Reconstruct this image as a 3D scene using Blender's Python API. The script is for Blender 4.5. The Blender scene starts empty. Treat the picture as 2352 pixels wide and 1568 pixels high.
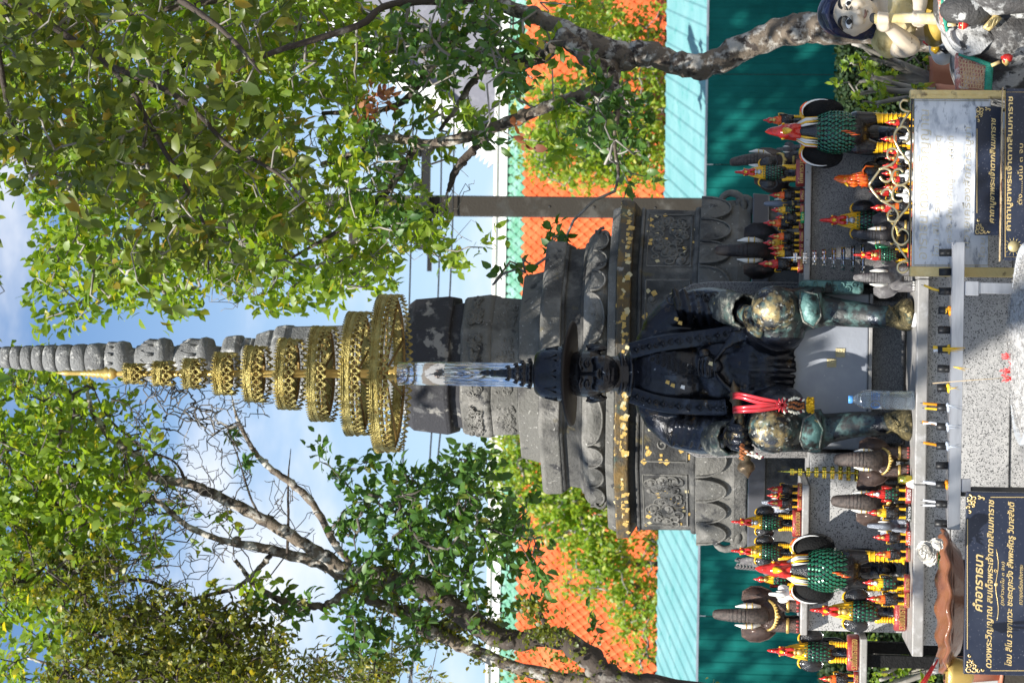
import bpy, math, random
import numpy as np
from mathutils import Vector, Matrix
random.seed(7); rng = np.random.default_rng(7)
SC = bpy.context.scene
COL = SC.collection
# ------------------------------------------------------------------ camera
EYE = Vector((0.0, 0.0, 1.6)); FPX = 5400.0
PITCH = math.atan(559 / 5400); ROLL = math.radians(0.95)
F_ = Vector((0, math.cos(PITCH), math.sin(PITCH)))
D_ = Vector((0, math.sin(PITCH), -math.cos(PITCH)))
R_ = Vector((1, 0, 0))
XC = D_ * math.cos(ROLL) + R_ * math.sin(ROLL)
YC = R_ * math.cos(ROLL) - D_ * math.sin(ROLL)
camd = bpy.data.cameras.new('camera'); cam = bpy.data.objects.new('camera', camd); COL.objects.link(cam)
camd.sensor_width = 36; camd.sensor_fit = 'HORIZONTAL'; camd.lens = 36 * FPX / 2352
camd.clip_start = 0.05; camd.clip_end = 3000
camd.dof.use_dof = True; camd.dof.focus_distance = 8.15; camd.dof.aperture_fstop = 9.0
Zc = -F_
cam.matrix_world = Matrix(((XC.x, YC.x, Zc.x, EYE.x), (XC.y, YC.y, Zc.y, EYE.y), (XC.z, YC.z, Zc.z, EYE.z), (0, 0, 0, 1)))
SC.camera = cam
# ------------------------------------------------------------------ light
SUNV = Vector((-0.50, -0.80, 0.98)).normalized()       # towards the sun
sund = bpy.data.lights.new('sun', 'SUN'); sun = bpy.data.objects.new('sun', sund); COL.objects.link(sun)
sund.energy = 5.0; sund.angle = math.radians(0.53); sund.color = (1.0, 0.955, 0.88)
sun.rotation_euler = SUNV.to_track_quat('Z', 'Y').to_euler()
wd = bpy.data.worlds.new('World'); SC.world = wd; wd.use_nodes = True
nt = wd.node_tree; bg = nt.nodes['Background']
sky = nt.nodes.new('ShaderNodeTexSky'); sky.sky_type = 'NISHITA'; sky.sun_disc = False
sky.sun_elevation = math.asin(SUNV.z); sky.sun_rotation = math.atan2(SUNV.x, SUNV.y)
sky.air_density = 1.0; sky.dust_density = 0.6; sky.ozone_density = 1.6
tc = nt.nodes.new('ShaderNodeTexCoord')
mp = nt.nodes.new('ShaderNodeMapping'); mp.inputs['Scale'].default_value = (1.0, 1.0, 2.2); mp.inputs['Location'].default_value = (.35, .1, .3)
cn = nt.nodes.new('ShaderNodeTexNoise'); cn.inputs['Scale'].default_value = 4.6; cn.inputs['Detail'].default_value = 7; cn.inputs['Roughness'].default_value = .52
cr = nt.nodes.new('ShaderNodeMapRange'); cr.interpolation_type = 'SMOOTHSTEP'
cr.inputs['From Min'].default_value = .49; cr.inputs['From Max'].default_value = .66; cr.inputs['To Max'].default_value = .9
mx = nt.nodes.new('ShaderNodeMix'); mx.data_type = 'RGBA'
mx.inputs['B'].default_value = (12.0, 12.2, 12.6, 1)
gn = nt.nodes.new('ShaderNodeMix'); gn.data_type = 'RGBA'; gn.blend_type = 'MULTIPLY'; gn.inputs['Factor'].default_value = 1
gn.inputs['B'].default_value = (1.0, 1.27, 1.55, 1)
nt.links.new(sky.outputs[0], gn.inputs['A'])
nt.links.new(tc.outputs['Generated'], mp.inputs['Vector']); nt.links.new(mp.outputs[0], cn.inputs['Vector'])
nt.links.new(cn.outputs['Fac'], cr.inputs['Value']); nt.links.new(cr.outputs[0], mx.inputs['Factor'])
sx = nt.nodes.new('ShaderNodeSeparateXYZ'); nt.links.new(tc.outputs['Generated'], sx.inputs[0])
hz = nt.nodes.new('ShaderNodeMapRange'); hz.interpolation_type = 'SMOOTHSTEP'; hz.inputs['From Min'].default_value = .06; hz.inputs['From Max'].default_value = .34; hz.inputs['To Min'].default_value = .80; hz.inputs['To Max'].default_value = 0
hm = nt.nodes.new('ShaderNodeMix'); hm.data_type = 'RGBA'; hm.inputs['B'].default_value = (7.6, 9.8, 11.8, 1)
nt.links.new(sx.outputs['Z'], hz.inputs['Value']); nt.links.new(hz.outputs[0], hm.inputs['Factor']); nt.links.new(gn.outputs['Result'], hm.inputs['A']); nt.links.new(hm.outputs['Result'], mx.inputs['A']); nt.links.new(mx.outputs['Result'], bg.inputs['Color'])
bg.inputs['Strength'].default_value = 0.05
SC.view_settings.view_transform = 'Standard'; SC.view_settings.look = 'None'
SC.view_settings.gamma = 1.0; SC.view_settings.use_curve_mapping = False; SC.view_settings.exposure = 0.92
SC.cycles.max_bounces = 8; SC.cycles.transparent_max_bounces = 12
# ------------------------------------------------------------------ helpers
def at(dx, dy, Y):
    """point of the place seen at (dx,dy) of the 2352x1568 photograph, Y metres away along the ground"""
    d = F_ + XC * ((dx - 1176) / FPX) + YC * ((784 - dy) / FPX)
    return EYE + d * (Y / d.y)
def zat(dx, Y, dy=850): return at(dx, dy, Y).z
def xat(dy, Y, dx=1800): return at(dx, dy, Y).x
def proj(p):
    v = Vector(p) - EYE; f = v.dot(F_)
    return (1176 + FPX * v.dot(XC) / f, 784 - FPX * v.dot(YC) / f)

def mat(name, col, rough=.5, metal=0.0, layers=(), bump=0.0, bscale=40, bdetail=4, spec=.5, coat=0.0, attr=(), trans=0.0, ior=1.45, coord='Object', vor=None, sheen=0):
    """principled material; layers = (colour, scale, lo, hi[, detail[, stretch]]) blended over by noise; attr = (attribute, colour, rough, metal, scale, soft)"""
    m = bpy.data.materials.new(name); m.use_nodes = True
    n = m.node_tree; L = n.links; b = n.nodes['Principled BSDF']
    tcn = n.nodes.new('ShaderNodeTexCoord')
    c = n.nodes.new('ShaderNodeRGB'); c.outputs[0].default_value = (*col, 1); cur = c.outputs[0]
    def mixc(fac, colr):
        nonlocal cur
        x = n.nodes.new('ShaderNodeMix'); x.data_type = 'RGBA'
        L.new(fac, x.inputs['Factor']); L.new(cur, x.inputs['A']); x.inputs['B'].default_value = (*colr, 1); cur = x.outputs['Result']
    def noise(scale, detail, stretch=None):
        nz = n.nodes.new('ShaderNodeTexNoise'); nz.inputs['Scale'].default_value = scale; nz.inputs['Detail'].default_value = detail; nz.inputs['Roughness'].default_value = .6
        if stretch:
            mpn = n.nodes.new('ShaderNodeMapping'); mpn.inputs['Scale'].default_value = stretch
            L.new(tcn.outputs[coord], mpn.inputs['Vector']); L.new(mpn.outputs[0], nz.inputs['Vector'])
        else: L.new(tcn.outputs[coord], nz.inputs['Vector'])
        return nz.outputs['Fac']
    def ramp(src, lo, hi):
        r = n.nodes.new('ShaderNodeMapRange'); r.inputs['From Min'].default_value = lo; r.inputs['From Max'].default_value = hi; L.new(src, r.inputs['Value']); return r.outputs[0]
    for ly in layers:
        mixc(ramp(noise(ly[1], ly[4] if len(ly) > 4 else 4, ly[5] if len(ly) > 5 else None), ly[2], ly[3]), ly[0])
    if vor:
        v = n.nodes.new('ShaderNodeTexVoronoi'); v.inputs['Scale'].default_value = vor[1]; L.new(tcn.outputs[coord], v.inputs['Vector'])
        sp = n.nodes.new('ShaderNodeSeparateColor'); L.new(v.outputs['Color'], sp.inputs[0])
        mixc(ramp(sp.outputs[0], vor[2], vor[2] + .02), vor[0])
        if len(vor) > 3: mixc(ramp(sp.outputs[1], vor[4], vor[4] + .02), vor[3])
    rs = n.nodes.new('ShaderNodeValue'); rs.outputs[0].default_value = rough; rcur = rs.outputs[0]
    ms = n.nodes.new('ShaderNodeValue'); ms.outputs[0].default_value = metal; mcur = ms.outputs[0]
    for (an, ac, ar, am, asc, soft) in attr:
        a = n.nodes.new('ShaderNodeAttribute'); a.attribute_name = an
        add = n.nodes.new('ShaderNodeMath'); add.operation = 'ADD'; L.new(a.outputs['Fac'], add.inputs[0]); L.new(noise(asc, 6), add.inputs[1])
        f = ramp(add.outputs[0], 1.0, 1.0 + soft); mixc(f, ac)
        for which in (0, 1):
            x = n.nodes.new('ShaderNodeMix'); L.new(f, x.inputs[0]); x.inputs[3].default_value = (ar, am)[which]
            L.new((rcur, mcur)[which], x.inputs[2])
            if which == 0: rcur = x.outputs[0]
            else: mcur = x.outputs[0]
    L.new(cur, b.inputs['Base Color']); L.new(rcur, b.inputs['Roughness']); L.new(mcur, b.inputs['Metallic'])
    b.inputs['Specular IOR Level'].default_value = spec; b.inputs['Coat Weight'].default_value = coat; b.inputs['Coat Roughness'].default_value = .12
    b.inputs['Transmission Weight'].default_value = trans; b.inputs['IOR'].default_value = ior
    if bump:
        bp = n.nodes.new('ShaderNodeBump'); bp.inputs['Strength'].default_value = bump; bp.inputs['Distance'].default_value = .01
        L.new(noise(bscale, bdetail), bp.inputs['Height']); L.new(bp.outputs[0], b.inputs['Normal'])
    return m

def leafmat(name, a, b_, c_, yellow=.12, tr=.45, rough=.42):
    m = bpy.data.materials.new(name); m.use_nodes = True; n = m.node_tree; L = n.links
    p = n.nodes['Principled BSDF']; out = n.nodes['Material Output']
    at_ = n.nodes.new('ShaderNodeAttribute'); at_.attribute_name = 'rnd'
    r = n.nodes.new('ShaderNodeValToRGB'); e = r.color_ramp.elements
    e[0].position = 0; e[0].color = (*a, 1); e[1].position = 1; e[1].color = (*c_, 1)
    x = e.new(.55); x.color = (*b_, 1); y = e.new(1 - yellow); y.color = (*b_, 1)
    L.new(at_.outputs['Fac'], r.inputs[0])
    tcn = n.nodes.new('ShaderNodeTexCoord'); nz = n.nodes.new('ShaderNodeTexNoise'); nz.inputs['Scale'].default_value = 45; nz.inputs['Detail'].default_value = 3
    L.new(tcn.outputs['Object'], nz.inputs['Vector'])
    mr = n.nodes.new('ShaderNodeMapRange'); mr.inputs['From Min'].default_value = .62; mr.inputs['From Max'].default_value = .75; mr.inputs['To Max'].default_value = .5; L.new(nz.outputs['Fac'], mr.inputs['Value'])
    mxx = n.nodes.new('ShaderNodeMix'); mxx.data_type = 'RGBA'; mxx.inputs['B'].default_value = (.16, .11, .03, 1)
    L.new(mr.outputs[0], mxx.inputs['Factor']); L.new(r.outputs[0], mxx.inputs['A'])
    L.new(mxx.outputs['Result'], p.inputs['Base Color']); p.inputs['Roughness'].default_value = rough
    t = n.nodes.new('ShaderNodeBsdfTranslucent')
    g = n.nodes.new('ShaderNodeMix'); g.data_type = 'RGBA'; g.blend_type = 'MULTIPLY'; g.inputs['Factor'].default_value = 1; g.inputs['B'].default_value = (2.0, 1.9, .7, 1)
    L.new(mxx.outputs['Result'], g.inputs['A']); L.new(g.outputs['Result'], t.inputs['Color'])
    ms = n.nodes.new('ShaderNodeMixShader'); ms.inputs[0].default_value = tr
    L.new(p.outputs[0], ms.inputs[1]); L.new(t.outputs[0], ms.inputs[2]); L.new(ms.outputs[0], out.inputs['Surface'])
    return m

def link(name, data, parent=None, loc=None):
    o = bpy.data.objects.new(name, data); COL.objects.link(o)
    if parent is not None: o.parent = parent
    if loc is not None: o.location = loc
    return o
def tag(o, label=None, cat=None, group=None, kind=None):
    if label: o['label'] = label
    if cat: o['category'] = cat
    if group: o['group'] = group
    if kind: o['kind'] = kind
    return o
def thing(name, label, cat, loc=(0, 0, 0), rz=0.0, group=None):
    o = link(name, None, None, loc); o.rotation_euler = (0, 0, rz); o.empty_display_size = .05
    return tag(o, label, cat, group)

class MB:
    def __init__(s): s.v = []; s.f = []
    def add(s, vs, fs, M=None):
        k = len(s.v)
        s.v += [tuple(M @ Vector(p)) if M is not None else tuple(p) for p in vs]
        s.f += [tuple(i + k for i in f) for f in fs]; return s
    def box(s, c, d, M=None, rz=0.0):
        hx, hy, hz = d[0] / 2, d[1] / 2, d[2] / 2
        ca, sa = math.cos(rz), math.sin(rz)
        vs = [(c[0] + x * ca - y * sa, c[1] + x * sa + y * ca, c[2] + z) for z in (-hz, hz) for x, y in ((-hx, -hy), (hx, -hy), (hx, hy), (-hx, hy))]
        return s.add(vs, [(3, 2, 1, 0), (4, 5, 6, 7), (0, 1, 5, 4), (1, 2, 6, 5), (2, 3, 7, 6), (3, 0, 4, 7)], M)
    def bx(s, x0, x1, y0, y1, z0, z1):
        return s.box(((x0 + x1) / 2, (y0 + y1) / 2, (z0 + z1) / 2), (abs(x1 - x0), abs(y1 - y0), abs(z1 - z0)))
    def tube(s, pts, rad, n=8, cap=True, flat=1.0, wob=0.0):
        pts = [Vector(p) for p in pts]; m = len(pts)
        if not hasattr(rad, '__len__'): rad = [rad] * m
        t = (pts[1] - pts[0]).normalized(); up = Vector((0, 0, 1)) if abs(t.z) < .9 else Vector((1, 0, 0))
        nx = t.cross(up).normalized(); vs = []; fs = []
        for i, p in enumerate(pts):
            t = (pts[min(i + 1, m - 1)] - pts[max(i - 1, 0)]).normalized()
            nx = (nx - t * nx.dot(t)); nx = nx.normalized() if nx.length > 1e-6 else t.orthogonal().normalized()
            ny = t.cross(nx)
            for j in range(n):
                a = 2 * math.pi * j / n; r = rad[i] * (1 + (wob * random.uniform(-1, 1) if wob else 0))
                vs.append(p + nx * (math.cos(a) * r) + ny * (math.sin(a) * r * flat))
        for i in range(m - 1):
            for j in range(n):
                a = i * n + j; b = i * n + (j + 1) % n
                fs.append((a, b, b + n, a + n))
        if cap: fs += [tuple(range(n - 1, -1, -1)), tuple(range((m - 1) * n, m * n))]
        return s.add(vs, fs)
    def lathe(s, prof, n=24, c=(0, 0, 0), M=None, ang=0.0, sq=1.0, cap=True):
        vs = []; fs = []; m = len(prof)
        for r, z in prof:
            for j in range(n):
                a = 2 * math.pi * j / n + ang
                vs.append((c[0] + math.cos(a) * r, c[1] + math.sin(a) * r * sq, c[2] + z))
        for i in range(m - 1):
            for j in range(n):
                a = i * n + j; b = i * n + (j + 1) % n
                fs.append((a, b, b + n, a + n))
        if cap: fs += [tuple(range(n - 1, -1, -1)), tuple(range((m - 1) * n, m * n))]
        return s.add(vs, fs, M)
    def ell(s, c, r, n=14, M=None, rot=None):
        k = max(6, n // 2 + 1); vs = []; fs = []
        R = rot.to_matrix() if rot is not None else None
        for i in range(1, k):
            ph = math.pi * i / k
            for j in range(n):
                a = 2 * math.pi * j / n
                v = Vector((math.sin(ph) * math.cos(a) * r[0], math.sin(ph) * math.sin(a) * r[1], math.cos(ph) * r[2]))
                if R: v = R @ v
                vs.append(v + Vector(c))
        top = Vector((0, 0, r[2])); bot = Vector((0, 0, -r[2]))
        if R: top = R @ top; bot = R @ bot
        vs += [top + Vector(c), bot + Vector(c)]; T = len(vs) - 2; B = T + 1
        for i in range(k - 2):
            for j in range(n):
                a = i * n + j; b = i * n + (j + 1) % n
                fs.append((a, a + n, b + n, b))
        for j in range(n):
            fs.append((T, j, (j + 1) % n)); fs.append((B, (k - 2) * n + (j + 1) % n, (k - 2) * n + j))
        return s.add(vs, fs, M)
    def poly(s, pts2, y0, y1, M=None):
        """outline in x,z extruded from y0 to y1"""
        n = len(pts2)
        vs = [(p[0], y0, p[1]) for p in pts2] + [(p[0], y1, p[1]) for p in pts2]
        fs = [tuple(range(n)), tuple(range(2 * n - 1, n - 1, -1))] + [(i, i + n, (i + 1) % n + n, (i + 1) % n) for i in range(n)]
        return s.add(vs, fs, M)
    def mesh(s, name='m', m=None, smooth=True):
        me = bpy.data.meshes.new(name); me.from_pydata(s.v, [], s.f); me.update()
        if m is not None: me.materials.append(m)
        me.shade_smooth() if smooth else me.shade_flat()
        return me
    def build(s, name, m, parent=None, smooth=True, bevel=0.0, loc=None, sharp=None, kind=None, seg=2):
        me = s.mesh(name, m, smooth)
        if smooth and sharp: me.set_sharp_from_angle(angle=math.radians(sharp))
        o = link(name, me, parent, loc)
        if bevel:
            bv = o.modifiers.new('bevel', 'BEVEL'); bv.width = bevel; bv.segments = seg; bv.limit_method = 'ANGLE'; bv.angle_limit = math.radians(35)
        if kind: o['kind'] = kind
        return o

def fuse(mb, voxel=.006, smooth=4, name='fused', m=None, disp=None, dec=0):
    """union of overlapping closed shapes as one smooth skin"""
    me = mb.mesh(name, m); o = bpy.data.objects.new('tmp_fuse', me); COL.objects.link(o)
    r = o.modifiers.new('r', 'REMESH'); r.mode = 'VOXEL'; r.voxel_size = voxel; r.use_smooth_shade = True
    if smooth: q = o.modifiers.new('s', 'SMOOTH'); q.iterations = smooth; q.factor = .5
    if dec: q = o.modifiers.new('d', 'DECIMATE'); q.ratio = dec
    dg = bpy.context.evaluated_depsgraph_get(); dg.update()
    out = bpy.data.meshes.new_from_object(o.evaluated_get(dg)); out.name = name
    bpy.data.objects.remove(o); out.shade_smooth()
    if not out.materials and m is not None: out.materials.append(m)
    return out
def setattr_(me, name, fn):
    co = np.empty(len(me.vertices) * 3); me.vertices.foreach_get('co', co); co = co.reshape(-1, 3)
    a = me.attributes.new(name, 'FLOAT', 'POINT'); a.data.foreach_set('value', np.ascontiguousarray(fn(co), dtype=np.float32))
def text_mesh(body, width=None, height=None, depth=.002, m=None, slant=0.0, lines=1.0, center=True, bold=0.0):
    cu = bpy.data.curves.new('txt', 'FONT'); cu.body = body; cu.extrude = .02; cu.align_x = 'CENTER'; cu.space_line = lines; cu.shear = slant; cu.resolution_u = 3; cu.offset = bold
    o = bpy.data.objects.new('txt', cu); COL.objects.link(o)
    dg = bpy.context.evaluated_depsgraph_get(); dg.update()
    me = bpy.data.meshes.new_from_object(o.evaluated_get(dg)); bpy.data.objects.remove(o)
    co = np.empty(len(me.vertices) * 3); me.vertices.foreach_get('co', co); co = co.reshape(-1, 3)
    lo, hi = co.min(0), co.max(0); c = (lo + hi) / 2
    s = (width / (hi[0] - lo[0])) if width else height / (hi[1] - lo[1])
    sy = s if not (width and height) else height / (hi[1] - lo[1])
    out = np.empty_like(co); out[:, 0] = (co[:, 0] - c[0]) * s; out[:, 2] = (co[:, 1] - c[1]) * sy
    out[:, 1] = -np.where(co[:, 2] > 0, 1, 0) * depth
    me.vertices.foreach_set('co', out.ravel()); me.update()
    me.materials.clear(); me.materials.append(m); me.shade_flat(); return me
def cr_spline(P, k=6):
    P = [Vector(p) for p in P]; Q = [P[0] * 2 - P[1]] + P + [P[-1] * 2 - P[-2]]; out = []
    for i in range(1, len(Q) - 2):
        for j in range(k):
            t = j / k; a, b, c, d = Q[i - 1], Q[i], Q[i + 1], Q[i + 2]
            out.append(.5 * ((2 * b) + (c - a) * t + (2 * a - 5 * b + 4 * c - d) * t * t + (3 * b - a - 3 * c + d) * t ** 3))
    return out + [P[-1]]
def lerp_list(R, n):
    x = np.linspace(0, len(R) - 1, n); return list(np.interp(x, range(len(R)), R))
def spiral(c, r0, turns, start, n=18, d=1, grow=0.0):
    """flat spiral in x,z"""
    return [(c[0] + math.cos(start + d * 2 * math.pi * turns * i / n) * r0 * (1 - (1 - grow) * i / n), c[1], c[2] + math.sin(start + d * 2 * math.pi * turns * i / n) * r0 * (1 - (1 - grow) * i / n)) for i in range(n + 1)]
# ------------------------------------------------------------------ materials
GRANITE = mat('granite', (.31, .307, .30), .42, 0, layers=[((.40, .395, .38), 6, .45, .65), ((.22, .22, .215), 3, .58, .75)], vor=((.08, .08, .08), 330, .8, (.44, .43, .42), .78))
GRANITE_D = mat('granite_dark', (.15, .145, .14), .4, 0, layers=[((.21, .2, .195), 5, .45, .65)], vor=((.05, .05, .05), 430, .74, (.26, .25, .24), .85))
GRANITE_SLAB = mat('granite_slab', (.29, .28, .265), .38, 0, layers=[((.24, .23, .21), 8, .5, .7), ((.42, .41, .4), 20, .55, .7), ((.05, .045, .04), 60, .68, .72)], bump=.15, bscale=80)
GRANITE_POL = mat('granite_polished', (.07, .072, .08), .22, 0, layers=[((.14, .145, .16), 7, .5, .75)])
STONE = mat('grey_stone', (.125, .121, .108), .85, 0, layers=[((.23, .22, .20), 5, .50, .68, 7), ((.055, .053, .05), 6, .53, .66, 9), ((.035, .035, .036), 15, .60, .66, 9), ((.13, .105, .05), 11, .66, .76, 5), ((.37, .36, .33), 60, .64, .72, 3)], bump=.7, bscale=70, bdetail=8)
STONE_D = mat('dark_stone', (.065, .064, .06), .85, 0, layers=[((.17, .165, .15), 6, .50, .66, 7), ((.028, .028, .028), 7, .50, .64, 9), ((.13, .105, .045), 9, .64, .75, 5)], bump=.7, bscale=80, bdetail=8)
STONE_B = mat('blackened_stone', (.03, .03, .034), .8, 0, layers=[((.22, .21, .19), 9, .57, .60, 9), ((.09, .09, .09), 20, .56, .64, 8)], bump=.5, bscale=80, bdetail=8)
STONE_TOP = mat('spire_stone', (.18, .183, .18), .9, 0, layers=[((.42, .42, .40), 22, .56, .62, 8), ((.09, .09, .09), 9, .60, .72, 8)], bump=.9, bscale=110, bdetail=8)
STONE_GOLD = mat('gilded_stone', (.065, .058, .045), .7, 0, layers=[((.16, .10, .03), 13, .46, .62, 7), ((.45, .30, .09), 34, .60, .66, 5), ((.05, .10, .08), 10, .60, .68, 6), ((.30, .29, .27), 17, .66, .70, 6)], bump=.7, bscale=70, bdetail=8)
GOLDLEAF = mat('gold_leaf', (.62, .43, .14), .5, .6, layers=[((.55, .33, .08), 60, .5, .7)], bump=.6, bscale=300)
GOLDLEAF_P = mat('gold_leaf_pale', (.62, .54, .32), .5, .5, bump=.6, bscale=300)
GOLD = mat('gilt_metal', (.40, .335, .12), .42, .8, layers=[((.28, .215, .06), 14, .45, .65), ((.20, .12, .03), 40, .62, .72)], bump=.9, bscale=130, bdetail=3)
GOLD_IN = mat('gilt_inner', (.22, .14, .04), .5, .6, layers=[((.10, .06, .02), 20, .45, .7)], bump=.5, bscale=90)
GOLDPAINT = mat('gold_paint', (.62, .43, .13), .35, .6, bump=.2, bscale=200)
GOLDSHINY = mat('shiny_gold', (.75, .62, .10), .18, 1.0)
SILVERSHINY = mat('shiny_silver', (.62, .62, .64), .15, 1.0)
CHROME = mat('chrome', (.78, .79, .78), .07, 1.0)
GLASSY = mat('clear_sleeve', (.75, .76, .77), .05, .9, bump=.15, bscale=25)
BRONZE = mat('black_bronze', (.012, .013, .018), .24, .45, spec=.7,
    layers=[((.06, .068, .085), 5, .54, .66, 7), ((.006, .006, .007), 11, .52, .64, 6), ((.07, .045, .02), 17, .62, .70, 6), ((.26, .27, .28), 34, .67, .70, 6)], bump=.28, bscale=60, bdetail=6,
    attr=[('patina', (.085, .155, .14), .6, .1, 14, .16), ('patina2', (.03, .032, .03), .5, .2, 26, .10), ('gold', (.60, .45, .19), .42, .75, 34, .34), ('pale', (.50, .52, .47), .55, .2, 60, .10)])
BRIM = mat('dark_brim', (.012, .009, .008), .5, 0, spec=.3, bump=.15, bscale=40)
SHOE = mat('tarnished_brass', (.14, .115, .055), .5, .5, layers=[((.05, .05, .035), 30, .5, .62, 5), ((.12, .2, .17), 12, .62, .7, 5), ((.36, .29, .14), 70, .55, .65)], bump=.9, bscale=110, bdetail=2)
PATINA = mat('green_patina', (.09, .19, .175), .6, .1, layers=[((.02, .022, .02), 16, .5, .6, 7), ((.22, .36, .33), 22, .6, .66, 7), ((.6, .40, .12), 18, .66, .70, 6)], bump=.5, bscale=70)
GREEN_F = mat('green_feather', (.010, .105, .05), .22, .35, coat=.6, layers=[((.02, .20, .10), 30, .5, .65)])
BLACK_P = mat('black_paint', (.008, .008, .009), .25, 0, coat=.5, bump=.4, bscale=90)
BLACK_M = mat('matte_black', (.007, .007, .007), .7, bump=.5, bscale=90, spec=.2)
RED_P = mat('red_paint', (.50, .02, .012), .25, 0, coat=.4, layers=[((.30, .012, .01), 30, .5, .7)])
RED_B = mat('brick_red_paint', (.27, .035, .03), .3, 0, coat=.5, layers=[((.36, .07, .05), 30, .5, .7)], bump=.3, bscale=60)
ORANGE_P = mat('orange_paint', (.78, .16, .015), .28, 0, coat=.4, layers=[((.75, .05, .012), 30, .5, .6)])
YELLOW_P = mat('yellow_paint', (.80, .47, .012), .28, 0, coat=.4, layers=[((.62, .30, .01), 35, .5, .65)])
WHITE_P = mat('white_paint', (.72, .72, .70), .4, 0, layers=[((.5, .5, .48), 20, .55, .7)])
SILVER_P = mat('silver_paint', (.42, .43, .45), .3, .6)
GREEN_P = mat('green_paint', (.01, .25, .07), .3, 0, coat=.4)
ELE_BR = mat('brown_elephant', (.060, .036, .028), .35, .15, coat=.2, layers=[((.13, .075, .055), 12, .55, .68, 5), ((.03, .02, .018), 18, .55, .7)], bump=.6, bscale=70)
ELE_DK = mat('dark_elephant', (.022, .018, .017), .4, 0, layers=[((.05, .02, .02), 10, .55, .7)], bump=.5, bscale=60)
ELE_GR = mat('grey_elephant', (.16, .15, .15), .5, 0, layers=[((.26, .25, .24), 15, .5, .62, 5), ((.07, .068, .07), 12, .56, .7)], bump=.8, bscale=80)
ELE_BK = mat('charcoal_elephant', (.05, .05, .055), .5, 0, layers=[((.20, .19, .19), 8, .6, .68, 5)], bump=.6, bscale=60)
ELE_SV = mat('silver_elephant', (.22, .24, .28), .3, .5, bump=.4, bscale=70)
ELE_TR = mat('elephant_trunk', (.085, .065, .055), .5, 0, layers=[((.04, .032, .027), 30, .45, .6)], bump=.4, bscale=90)
IVORY = mat('ivory_paint', (.68, .66, .60), .4)
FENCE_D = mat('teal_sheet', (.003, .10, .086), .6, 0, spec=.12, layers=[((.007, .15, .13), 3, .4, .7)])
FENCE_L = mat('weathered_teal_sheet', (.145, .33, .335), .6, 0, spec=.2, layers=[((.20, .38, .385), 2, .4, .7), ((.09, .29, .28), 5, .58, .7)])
TILE_O = mat('orange_tile', (.54, .095, .026), .5, 0, spec=.3, layers=[((.66, .17, .06), 2, .45, .65), ((.45, .085, .02), 9, .55, .7)])
TILE_G = mat('green_tile', (.11, .29, .19), .35, 0, layers=[((.24, .40, .36), 3, .45, .65), ((.06, .2, .10), 7, .55, .7)])
TILE_BK = mat('tile_bed', (.05, .014, .008), .9)
WHITEW = mat('white_masonry', (.80, .80, .78), .7, 0, layers=[((.66, .66, .64), 2, .55, .7)])
GREYP = mat('grey_pediment', (.20, .20, .23), .7, 0, layers=[((.27, .27, .30), 5, .5, .65)], bump=.5, bscale=20)
CONC = mat('weathered_concrete', (.030, .025, .018), .85, 0, layers=[((.07, .065, .055), 5, .54, .68, 6), ((.04, .04, .035), 4, .55, .7, 5)], bump=.5, bscale=50)
BARK = mat('pale_bark', (.15, .12, .09), .9, 0, layers=[((.42, .40, .36), 14, .50, .58, 9), ((.045, .035, .03), 19, .53, .62, 8)], bump=1.0, bscale=60, bdetail=9)
BARK_D = mat('dark_bark', (.06, .047, .038), .9, 0, layers=[((.22, .20, .175), 9, .56, .66, 7), ((.10, .12, .03), 14, .64, .72, 5)], bump=1.0, bscale=45, bdetail=8)
TWIG_D = mat('dark_twig', (.075, .065, .055), .9, 0, layers=[((.26, .24, .21), 9, .54, .64)])
TWIG = mat('grey_twig', (.20, .185, .16), .85, 0, layers=[((.36, .34, .31), 7, .5, .6)])
LEAF_A = leafmat('sunny_leaf', (.10, .19, .02), (.20, .29, .035), (.45, .38, .04), .10, .5)
LEAF_B = leafmat('olive_leaf', (.06, .10, .014), (.135, .17, .025), (.34, .22, .03), .14, .4)
LEAF_C = leafmat('deep_green_leaf', (.035, .10, .025), (.08, .165, .03), (.22, .2, .03), .05, .35)
LEAF_D = leafmat('yellow_fern_leaf', (.065, .09, .015), (.14, .16, .025), (.38, .31, .03), .16, .4)
LEAF_E = leafmat('lime_leaf', (.12, .24, .03), (.24, .34, .04), (.55, .52, .12), .18, .5)
LEAF_F = leafmat('hedge_leaf', (.008, .025, .007), (.02, .05, .010), (.06, .09, .02), .08, .2, .7)
LEAF_R = leafmat('dry_leaf', (.16, .05, .025), (.25, .09, .04), (.30, .15, .07), .3, .3)
MARBLE = mat('white_marble', (.60, .62, .65), .25, 0, layers=[((.30, .33, .38), 12, .50, .64, 8, (1, 1, 2.4)), ((.16, .18, .22), 22, .58, .66, 9, (1, 1, 2.4)), ((.74, .75, .77), 4, .5, .7)], coat=.3)
PLAQUE = mat('black_granite_plaque', (.012, .017, .034), .28, 0, vor=((.10, .10, .12), 420, .975), layers=[((.03, .037, .058), 5, .5, .75)])
GOLD_T = mat('gold_lettering', (.78, .58, .26), .35, .55)
GOLD_M = mat('engraved_gold', (.56, .50, .36), .5, .3)
GOLD_F = mat('faded_gold', (.45, .37, .19), .5, .4)
FRAME_G = mat('gilt_wood', (.62, .47, .20), .45, .4, layers=[((.12, .07, .03), 16, .58, .64, 6), ((.74, .60, .32), 7, .5, .7)], bump=.4, bscale=60)
BRASS = mat('brass_rod', (.72, .58, .33), .28, .9)
STEEL = mat('brushed_steel', (.52, .53, .56), .32, .8, layers=[((.40, .41, .44), 6, .45, .7, 3, (1, 1, 6))])
BLACKR = mat('black_rubber', (.012, .012, .012), .45)
CLAY = mat('glazed_terracotta', (.20, .075, .035), .28, 0, coat=.4, layers=[((.10, .035, .018), 8, .5, .65, 5), ((.34, .14, .07), 5, .58, .7)], bump=.3, bscale=40)
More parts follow.
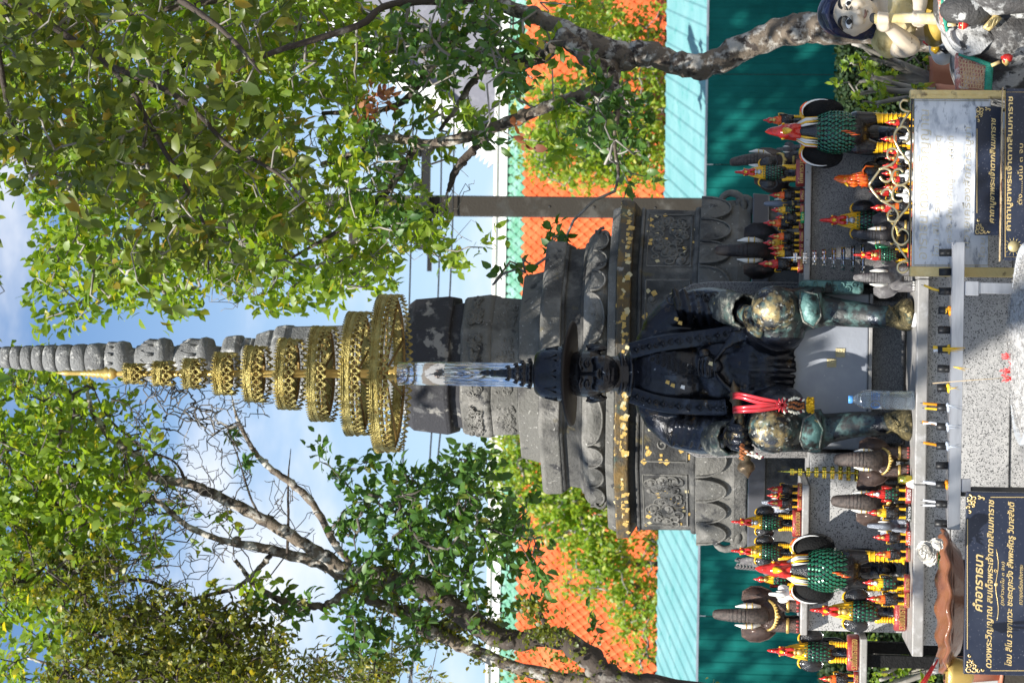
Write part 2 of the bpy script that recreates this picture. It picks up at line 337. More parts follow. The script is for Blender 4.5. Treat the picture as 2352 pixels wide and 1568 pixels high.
CLAY_D = mat('dark_terracotta', (.10, .045, .028), .5, 0, layers=[((.18, .08, .05), 14, .5, .65)], bump=.4, bscale=60)
ASH = mat('incense_ash', (.46, .45, .43), .95, 0, layers=[((.25, .24, .23), 40, .5, .6), ((.62, .6, .57), 25, .55, .65)], bump=1, bscale=90, bdetail=8)
FOIL = mat('pale_urn', (.50, .52, .54), .4, .1, layers=[((.25, .27, .30), 12, .55, .68)], bump=.5, bscale=30)
STICK = mat('red_incense', (.60, .03, .03), .6)
STICK_T = mat('incense_paste', (.45, .34, .2), .8)
WAX_Y = mat('yellow_wax', (.80, .50, .03), .35); WAX_O = mat('orange_wax', (.85, .30, .01), .35); WAX_W = mat('white_wax', (.75, .76, .78), .35); WAX_B = mat('grey_wax', (.38, .42, .48), .4)
RIBBON = mat('red_ribbon', (.62, .035, .045), .28, 0, coat=.5)
PET = mat('clear_plastic', (.88, .95, 1), .04, trans=.95, ior=1.14, spec=.9, coat=.8)
WATER = mat('drinking_water', (.88, .95, 1), .0, trans=.985, ior=1.25)
BLUE_P = mat('blue_print', (.03, .25, .75), .4); BLUE_CAP = mat('blue_cap', (.10, .35, .80), .3)
PETAL = mat('white_petal', (.62, .60, .55), .6, layers=[((.58, .46, .42), 30, .55, .7)])
MARIGOLD = mat('marigold', (.80, .48, .01), .7, bump=1, bscale=300); BUD = mat('jasmine_bud', (.72, .68, .55), .6); DRIED = mat('dried_bud', (.30, .10, .03), .8)
MAROON = mat('maroon_bud', (.12, .008, .02), .7)
SKIN = mat('painted_skin', (.62, .52, .39), .4, 0, layers=[((.52, .42, .29), 9, .56, .70, 5), ((.12, .075, .035), 26, .64, .68, 7)])
HAIR = mat('navy_hair', (.008, .013, .045), .3, 0, bump=.7, bscale=30)
SHAWL = mat('yellow_shawl', (.58, .46, .20), .45, 0, layers=[((.68, .62, .44), 7, .5, .65), ((.30, .20, .05), 11, .58, .7)], bump=.3, bscale=30)
SHAWL_D = mat('ochre_cloth', (.30, .20, .03), .5, 0, layers=[((.42, .30, .07), 9, .5, .65)], bump=.3, bscale=30)
ELE_WH = mat('peeling_white_elephant', (.40, .40, .39), .6, 0, layers=[((.50, .50, .48), 6, .45, .6), ((.055, .052, .05), 6, .49, .55, 9), ((.06, .06, .06), 30, .58, .62, 8)], bump=.9, bscale=55, bdetail=7)
ELE_W2 = mat('blackened_elephant', (.05, .048, .046), .6, 0, layers=[((.5, .5, .48), 12, .58, .62, 9)], bump=.9, bscale=55, bdetail=7)
BLANKET = mat('pink_saddle_cloth', (.50, .20, .16), .6, 0, layers=[((.62, .55, .50), 40, .5, .56, 4), ((.30, .05, .05), 60, .6, .65), ((.58, .36, .16), 25, .6, .66)], bump=1, bscale=90)
FRINGE = mat('green_fringe', (.02, .25, .17), .5, bump=1, bscale=60)
OLIVE = mat('olive_cloth', (.16, .20, .03), .5, layers=[((.24, .28, .06), 12, .5, .65)])
POT = mat('terracotta_pot', (.42, .17, .10), .5, layers=[((.34, .12, .07), 8, .5, .7)])
EARTH = mat('earth', (.13, .10, .07), .95, layers=[((.2, .17, .13), 2, .45, .65)], bump=.6, bscale=12)
PAVE = mat('pale_paving', (.34, .33, .31), .8, layers=[((.26, .25, .24), 2, .5, .65)], bump=.2, bscale=30)
BLACKPRINT = mat('black_line_paint', (.006, .006, .008), .4)
WIRE = mat('black_cable', (.01, .01, .01), .5)
# ------------------------------------------------------------------ ground and far setting
g = MB(); N = 26
for i in range(N):
    for j in range(N):
        pass
g.add([(-400, -60, 0), (400, -60, 0), (400, 900, 0), (-400, 900, 0)], [(0, 1, 2, 3)])
tag(g.build('ground', EARTH, smooth=False), kind='structure')
g = MB(); g.bx(-6, 6, -3, 17.5, 0.0, .004 + .02)
tag(g.build('paving', PAVE, smooth=False), kind='structure')
hl = MB(); hv = []; hf = []
for i in range(41):
    x = -400 + i * 20
    hv += [(x, 520, 0), (x, 560, 10 + 9 * math.sin(i * .7) + 6 * math.sin(i * 1.9 + 1))]
hl.add(hv, [(2 * i, 2 * i + 2, 2 * i + 3, 2 * i + 1) for i in range(40)])
tag(hl.build('distant_hills', LEAF_F), kind='structure')
# corrugated teal fence: every sheet a part
YF = 20.0; ztop = zat(1615, YF)
fence = thing('sheet_metal_fence', 'tall dark teal corrugated sheet fence standing behind the granite altar', 'fence', (0, YF, 0))
pv = MB(); vs = []; prof = []; xw = .76
for k in range(8):
    x = k * xw / 8
    prof += [(x, 0), (x + .035, 0), (x + .045, -.007), (x + .085, -.007)]
prof.append((xw, 0)); n = len(prof)
vs = [(x, y, 0) for x, y in prof] + [(x, y, ztop) for x, y in prof]
pv.add(vs, [(i, i + 1, i + 1 + n, i + n) for i in range(n - 1)])
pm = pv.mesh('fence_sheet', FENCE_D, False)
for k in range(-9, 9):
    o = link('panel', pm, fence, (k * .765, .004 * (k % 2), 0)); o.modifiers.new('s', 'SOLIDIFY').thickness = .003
rl = MB(); rl.bx(-7, 7, .03, .07, ztop - .12, ztop - .07); rl.bx(-7, 7, .03, .07, .5, .55); rl.build('rail', STEEL, fence, False)
for k in range(-3, 4):
    p = MB(); p.bx(k * 2.2 - .03, k * 2.2 + .03, .07, .13, 0, ztop - .02); p.build('post', STEEL, fence, False)
# pale teal lean-to roof behind the fence
shed = thing('tin_roofed_shed', 'low shed behind the fence under a weathered pale teal tin roof', 'shed', (0, 24, 0))
z0 = zat(1617, 24); z1 = zat(1519, 27); W = .76
for k in range(-9, 10):
    s = MB(); prof = []
    for q in range(4):
        x = q * W / 4; prof += [(x, 0), (x + .12, .003), (x + .14, .015), (x + .17, .015)]
    prof.append((W, 0)); n = len(prof); sh = .62
    jz = random.uniform(-.006, .006)
    vs = [(k * W + x, 0, z0 + h + jz) for x, h in prof] + [(k * W + x + sh, 3.0, z1 + h + jz) for x, h in prof]
    s.add(vs, [(i, i + 1, i + 1 + n, i + n) for i in range(n - 1)])
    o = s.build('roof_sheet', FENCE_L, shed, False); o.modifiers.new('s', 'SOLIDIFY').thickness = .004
s = MB(); s.bx(-7, 7, .35, 2.8, 0, z0 + .02); s.build('wall', CONC, shed, False)
s = MB(); s.bx(-7, 7, -.05, -.01, z0 - .06, z0 + .03); s.build('gutter', STEEL, shed, False)

# temple hall: orange tiled roof with a green border, white ridge
Ye, Yr = 30.0, 33.5
hall = thing('temple_hall', 'temple hall with orange diamond tiled roof, green tile border and white ridge', 'temple', (0, 0, 0))
pe = at(1522, 784, Ye); pr = at(1156, 784, Yr); pg = at(1210, 784, Yr - .42)
slope = Vector((0, pr.y - pe.y, pr.z - pe.z)); SL = slope.length; sd = slope.normalized(); nrm = Vector((0, -sd.z, sd.y))
tw = .130; rowh = .148
tm = MB()
a = tw / 2
pts = [(-a * .5, .14), (-a * .94, .0), (0, -.146), (a * .94, .0), (a * .5, .14)]
tm.add([(x, y, .022 if i in (1, 2, 3) else .002) for i, (x, y) in enumerate(pts)] + [(0, .0, .030)] + [(x, y, -.003) for x, y in pts[1:4]],
       [(0, 1, 5), (1, 2, 5), (2, 3, 5), (3, 4, 5), (4, 0, 5), (1, 6, 7, 2), (2, 7, 8, 3)])
base_v = np.array(tm.v); base_f = tm.f
ex = Vector((1, 0, 0)); gfrac = ((pg.y - pe.y) / (pr.y - pe.y))
rows = int(SL / rowh); half = 34
picked = {'o': [], 'g': []}; rest = {'o': [], 'g': []}
for r in range(rows):
    t = (r + .5) * rowh; kind = 'g' if t / SL > gfrac else 'o'
    for c in range(-half - 4, half + 5):
        x = (c + (.5 if r % 2 else 0)) * tw
        P = pe + sd * t + ex * x + nrm * random.uniform(0, .003); P.x += 0
        u = proj(P)
        jt = random.uniform(-.03, .03)
        inv = (u[1] > 1290 and u[1] < 1560 and u[0] < 1515) or (500 < u[1] < 640) or (380 < u[1] < 455 and u[0] < 1215)
        (picked if (inv and len(picked['o']) + len(picked['g']) < 296) else rest)[kind].append((P, jt))
Rm = Matrix((ex, sd, nrm)).transposed()
for kind, m in (('o', TILE_O), ('g', TILE_G)):
    me = tm.mesh('tile_' + kind, m, False)
    for P, jt in picked[kind]:
        o = link('tile', me, hall); o.matrix_local = Matrix.Translation(P) @ (Rm @ Matrix.Rotation(jt, 3, 'Z')).to_4x4()
    A = np.array([tuple(p) for p, _ in rest[kind]]); J = np.array([j for _, j in rest[kind]])
    V = base_v[None] @ np.array(Rm).T + A[:, None, :]
    big = MB(); nb = len(base_v)
    big.v = [tuple(p) for p in V.reshape(-1, 3)]; big.f = [tuple(i + nb * q for i in f) for q in range(len(A)) for f in base_f]
    big.build('roof_tiling', m, hall, False, kind='stuff')
b = MB(); q = [pe + ex * -5 - nrm * .02 + sd * -.05, pe + ex * 5 - nrm * .02 + sd * -.05, pr + ex * 5 - nrm * .02, pr + ex * -5 - nrm * .02]
b.add(q + [v + Vector((0, 0, -.15)) for v in q], [(0, 1, 2, 3), (7, 6, 5, 4), (0, 4, 5, 1), (3, 2, 6, 7)])
b.add([(-5, Yr, pr.z - .2), (5, Yr, pr.z - .2), (5, Yr + 3.5, pe.z), (-5, Yr + 3.5, pe.z)], [(0, 1, 2, 3)])
b.build('roof', TILE_BK, hall, False)
b = MB(); zt = zat(1130, Yr - .05)
b.bx(-5, 5, Yr - .10, Yr + .14, pr.z - .03, zt); b.bx(-5, 5, Yr - .13, Yr + .17, zt - .035, zt + .01)
b.build('ridge', WHITEW, hall, False, bevel=.01)
b = MB(); b.bx(-4.7, 4.7, Ye + .5, Yr + 3, 0, pe.z); b.build('wall', WHITEW, hall, False)
# second gable rising over the ridge
gab = thing('temple_gable', 'grey temple gable with white saw-toothed bargeboard rising above the orange roof', 'temple', (0, 38, 0))
A0 = at(800, 110, 38); A1 = at(1135, 375, 38); ap = at(640, -40, 38)
def loc(p, y=0): return (p.x, y, p.z)
pd = MB(); r_ = at(1135, -420, 38)
pd.poly([(A1.x + .25, A1.z), (A0.x + .2, A0.z - .2), (ap.x, ap.z - .3), (r_.x, A1.z)][::-1], -.02, .5)
pd.build('pediment', GREYP, gab, False)
bb = MB(); d = (A0 - A1).normalized(); nn = Vector((-d.z, 0, d.x))
if nn.x > 0: nn = -nn
s0, s1 = A1, ap
bb.poly([(s0.x, s0.z), (s0.x - nn.x * .34, s0.z - nn.z * .34), (s1.x - nn.x * .34, s1.z - nn.z * .34), (s1.x, s1.z)], -.12, .1)
bb.build('bargeboard', WHITEW, gab, False)
Ld = (s1 - s0).length; tn = MB(); k = 0
tn.poly([(0, 0), (.075, 0), (.02, .13)], -.08, .02); tme = tn.mesh('tooth', WHITEW, False)
while k * .085 < Ld:
    p = s0 + (s1 - s0).normalized() * (k * .085)
    o = link('finial_tooth', tme, gab, (p.x, -.03, p.z)); o.rotation_euler = (0, math.atan2(-(s1 - s0).z, (s1 - s0).x) + (math.pi if 0 else 0), 0)
    k += 1
b = MB(); b.bx(A1.x - 0.1, r_.x, .0, 4, 0, A1.z); b.build('wall', WHITEW, gab, False)
# concrete utility post
Yp = 22.0; px = xat(475, Yp, 1200)
post = thing('utility_post', 'weathered concrete utility post standing between the fence and the tin roof', 'utility post', (px, Yp, 0))
b = MB(); b.bx(-.095, .095, -.08, .08, 0, zat(560, Yp)); b.build('shaft', CONC, post, False, bevel=.012)
for dx_ in (1258, 1360, 1500, 1680):
    c = MB(); zz = zat(dx_, Yp); c.lathe([(.012, -.006), (.012, .002)], 10, M=Matrix.Translation((0, -.081, zz)) @ Matrix.Rotation(math.pi / 2, 4, 'X')); c.build('bolt_hole', BLACKR, post)
for dx_, x0, x1 in ((975, -.16, .55), (812, -.45, .25)):
    c = MB(); zz = zat(dx_, Yp); c.bx(x0, x1, -.16, -.085, zz - .04, zz + .04); c.build('crossarm', CONC if dx_ < 900 else BLACKR, post, False)
    for xx in (x0 + .06, (x0 + x1) / 2, x1 - .06):
        c = MB(); c.lathe([(.025, .04), (.05, .06), (.03, .08), (.055, .1), (.03, .12), (.045, .15), (.02, .17)], 10, (xx, -.12, zz)); c.build('insulator', BLACKR, post)
c = MB(); zz = zat(985, Yp); c.bx(-.42, -.20, -.2, -.05, zz - .05, zz + .10); c.bx(-.32, -.29, -.15, -.1, zz - .15, zz + .3); c.bx(-.62, .1, -.1, -.06, zz - .02, zz + .02); c.build('fuse_box', BLACKR, post, False)
for kk, (dx_, sag) in enumerate(((1010, .3), (990, .5), (968, .2))):
    z = zat(dx_, Yp); w = MB(); w.tube([(x, -.12, z - sag + sag * ((x - .2) / 4) ** 2 * .5 + .3) for x in np.linspace(-4.5, 4.5, 20)], .008, 5); w.build('cable', WIRE, post)
# ------------------------------------------------------------------ stone stupa behind the statue
Yc = 9.7; xc = at(1440, 848, 9.3).x
stupa = thing('stone_stupa', 'tall grey stone stupa with ringed spire and gilded octagonal base behind the seated statue', 'stupa', (xc, Yc, 0))
def px(p, Y): return p * Y / FPX
def octa(name, m, rows, ratio=.46, bevel=.006, nm=None):
    """rows (dx, half width in pixels) from the bottom up, chamfered square plan"""
    mb = MB(); vs = []; fs = []; rr = []
    for dx_, hw in rows:
        b = px(hw, Yc - .25); b = hw * (Yc - b * ratio) / FPX; z = zat(dx_, Yc - b); a = b * ratio
        rr.append((a, b, z))
        vs += [(a, -b, z), (b, -a, z), (b, a, z), (a, b, z), (-a, b, z), (-b, a, z), (-b, -a, z), (-a, -b, z)]
    for i in range(len(rr) - 1):
        for j in range(8): fs.append((i * 8 + j, i * 8 + (j + 1) % 8, i * 8 + 8 + (j + 1) % 8, i * 8 + 8 + j))
    fs += [tuple(range(7, -1, -1)), tuple(range(len(vs) - 8, len(vs)))]
    mb.add(vs, fs); o = mb.build(name, m, stupa, False, bevel=bevel); return o, rr
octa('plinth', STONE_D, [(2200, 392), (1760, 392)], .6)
octa('plinth_slab', GRANITE_POL, [(1762, 405), (1722, 408)], .6)
_, cloud = octa('scroll_moulding', STONE, [(1720, 380), (1690, 392), (1630, 388), (1595, 372)], .6)
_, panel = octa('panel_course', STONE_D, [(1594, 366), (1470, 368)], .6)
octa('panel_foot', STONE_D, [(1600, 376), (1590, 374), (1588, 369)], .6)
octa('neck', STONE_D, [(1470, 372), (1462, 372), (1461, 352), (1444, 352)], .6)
_, corn = octa('gilded_cornice', STONE_GOLD, [(1445, 386), (1413, 390)], .6)
octa('cornice_slab', STONE, [(1413, 374), (1393, 366)], .58)
_, lotus = octa('lotus_course', STONE, [(1393, 302), (1380, 312), (1348, 310), (1338, 296)], .55)
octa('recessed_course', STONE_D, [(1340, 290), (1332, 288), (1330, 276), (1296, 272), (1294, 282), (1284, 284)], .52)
octa('upper_cornice', STONE, [(1286, 290), (1246, 292), (1238, 284)], .5)
octa('carved_ledge', STONE, [(1240, 222), (1212, 214), (1190, 210)], .5)
_, band1 = octa('carved_band', STONE, [(1192, 156), (1126, 160)], .52)
_, band2 = octa('leaf_course', STONE, [(1128, 160), (1118, 166), (1062, 158), (1056, 152)], .52)
octa('blackened_neck', STONE_B, [(1058, 146), (1028, 138)], .52)
octa('blackened_drum', STONE_B, [(1030, 158), (1020, 160), (942, 152), (928, 140)], .52)
octa('bell', STONE_TOP, [(930, 120), (880, 104), (770, 88), (660, 84), (648, 86)], .5)
octa('bell_collar', STONE_TOP, [(650, 88), (626, 84), (620, 72), (612, 76), (580, 64)], .5)
octa('bell_disc', STONE_TOP, [(580, 50), (572, 56), (566, 50), (556, 57), (550, 48), (538, 62), (512, 58), (505, 46)], .5)
def rnd(name, rows, bev=0, m=STONE_TOP):
    mb = MB(); off = []
    mb.lathe([(px(hw, Yc), zat(dx_, Yc)) for dx_, hw in rows], 28); return mb.build(name, m, stupa)
for k, (a, b, hw) in enumerate([(487, 412, 55), (390, 322, 52), (296, 240, 43)]):
    rnd('lotus_drum', [(a + 20, hw * .62), (a + 4, hw * .66), (a, hw * .95), (a - 14, hw * 1.02), (a - 24, hw * .98), (a - 26, hw * .90), (a - 46, hw * .96), (b + 18, hw * .86), (b, hw * .66), (b - 6, hw * .64)])
    for j in range(12):                                     # petals cut round each drum
        an = 2 * math.pi * j / 12; r = px(hw * .93, Yc); z = zat(a - 30, Yc); z2 = zat(b + 8, Yc); t = MB()
        t.tube([(math.cos(an + s) * r * q, math.sin(an + s) * r * q, z + (z2 - z) * u) for s, u, q in ((-.24, 0, .99), (-.2, .5, 1.0), (0, 1, .84), (.2, .5, 1.0), (.24, 0, .99))], .0045, 5)
        t.build('petal', STONE_TOP, stupa)
rnd('spire_shaft', [(246, 36), (225, 38), (205, 35), (202, 32)])
bd = [202, 167, 133, 103, 77, 51, 27, 3, -20, -42, -62, -80, -97, -112, -126, -139, -151]
for k in range(len(bd) - 1):
    hw = 34.5 - k * 1.45; a, b = bd[k], bd[k + 1]; h = a - b
    rnd('spire_ring', [(a, hw * .80), (a - h * .06, hw * .97), (a - h * .3, hw * 1.02), (a - h * .7, hw), (a - h * .92, hw * .93), (b, hw * .78)])
rnd('spire_tip', [(-150, 9), (-170, 12), (-230, 5), (-300, 1)])
# scalloped petals on the lotus course and scrolls of the moulding, as raised carving
def face_frame(rr_row, idx):
    """points along the visible faces: list of (start, end) at the largest radius"""
    a, b, z = rr_row
    return [(Vector((-b, -a, 0)), Vector((-a, -b, 0))), (Vector((-a, -b, 0)), Vector((a, -b, 0))), (Vector((a, -b, 0)), Vector((b, -a, 0)))]
def scallops(rr, zlo, zhi, n3, m, name='carved_petal', thick=.008, up=1):
    for (s, e), n in zip(face_frame(rr, 0), n3):
        d = (e - s); L = d.length; d = d.normalized(); nr = Vector((d.y, -d.x, 0))
        for i in range(n):
            w = L / n; c = s + d * (w * (i + .5)); t = MB(); pts = []
            for k in range(13):
                an = math.pi * k / 12; pts.append((math.cos(an) * w * .49, (math.sin(an) ** .8) * (zhi - zlo) * up))
            z0_ = zlo if up > 0 else zhi
            ring = [c + d * p[0] + Vector((0, 0, z0_ + p[1])) + nr * thick for p in pts]
            cen = c + Vector((0, 0, z0_ + (zhi - zlo) * .42 * up)) + nr * (thick * 2.4)
            back = [c + d * p[0] * 1.02 + Vector((0, 0, z0_ + p[1] * 1.02)) - nr * .004 for p in pts]
            t.add(ring + [cen] + back, [(k, k + 1, 13) for k in range(12)] + [(12, 0, 13)] + [(k, 14 + k, 15 + k, k + 1) for k in range(12)])
            t.build(name, m, stupa, False)
            t = MB(); t.tube([p + nr * .004 for p in ring], .0045, 5); t.build(name + '_rim', m, stupa)
zl = zat(1386, Yc - lotus[1][1]); zh = zat(1352, Yc - lotus[1][1])
scallops(lotus[1], zl, zh, (3, 3, 3), STONE, up=-1)
zl = zat(1672, Yc - cloud[1][1]); zh = zat(1602, Yc - cloud[1][1])
scallops(cloud[1], zl, zh, (3, 6, 3), STONE, 'cloud_lobe', .010, up=-1)
for sx in (-1, 1):
    a, b, z = cloud[1]
    for rr_, zz in ((.075, zat(1668, Yc - b)), (.045, zat(1700, Yc - b))):
        t = MB(); c = (sx * (b - .02), -a - .01, zz)
        t.tube(spiral(c, rr_, 1.6, math.pi / 2, 26, sx, .15), lerp_list([.02, .008], 27), 7); t.build('scroll', STONE, stupa)
    t = MB(); c = (sx * (lotus[1][1] - .01), -lotus[1][0] - .02, zat(1372, 9.1)); t.tube(spiral(c, .03, 1.5, 0, 20, sx, .2), .007, 6); t.build('scroll', STONE, stupa)
# floral relief on the panels, leaf relief on the upper bands
def relief(rr, zlo, zhi, m, n, r0, name, faces=(0, 1, 2), rad=.005):
    fr = face_frame(rr, 0)
    for fi in faces:
        s, e = fr[fi]; d = (e - s); L = d.length; d = d.normalized(); nr = Vector((d.y, -d.x, 0))
        mb = MB()
        for k in range(n):
            u = random.uniform(.12, .88) * L; v = random.uniform(zlo + r0 * .8, zhi - r0 * .8)
            c = s + d * u + nr * .003; st = random.uniform(0, 6.28); sg = random.choice((-1, 1)); r = r0 * random.uniform(.5, 1.1)
            P = [c + d * (math.cos(st + sg * q * .62) * r * (1 - q / 16)) + Vector((0, 0, v + math.sin(st + sg * q * .62) * r * (1 - q / 16))) for q in range(12)]
            mb.tube(P, lerp_list([rad * .5, rad, rad * .7], 12), 5)
            if k % 2 == 0: mb.ell(c + Vector((0, 0, v)), (rad * 2.2, rad * 1.4, rad * 1.8), 7)
        mb.build(name, m, stupa, kind='stuff')
def frame_on(rr, zlo, zhi, m, faces=(0, 1, 2), inset=.03):
    fr = face_frame(rr, 0)
    for fi in faces:
        s, e = fr[fi]; d = (e - s); L = d.length; d = d.normalized(); nr = Vector((d.y, -d.x, 0)); s2 = s + d * inset; e2 = e - d * inset
        mb = MB(); P = [s2 + Vector((0, 0, zlo)), e2 + Vector((0, 0, zlo)), e2 + Vector((0, 0, zhi)), s2 + Vector((0, 0, zhi))]
        for i in range(4): mb.tube([P[i] + nr * .002, P[(i + 1) % 4] + nr * .001], .0045, 4)
        mb.build('panel_frame', m, stupa, False)
zl, zh = zat(1582, Yc - panel[0][1]), zat(1480, Yc - panel[0][1])
frame_on(panel[0], zl, zh, STONE)
relief(panel[0], zl, zh, STONE, 46, .030, 'floral_relief', (0, 2), .0055); relief(panel[0], zl, zh, STONE, 46, .03, 'floral_relief', (1,), .005)
relief(band1[0], zat(1186, 9.45), zat(1132, 9.45), STONE, 60, .016, 'leaf_relief', rad=.004)
relief(band2[1], zat(1112, 9.45), zat(1070, 9.45), STONE, 44, .018, 'leaf_relief', rad=.004)
# block joints
for rr, zs in ((corn, (1445, 1413)), (panel, (1594, 1470)), (cloud, (1715, 1600))):
    pass
# squares of gold leaf pressed on the stone
gl = []
for k in range(3):
    m_ = MB(); s = .0058 + .002 * k; pts = [(-s, -s), (s * .9, -s * 1.05), (s, s * .8), (s * .2, s * 1.05), (-s * 1.02, s * .9)]
    m_.poly(pts, -.0012, 0); gl.append([m_.mesh('gold_leaf', mm, False) for mm in (GOLDLEAF, GOLDLEAF_P)])
def leafs(rr, dxlo, dxhi, n, u0, u1, dens=None):
    fr = face_frame(rr, 0)
    for _ in range(n):
        fi = random.choice((0, 1, 1, 1, 2)); s, e = fr[fi]; d = (e - s); L = d.length; d = d.normalized(); nr = Vector((d.y, -d.x, 0))
        p = s + d * (random.uniform(0.03, .97) * L) + nr * .0025; z = zat(random.uniform(dxlo, dxhi), Yc - rr[1])
        o = link('gold_leaf', random.choice(gl)[random.random() < .3], stupa, (p.x, p.y, z))
        o.rotation_euler = (random.uniform(-.08, .08), random.uniform(0, 1.5), math.atan2(d.y, d.x))
leafs(corn[0], 1416, 1442, 158, 0, 1); leafs(panel[0], 1475, 1590, 88, 0, 1); leafs(cloud[2], 1602, 1640, 30, 0, 1)
leafs(octa('block_course', STONE_D, [(1850, 300), (1765, 300)], .8)[1][0], 1770, 1840, 8, 0, 1)
leafs((.2, .5, 0), 1250, 1282, 0, 0, 1)
# ------------------------------------------------------------------ granite altar
ZL = zat(2105, 7.6)                      # top of the offering ledge
altar = thing('granite_altar', 'stepped grey granite altar with side shelves carrying the offering figurines', 'altar', (0, 0, 0))
def slab(name, m, x0, x1, y0, y1, z0, z1, bev=.004):
    b = MB(); b.bx(x0, x1, y0, y1, z0, z1); return b.build(name, m, altar, False, bevel=bev)
XL, XR = xat(1508, 7.6, 2110), xat(262, 7.6, 2110)
js = [XL, xat(1112, 7.6, 2110), xat(640, 7.6, 2110), XR]
for i in range(3): slab('ledge_slab', GRANITE_SLAB, js[i] + .001, js[i + 1] - .001, 7.6, 8.12, ZL - .036, ZL)
slab('riser', GRANITE, XL + .03, XR - .02, 7.66, 8.2, ZL - .12, ZL - .037)
slab('front_block', GRANITE, XL + .05, XR - .04, 7.64, 8.2, ZL - .30, ZL - .122)
js = [XL + .06, xat(1119, 7.6, 2240), xat(640, 7.6, 2240), XR - .05]
for i in range(3): slab('front_panel', GRANITE, js[i] + .001, js[i + 1] - .001, 7.648, 8.2, 0.02, ZL - .302)
ZS = zat(1849, 8.0, 450); ZSL = zat(1841, 8.0, 1280)
# right-hand shelf
YS = 8.02
slab('shelf_slab', GRANITE_SLAB, xat(650, YS), xat(250, YS), YS, 8.92, ZS - .022, ZS)
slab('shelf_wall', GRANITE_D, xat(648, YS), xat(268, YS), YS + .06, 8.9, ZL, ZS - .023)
slab('shelf_slab', GRANITE_SLAB, xat(1457, YS), xat(1112, YS), YS, 8.92, ZSL - .024, ZSL)
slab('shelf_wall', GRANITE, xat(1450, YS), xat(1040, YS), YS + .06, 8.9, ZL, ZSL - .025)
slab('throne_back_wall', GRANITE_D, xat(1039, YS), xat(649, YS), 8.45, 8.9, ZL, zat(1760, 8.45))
# statue throne
th = thing('statue_throne', 'low dark granite throne with pale slab under the seated bronze statue', 'throne', (0, 0, 0))
def tb(name, m, x0, x1, y0, y1, z0, z1, bev=.006):
    b = MB(); b.bx(x0, x1, y0, y1, z0, z1); return b.build(name, m, th, False, bevel=bev)
SEAT_D = mat('slate_seat', (.27, .29, .33), .4, 0, layers=[((.36, .38, .41), 4, .45, .65), ((.12, .13, .14), 6, .62, .74, 6), ((.45, .46, .47), 45, .68, .71, 5)], bump=.15, bscale=40)
xa, xb = xat(1030, 8.1), xat(672, 8.1)
tb('seat_slab', SEAT_D, xa, xb, 8.12, 8.45, zat(1994, 8.12), zat(1800, 8.12))
tb('seat_edge', GRANITE_SLAB, xa, xb, 8.115, 8.45, zat(2003, 8.12), zat(1994.8, 8.12), .002)
tb('seat_base', GRANITE_D, xa + .02, xb - .02, 8.2, 8.45, ZL, zat(2003.4, 8.12))
# curved granite back slab seen past the shoulder
pts = [(2080, 652), (1780, 648), (1640, 646), (1590, 652), (1550, 672), (1530, 700), (1530, 980), (1550, 1022), (1600, 1050), (2080, 1052)]
b = MB(); P = [at(a, c, 8.5) for a, c in pts]; b.poly([(p.x, p.z) for p in P], 8.49, 8.6); b.build('back_slab', GRANITE_D, th, False, bevel=.004)
# carved arm ends of the throne
for dxa, dxb, dya, w in ((1835, 1984, 666, 20), ):
    p0, p1 = at(dxa, dya - 10, 8.0), at(dxb, dya - 4, 8.0); b = MB()
    b.box(((p0.x + p1.x) / 2, 8.05, (p0.z + p1.z) / 2), (.045, .12, (p0.z - p1.z)), None)
    o = b.build('arm_slab', PATINA, th, False, bevel=.012); b = MB()
    for k in range(9):
        z = p1.z + .03 + k * .022; b.tube(spiral(((p0.x + p1.x) / 2 + .008 * (-1) ** k, 7.988, z), .012, 1.2, k, 10, (-1) ** k, .2), .003, 5)
    b.build('arm_carving', PATINA, th)
# gold leaf squares on the seat
for (a, c) in ((1910, 833), (1930, 810)):
    p = at(a, c, 8.118); b = MB(); b.box((p.x, 8.118, p.z), (.030, .002, .032)); b.build('gold_leaf', GOLDLEAF_P, th, False)
# side stand with one rooster at the far end
st = thing('side_stand', 'small grey slab stand with dark legs beside the end of the altar', 'stand', (0, 0, 0))
x0, x1 = xat(1800, 8.0), xat(1461, 8.0); zz = zat(1976, 8.0, 1500)
b = MB(); b.bx(x0, x1, 8.0, 8.5, zz - .023, zz); b.build('stand_top', GRANITE_SLAB, st, False, bevel=.003)
for x in (x1 - .08, x0 + .1):
    for y in (8.06, 8.42):
        b = MB(); b.bx(x - .02, x + .02, y - .02, y + .02, 0.02, zz - .024); b.build('leg', BLACK_M, st, False)
# ------------------------------------------------------------------ seated bronze statue
O = at(2095, 858, 8.2); O.z = ZL
king = thing('seated_king_statue', 'black bronze seated statue in a brimmed hat with gilded knees', 'statue', tuple(O))
def q(dx_, dy_, Y): return at(dx_, dy_, Y) - O
S = px = None
def s(p, Y=8.2): return p * Y / FPX
def cap(mb, a, b, ra, rb, n=14, sub=5):
    P = [a.lerp(b, k / sub) for k in range(sub + 1)]; mb.tube(P, lerp_list([ra, rb], sub + 1), n); mb.ell(a, (ra,) * 3, n); mb.ell(b, (rb,) * 3, n)
def chain(mb, pts, rads, n=14):
    P = cr_spline(pts, 5); mb.tube(P, lerp_list(rads, len(P)), n)
    for p, r in ((pts[0], rads[0]), (pts[-1], rads[-1])): mb.ell(p, (r,) * 3, n)
body = MB()
# torso
body.ell(q(1560, 856, 8.32), (s(112), .15, s(120)), 22)
body.ell(q(1665, 850, 8.28), (s(112), .16, s(80)), 20)
body.ell(q(1760, 850, 8.25), (s(118), .17, s(62)), 20)
body.ell(q(1492, 858, 8.33), (s(92), .11, s(42)), 20)
cap(body, q(1455, 858, 8.32), q(1400, 858, 8.30), s(46), s(41))
cap(body, q(1502, 790, 8.33), q(1502, 925, 8.33), s(44), s(44))
